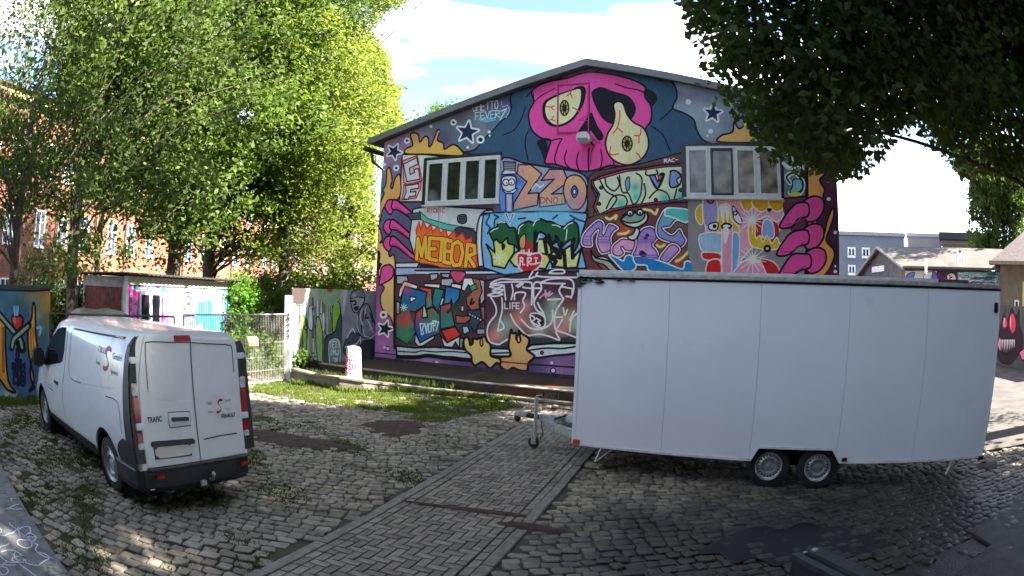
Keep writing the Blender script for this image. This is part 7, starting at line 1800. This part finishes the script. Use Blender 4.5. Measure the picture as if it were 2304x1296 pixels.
# left side: seams, window, mirror, handle, sill, press lines
wpts = [(2.50, 1.815), (2.72, 1.80), (2.95, 1.76), (3.25, 1.62), (3.55, 1.42), (3.82, 1.17), (3.70, 1.135), (2.76, 1.30), (2.62, 1.34), (2.52, 1.5)]
for sg in (-1, 1):
    on_side('door_window', wpts, M_vglass, .004, 12, None, sg)
strip_side('door_gap', [(2.40, 1.90), (2.42, 1.6), (2.50, 1.25), (2.68, .95), (2.72, .62), (2.70, .36)], .014, M_seam)
strip_side('door_gap', [(3.86, 1.15), (3.83, .85), (3.62, .62), (3.50, .36)], .012, M_seam)
strip_side('slide_rail', [(2.15, 1.83), (1.5, 1.845), (.8, 1.865), (.22, 1.885)], .02, M_seam)
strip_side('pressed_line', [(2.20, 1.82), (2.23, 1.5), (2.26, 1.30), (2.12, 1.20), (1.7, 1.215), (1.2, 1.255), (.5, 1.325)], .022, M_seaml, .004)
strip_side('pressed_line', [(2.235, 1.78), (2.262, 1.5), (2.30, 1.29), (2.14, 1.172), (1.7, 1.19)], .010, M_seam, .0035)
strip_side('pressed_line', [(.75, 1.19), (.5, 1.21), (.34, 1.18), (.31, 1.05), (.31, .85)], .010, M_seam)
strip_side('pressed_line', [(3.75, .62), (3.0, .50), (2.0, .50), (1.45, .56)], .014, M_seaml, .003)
on_side('sill', [(1.37, .30), (3.72, .30), (3.70, .41), (2.5, .43), (1.36, .46)], M_black, .008, 3)
hd = MB().box(-.02, .02, 2.90, 3.06, .955, 1.0); ho = obj('door_handle', MB().box(-.985, -.95, 2.90, 3.08, .965, 1.01), M_black, van, bevel=.01)
mr_ = MB().prism([(-1.21, 1.14), (-1.0, 1.12), (-.96, 1.22), (-.98, 1.40), (-1.17, 1.42), (-1.22, 1.32)], 3.62, 3.80)
mir = obj('wing_mirror', mr_, M_black, van, bevel=.03)
obj('mirror_arm', MB().tube([(-1.0, 3.72, 1.2), (-.88, 3.75, 1.14)], .03, 8), M_black, mir)
for sg in (-1, 1):
    ar = MB(); V = []
    for yc in WY: pass
for yc in WY:
    L_ = [(yc + .445 * math.cos(t), .36 + .445 * math.sin(t)) for t in np.linspace(.15, PI - .15, 9)]
    strip_side('arch_lip', L_, .03, M_van if yc > 2 else M_van, .010)
    obj('wheel_well', MB().lathe([(.25, .0001), (.25, .425), (-.6, .425), (-.6, .0001)], (0, yc, .36), 'x', 24), M_dark, van)
    obj('wheel_well', MB().lathe([(-.9 + .0, .424), (-.6, .424)], (0, yc, .36), 'x', 24), M_dark, van)
def wheel(parent, x, yc, zc, R, rim, w, sg, name='wheel', holes=16, deep=.035, rimm=None, hub=.075, ringhole=True):
    t = thing(name, '', '', (0, 0, 0)) if False else None
    tyre = obj(name, MB().lathe([(-w / 2, rim - .01), (-w / 2 - .0, R - .045), (-w / 2 + .02, R - .012), (-w / 4, R), (w / 4, R), (w / 2 - .02, R - .012), (w / 2, R - .045), (w / 2, rim - .01)], (x, yc, zc), 'x', 40, True), M_rubber, parent, smooth=True)
    s = sg; e = x + s * w / 2
    rm_ = rimm or mat('rim_steel', (.42, .43, .44), rough=.35, metal=.6, var=.15, scale=10)
    ro = obj('rim', MB().lathe([(0, rim + .004), (s * .006, rim), (s * .0, rim - .012), (-s * .022, rim - .022), (-s * .03, rim - .032), (-s * .022, rim * .62), (-s * .012, rim * .56), (-s * deep, rim * .46), (-s * deep, hub), (-s * (deep - .015), hub - .01), (-s * (deep - .02), .0005)], (e, yc, zc), 'x', 40), rm_, tyre, smooth=True)
    hm_ = MB()
    for k in range(holes):
        t_ = 2 * PI * k / holes; r = rim * .77; a, b = rim * .085, rim * .06
        c_, s_ = math.cos(t_), math.sin(t_)
        V = []
        for u in range(8):
            q = 2 * PI * u / 8; rr2 = r + a * math.cos(q); tt = b * math.sin(q)
            V.append((e - s * .024 + s * .002, yc + rr2 * c_ - tt * s_, zc + rr2 * s_ + tt * c_))
        hm_.add(V, [tuple(range(8))])
    obj('rim_holes', hm_, M_dark, ro, fix=False)['kind'] = 'stuff'
    hm_ = MB()
    for k in range(5):
        t_ = 2 * PI * k / 5 + .3; c0 = (e - s * deep + s * .0, yc + rim * .32 * math.cos(t_), zc + rim * .32 * math.sin(t_))
        hm_.lathe([(-.004, .011), (.012, .011), (.012, .0005)] if s > 0 else [(.004, .011), (-.012, .011), (-.012, .0005)], c0, 'x', 8)
    obj('wheel_bolts', hm_, M_steel, ro)['kind'] = 'stuff'
    return tyre
for yc in WY:
    for sg in (-1, 1): wheel(van, sg * (.80 if sg < 0 else .69), yc, WR, WR, .215, .215, sg, holes=10, rimm=mat('van_rim', (.33, .34, .35), rough=.4, metal=.5, var=.15))
# lettering and emblem
def text_mesh(s, size, m, name, parent, M, bold=0.0):
    cu = bpy.data.curves.new('t', 'FONT'); cu.body = s; cu.size = size; cu.offset = bold; cu.extrude = .0004
    to = bpy.data.objects.new('t', cu); COL.objects.link(to); bpy.context.view_layer.update()
    me = bpy.data.meshes.new_from_object(to.evaluated_get(bpy.context.evaluated_depsgraph_get())); bpy.data.objects.remove(to)
    me.transform(M); o = link(name, me, m, parent); return o
def rear_M(x, z, sx=1.0): return Matrix(((sx, 0, 0, x), (0, -LEAN, 0, 0), (0, 0, 1, z), (0, 0, 0, 1))) if False else Matrix(((sx, 0, 0, x), (0, LEAN, -1, ry(z) - OF - .002), (0, 1, 0, z), (0, 0, 0, 1)))
def side_M(y_, z): 
    sl = (hw(z + .1) - hw(z)) / .1
    return Matrix(((0, -sl, -1, -(hw(z) + .004)), (-1, 0, 0, y_), (0, 1, 0, z), (0, 0, 0, 1)))
M_txt = mat('chrome_letters', (.05, .05, .055), rough=.3)
M_txtg = mat('grey_print', (.12, .13, .15), rough=.5)
M_red = mat('red_print', (.45, .012, .03), rough=.4)
text_mesh('TRAFIC', .078, M_txt, 'badge', door_l, rear_M(-.71, 1.035, .82), .003)
text_mesh('RENAULT', .06, M_txt, 'badge', door_r, rear_M(.385, 1.0, .84), .002)
def s_shape(cx, cz, h, plane, parent, nm, wd):
    pts = [(.42, .40), (.30, .50), (.05, .48), (-.14, .34), (-.10, .14), (.06, 0), (.18, -.16), (.12, -.34), (-.08, -.46), (-.30, -.48), (-.40, -.40)]
    ws = [.16, .22, .20, .14, .07, .05, .06, .12, .2, .24, .18]
    L_ = smooth_line(pts, False, 4); W_ = np.interp(np.linspace(0, 10, len(L_)), range(11), ws); V = []
    for i, p in enumerate(L_):
        d = L_[min(i + 1, len(L_) - 1)] - L_[max(i - 1, 0)]; d /= np.linalg.norm(d) + 1e-9; n_ = np.array([-d[1], d[0]]) * W_[i] / 2
        for q in (p - n_, p + n_):
            if plane == 'rear': z = cz + q[1] * h; V.append((cx + q[0] * wd, ry(z) - OF - .003, z))
            else: z = cz + q[1] * h; yv = cx - q[0] * wd; V.append((-(hw(z) + .005), yv + ry(z) * max(0, 1 - yv / 1.2), z))
    return obj(nm, MB().add(V, [(2 * i, 2 * i + 2, 2 * i + 3, 2 * i + 1) for i in range(len(L_) - 1)]), M_red, parent, fix=False)
s_shape(.37, 1.135, .135, 'rear', door_r, 'emblem', .12)
text_mesh('T.B.S.S.', .042, M_txtg, 'print', door_r, rear_M(.17, 1.165, .8)); text_mesh('GmbH', .042, M_txtg, 'print', door_r, rear_M(.46, 1.175, .8))
text_mesh('Eventsys', .026, M_txtg, 'print', door_r, rear_M(.19, 1.075, .9)); text_mesh('Systems', .026, M_txtg, 'print', door_r, rear_M(.46, 1.085, .9))
s_shape(.70, 1.615, .24, 'side', van, 'emblem', .30)
text_mesh('T.B.S.S.', .10, M_txtg, 'print', van, side_M(1.06, 1.66)); text_mesh('GmbH', .10, M_txtg, 'print', van, side_M(.56, 1.64))
text_mesh('Event', .07, M_txtg, 'print', van, side_M(1.10, 1.515)); text_mesh('Systems', .07, M_txtg, 'print', van, side_M(.60, 1.48))
for k, s in enumerate(('Systeme + Service', 'Verleih und Verkauf')): text_mesh(s, .04, M_txtg, 'print', van, side_M(3.60, .86 - k * .055))
# ------------------------------------------------------------------ white box trailer
TFm = Frame(.9486, 9.0938, -.4821); TL_, TZ0, TZ1, TD = 6.4666, .3961, 2.7286, 2.2
trl = thing('box_trailer', 'long white twin axle box trailer parked across the right of the yard', 'trailer', tuple(TFm.o), TFm.yaw)
M_trl = mat('trailer_panel', (.78, .80, .83), rough=.38, var=.02, scale=1.2, coat=.15, bump=.03, bscale=3, dirt=((.64, .65, .66), 1.4, .62))
M_alu = mat('aluminium_trim', (.5, .5, .49), rough=.4, metal=.5, var=.15, scale=15)
a0, za0 = TFm.hit(1690, 1033); a1, za1 = TFm.hit(1708, 1006); a2, za2 = TFm.hit(1873, 1011); a3, za3 = TFm.hit(1888, 1040)
def topz(x): return za1 + (za2 - za1) * (x - a1) / (a2 - a1)
seams = [TFm.hit(1508, 640)[0], TFm.hit(1714, 645)[0], TFm.hit(1914, 650)[0], TFm.hit(2089, 656)[0]]
edges = [0.02] + seams + [TL_ - .02]
cut_pts = [(a0, TZ0), (a1, za1), (a2, za2), (a3, TZ0)]
def lower(x):
    if x <= a0 or x >= a3: return TZ0
    if x < a1: return TZ0 + (za1 - TZ0) * (x - a0) / (a1 - a0)
    if x <= a2: return topz(x)
    return TZ0 + (za2 - TZ0) * (a3 - x) / (a3 - a2)
for i in range(5):
    x0, x1 = edges[i] + .0025, edges[i + 1] - .0025
    xs = [x0] + [x for x in (a0, a1, a2, a3) if x0 < x < x1] + [x1]
    P_ = [(x, lower(x) + (.0)) for x in xs] + [(x1, TZ1), (x0, TZ1)]
    obj('side_panel', MB().prism(P_, -.012, -.001), M_trl, trl, bevel=.0)
bx = MB(); 
P_ = [(0, TZ0 + .02), (a0, TZ0 + .02), (a1, za1 + .01), (a2, za2 + .01), (a3, TZ0 + .02), (TL_, TZ0 + .02), (TL_, TZ1), (0, TZ1)]
bx.prism(P_, .0, TD)
obj('box_body', bx, mat('seam_grey', (.42, .43, .45), rough=.6), trl)
obj('front_panel', MB().box(-.012, -.001, .0, TD, TZ0 + .02, TZ1), M_trl, trl)
obj('rear_panel', MB().box(TL_ + .001, TL_ + .012, 0, TD, TZ0 + .02, TZ1), M_trl, trl)
for x in (-.03, TL_ - .03): obj('corner_trim', MB().box(x, x + .06, -.022, .03, TZ0, TZ1), M_trl, trl, bevel=.008)
lt = MB(); xs = [0.03, a0, a1, a2, a3, TL_ - .03]
for p, q in zip(xs[:-1], xs[1:]):
    lt.prism([(p, lower(p + 1e-6) - .012), (q, lower(q - 1e-6) - .012), (q, lower(q - 1e-6) + .02), (p, lower(p + 1e-6) + .02)], -.024, -.013)
obj('lower_trim', lt, mat('white_trim', (.66, .66, .67), rough=.4), trl)
obj('roof', MB().box(-.05, TL_ + .05, -.03, TD + .05, TZ1 + .055, TZ1 + .085), M_alu, trl)
for k, (z, o_) in enumerate(((TZ1 + .001, -.028), (TZ1 + .03, -.045))): obj('roof_trim', MB().box(-.04, TL_ + .04, o_, .03, z, z + .024), M_alu if k else M_dark, trl, bevel=.004)
obj('roof_rail', MB().box(-.03, TL_ - 1.2, .02, .06, TZ1 + .086, TZ1 + .13), mat('pale_rail', (.6, .58, .55), rough=.6), trl)
obj('roof_rail', MB().box(TL_ - 3.4, TL_ - .5, .45, .50, TZ1 + .086, TZ1 + .15), mat('dark_rail', (.06, .06, .06), rough=.6), trl)
dm = MB()
for _ in range(22): 
    x = RNG.uniform(0, .85) ** 1.5; h_ = RNG.uniform(.003, .012); z_ = TZ1 - RNG.uniform(-.04, .07) * (1 - x); dm.box(x, x + RNG.uniform(.02, .09), -.05, -.012, z_ - h_, z_ + h_)
ds = obj('peeling_sealant', dm, mat('dirt_black', (.02, .018, .016), rough=1), trl); ds['kind'] = 'stuff'
obj('marker_light', MB().box(TL_ - .10, TL_ - .02, -.04, -.022, TZ1 - .30, TZ1 - .16), M_black, trl, bevel=.006)
obj('corner_clip', MB().box(-.05, .02, -.05, -.03, TZ1 - .12, TZ1 - .0), M_black, trl)
for x in (.03, ): 
    mk = obj('marker_light', MB().box(x - .03, x + .07, -.045, -.014, TZ0 + .0, TZ0 + .07), mat('orange_marker', (.5, .07, .03), rough=.4), trl, bevel=.006)
x_ = TFm.hit(1899, 1037)[0]; obj('marker_light', MB().box(x_ - .04, x_ + .04, -.035, -.014, TZ0 + .02, TZ0 + .07), mat('dark_red_marker', (.08, .015, .012), rough=.4), trl)
obj('rear_lamp', MB().box(TL_ - .05, TL_ + .06, -.03, .08, TZ0 - .05, TZ0 + .01), M_black, trl)
wx0, wx1 = TFm.hit(1730, 1045, .05)[0], TFm.hit(1840, 1050, .05)[0]
# trailer wheels (built along y)
def twheel(xc):
    R, rim, w = .315, .195, .17; zc = .30; y0 = .06
    ty = obj('wheel', MB().lathe([(0, rim - .01), (0, R - .04), (.018, R - .01), (w * .3, R), (w * .7, R), (w, R - .03), (w, rim - .01)], (xc, y0, zc), 'y', 40, True), M_rubber, trl, smooth=True)
    rs = mat('silver_rim', (.50, .50, .51), rough=.32, metal=.7, var=.12)
    ro = obj('rim', MB().lathe([(-.004, rim + .004), (-.010, rim), (0, rim - .010), (.03, rim - .016), (.036, rim - .026), (.020, rim * .64), (.006, rim * .60), (.006, rim * .56), (.045, rim * .50), (.045, .07), (.03, .06), (.02, .0005)], (xc, y0, zc), 'y', 40), rs, ty, smooth=True)
    hm_ = MB()
    for k in range(20):
        t_ = 2 * PI * k / 20; r = rim * .76; c_, s_ = math.cos(t_), math.sin(t_); V = []
        for u in range(8):
            q = 2 * PI * u / 8; rr2 = r + rim * .085 * math.cos(q); tt = rim * .05 * math.sin(q); V.append((xc + rr2 * c_ - tt * s_, y0 + .0245, zc + rr2 * s_ + tt * c_))
        hm_.add(V, [tuple(range(8))])
    obj('rim_holes', hm_, M_dark, ro, fix=False)['kind'] = 'stuff'
    hm_ = MB()
    for k in range(5):
        t_ = 2 * PI * k / 5 + .3; hm_.lathe([(.045, .012), (.028, .012), (.028, .0005)], (xc + rim * .30 * math.cos(t_), y0, zc + rim * .30 * math.sin(t_)), 'y', 8)
    for k in range(5):
        t_ = 2 * PI * k / 5 + .9; hm_.lathe([(.0445, .02), (.044, .0005)], (xc + rim * .38 * math.cos(t_), y0, zc + rim * .38 * math.sin(t_)), 'y', 8)
    obj('wheel_bolts', hm_, M_steel, ro)['kind'] = 'stuff'
twheel(wx0); twheel(wx1)
obj('axle', MB().tube([(wx0, .2, .3), (wx0, TD - .1, .3)], .04, 8).tube([(wx1, .2, .3), (wx1, TD - .1, .3)], .04, 8), M_dark, trl)
obj('wheel_box', MB().box(a0 - .05, a3 + .05, .26, .30, .28, max(za1, za2)), M_dark, trl)
for y_ in (.35, TD - .4): obj('chassis_rail', MB().box(.05, TL_ - .1, y_, y_ + .06, TZ0 - .09, TZ0 + .019), M_steel, trl)
for x in (.35, TL_ - .45):
    sx_ = TFm.hit(1335, 1018)[0] if x < 1 else TL_ - .35
    obj('corner_steady', MB().tube([(x, .35, TZ0), (x - .12, .32, .08)], .022, 6).tube([(x + .25, .35, TZ0), (x - .12, .32, .08)], .016, 6), M_steel, trl)
obj('wood_block', MB().box(.10, .32, .25, .40, .0, .035), mat('pale_wood', (.45, .38, .3), rough=.9), trl)
# drawbar
cy = TD / 2
def tb3(p, q, r, m, nm, n=8): return obj(nm, MB().tube([p, q], r, n), m, trl)
for y_ in (.25, TD - .25):
    ab = MB(); p0 = np.array([.3, y_]); p1 = np.array([-.92, cy + (.05 if y_ > cy else -.05)]); d = (p1 - p0) / np.linalg.norm(p1 - p0); n_ = np.array([-d[1], d[0]]) * .03
    ab.slab([p0 - n_, p1 - n_, p1 + n_, p0 + n_], TZ0 - .06, TZ0 + .07); obj('drawbar', ab, M_steel, trl, bevel=.006)
obj('drawbar_plate', MB().slab([(-.02, .75), (-.30, .95), (-.30, 1.25), (-.02, 1.45)], TZ0 + .072, TZ0 + .085), M_steel, trl)
obj('overrun_device', MB().box(-1.05, -.62, cy - .06, cy + .06, TZ0 + .03, TZ0 + .16), mat('coupling_grey', (.45, .45, .45), rough=.5, var=.3, scale=12), trl, bevel=.015)
obj('coupling_shaft', MB().tube([(-1.0, cy, TZ0 + .1), (-1.28, cy, TZ0 + .11)], .045, 12), M_rubber, trl)
hc = MB().box(-1.50, -1.26, cy - .055, cy + .055, TZ0 + .07, TZ0 + .16); obj('coupling_head', hc, M_alu, trl, bevel=.02)
obj('coupling_cup', MB().lathe([(-.0, .05), (-.07, .055), (-.11, .03)], (-1.46, cy, TZ0 + .09), 'z', 14), M_black, trl)
obj('coupling_lever', MB().tube([(-1.40, cy, TZ0 + .16), (-1.33, cy, TZ0 + .24), (-1.18, cy - .02, TZ0 + .30)], .012, 6), M_steel, trl)
obj('handbrake', MB().tube([(-.75, cy - .1, TZ0 + .12), (-.55, cy - .1, TZ0 + .20), (-.2, cy - .1, TZ0 + .16)], .018, 8), M_black, trl)
obj('cover', MB().prism([(-.55, TZ0 + .09), (-.28, TZ0 + .09), (-.25, TZ0 + .18), (-.36, TZ0 + .24), (-.54, TZ0 + .22)], cy - .14, cy + .12), mat('white_cover', (.6, .6, .6), rough=.5), trl, bevel=.02)
jx, jz = TFm.hit(1206, 925, cy - .16); jy = cy - .16
jw = obj('jockey_wheel', MB().tube([(jx, jy, .20), (jx, jy, TZ0 + .42)], .030, 12), M_steel, trl, smooth=True)
obj('inner_tube', MB().tube([(jx, jy, .10), (jx, jy, .22)], .022, 10), M_alu, jw); obj('tube_cap', MB().tube([(jx, jy, TZ0 + .42), (jx, jy, TZ0 + .45)], .034, 10), M_alu, jw)
obj('crank', MB().tube([(jx, jy, TZ0 + .45), (jx, jy, TZ0 + .48), (jx + .10, jy, TZ0 + .50), (jx + .12, jy, TZ0 + .50)], .008, 6), M_steel, jw)
obj('crank_knob', MB().tube([(jx + .12, jy, TZ0 + .49), (jx + .12, jy, TZ0 + .56)], .018, 8), M_black, jw)
obj('small_wheel', MB().lathe([(-.03, .03), (-.03, .085), (0, .1), (.03, .085), (.03, .03)], (jx - .02, jy, .10), 'y', 20, True), M_rubber, jw, smooth=True)
obj('fork', MB().box(jx - .05, jx + .03, jy - .045, jy - .035, .08, .21).box(jx - .05, jx + .03, jy + .035, jy + .045, .08, .21), M_steel, jw)
obj('brake_cable', MB().tube([(jx + .1, jy, TZ0 + .08), (jx + .14, jy, .25), (jx + .1, jy, .15), (jx + .12, jy - .02, .28)], .008, 6), M_black, jw)
gl = obj('grab_handle', MB().tube([(-.02, .3, .75), (-.07, .3, .78), (-.07, .3, .98), (-.02, .3, 1.0)], .012, 8), M_steel, trl)

# ------------------------------------------------------------------ dark metal container corner, near right
CA, CB = gnd(1776, 1246, .55), gnd(1960, 1340, .55)
CF = frame2(CA, CB); 
cb = thing('steel_skip', 'dark metal bin with a grooved rim in the lower right foreground', 'bin', tuple(CF.o), CF.yaw)
M_bin = mat('dark_bin_metal', (.035, .042, .043), rough=.38, var=.25, scale=8, metal=.2)
Hc = .55
obj('bin_body', MB().box(.03, 2.4, .03, .30, .02, Hc - .05), M_black, cb)
obj('rim', MB().box(0, 2.45, 0, .10, Hc - .05, Hc), M_bin, cb, bevel=.012)
obj('lid', MB().box(.04, 2.45, .125, .30, Hc - .05, Hc + .02), mat('bin_lid', (.022, .026, .028), rough=.5, var=.2), cb, bevel=.012)
obj('rim_groove', MB().box(.02, 2.44, .102, .123, Hc - .05, Hc - .012), M_dark, cb)
obj('lid_bolt', MB().lathe([(0, .03), (.012, .03), (.016, .022), (.016, .0005)], (.12, .19, Hc + .02), 'z', 16), M_steel, cb, smooth=True)
obj('hinge_pin', MB().box(.06, .09, .10, .14, Hc - .0, Hc + .012), M_steel, cb)
for x in (.15, 2.2): obj('foot', MB().box(x, x + .1, .1, .2, -.03, .03), M_dark, cb)
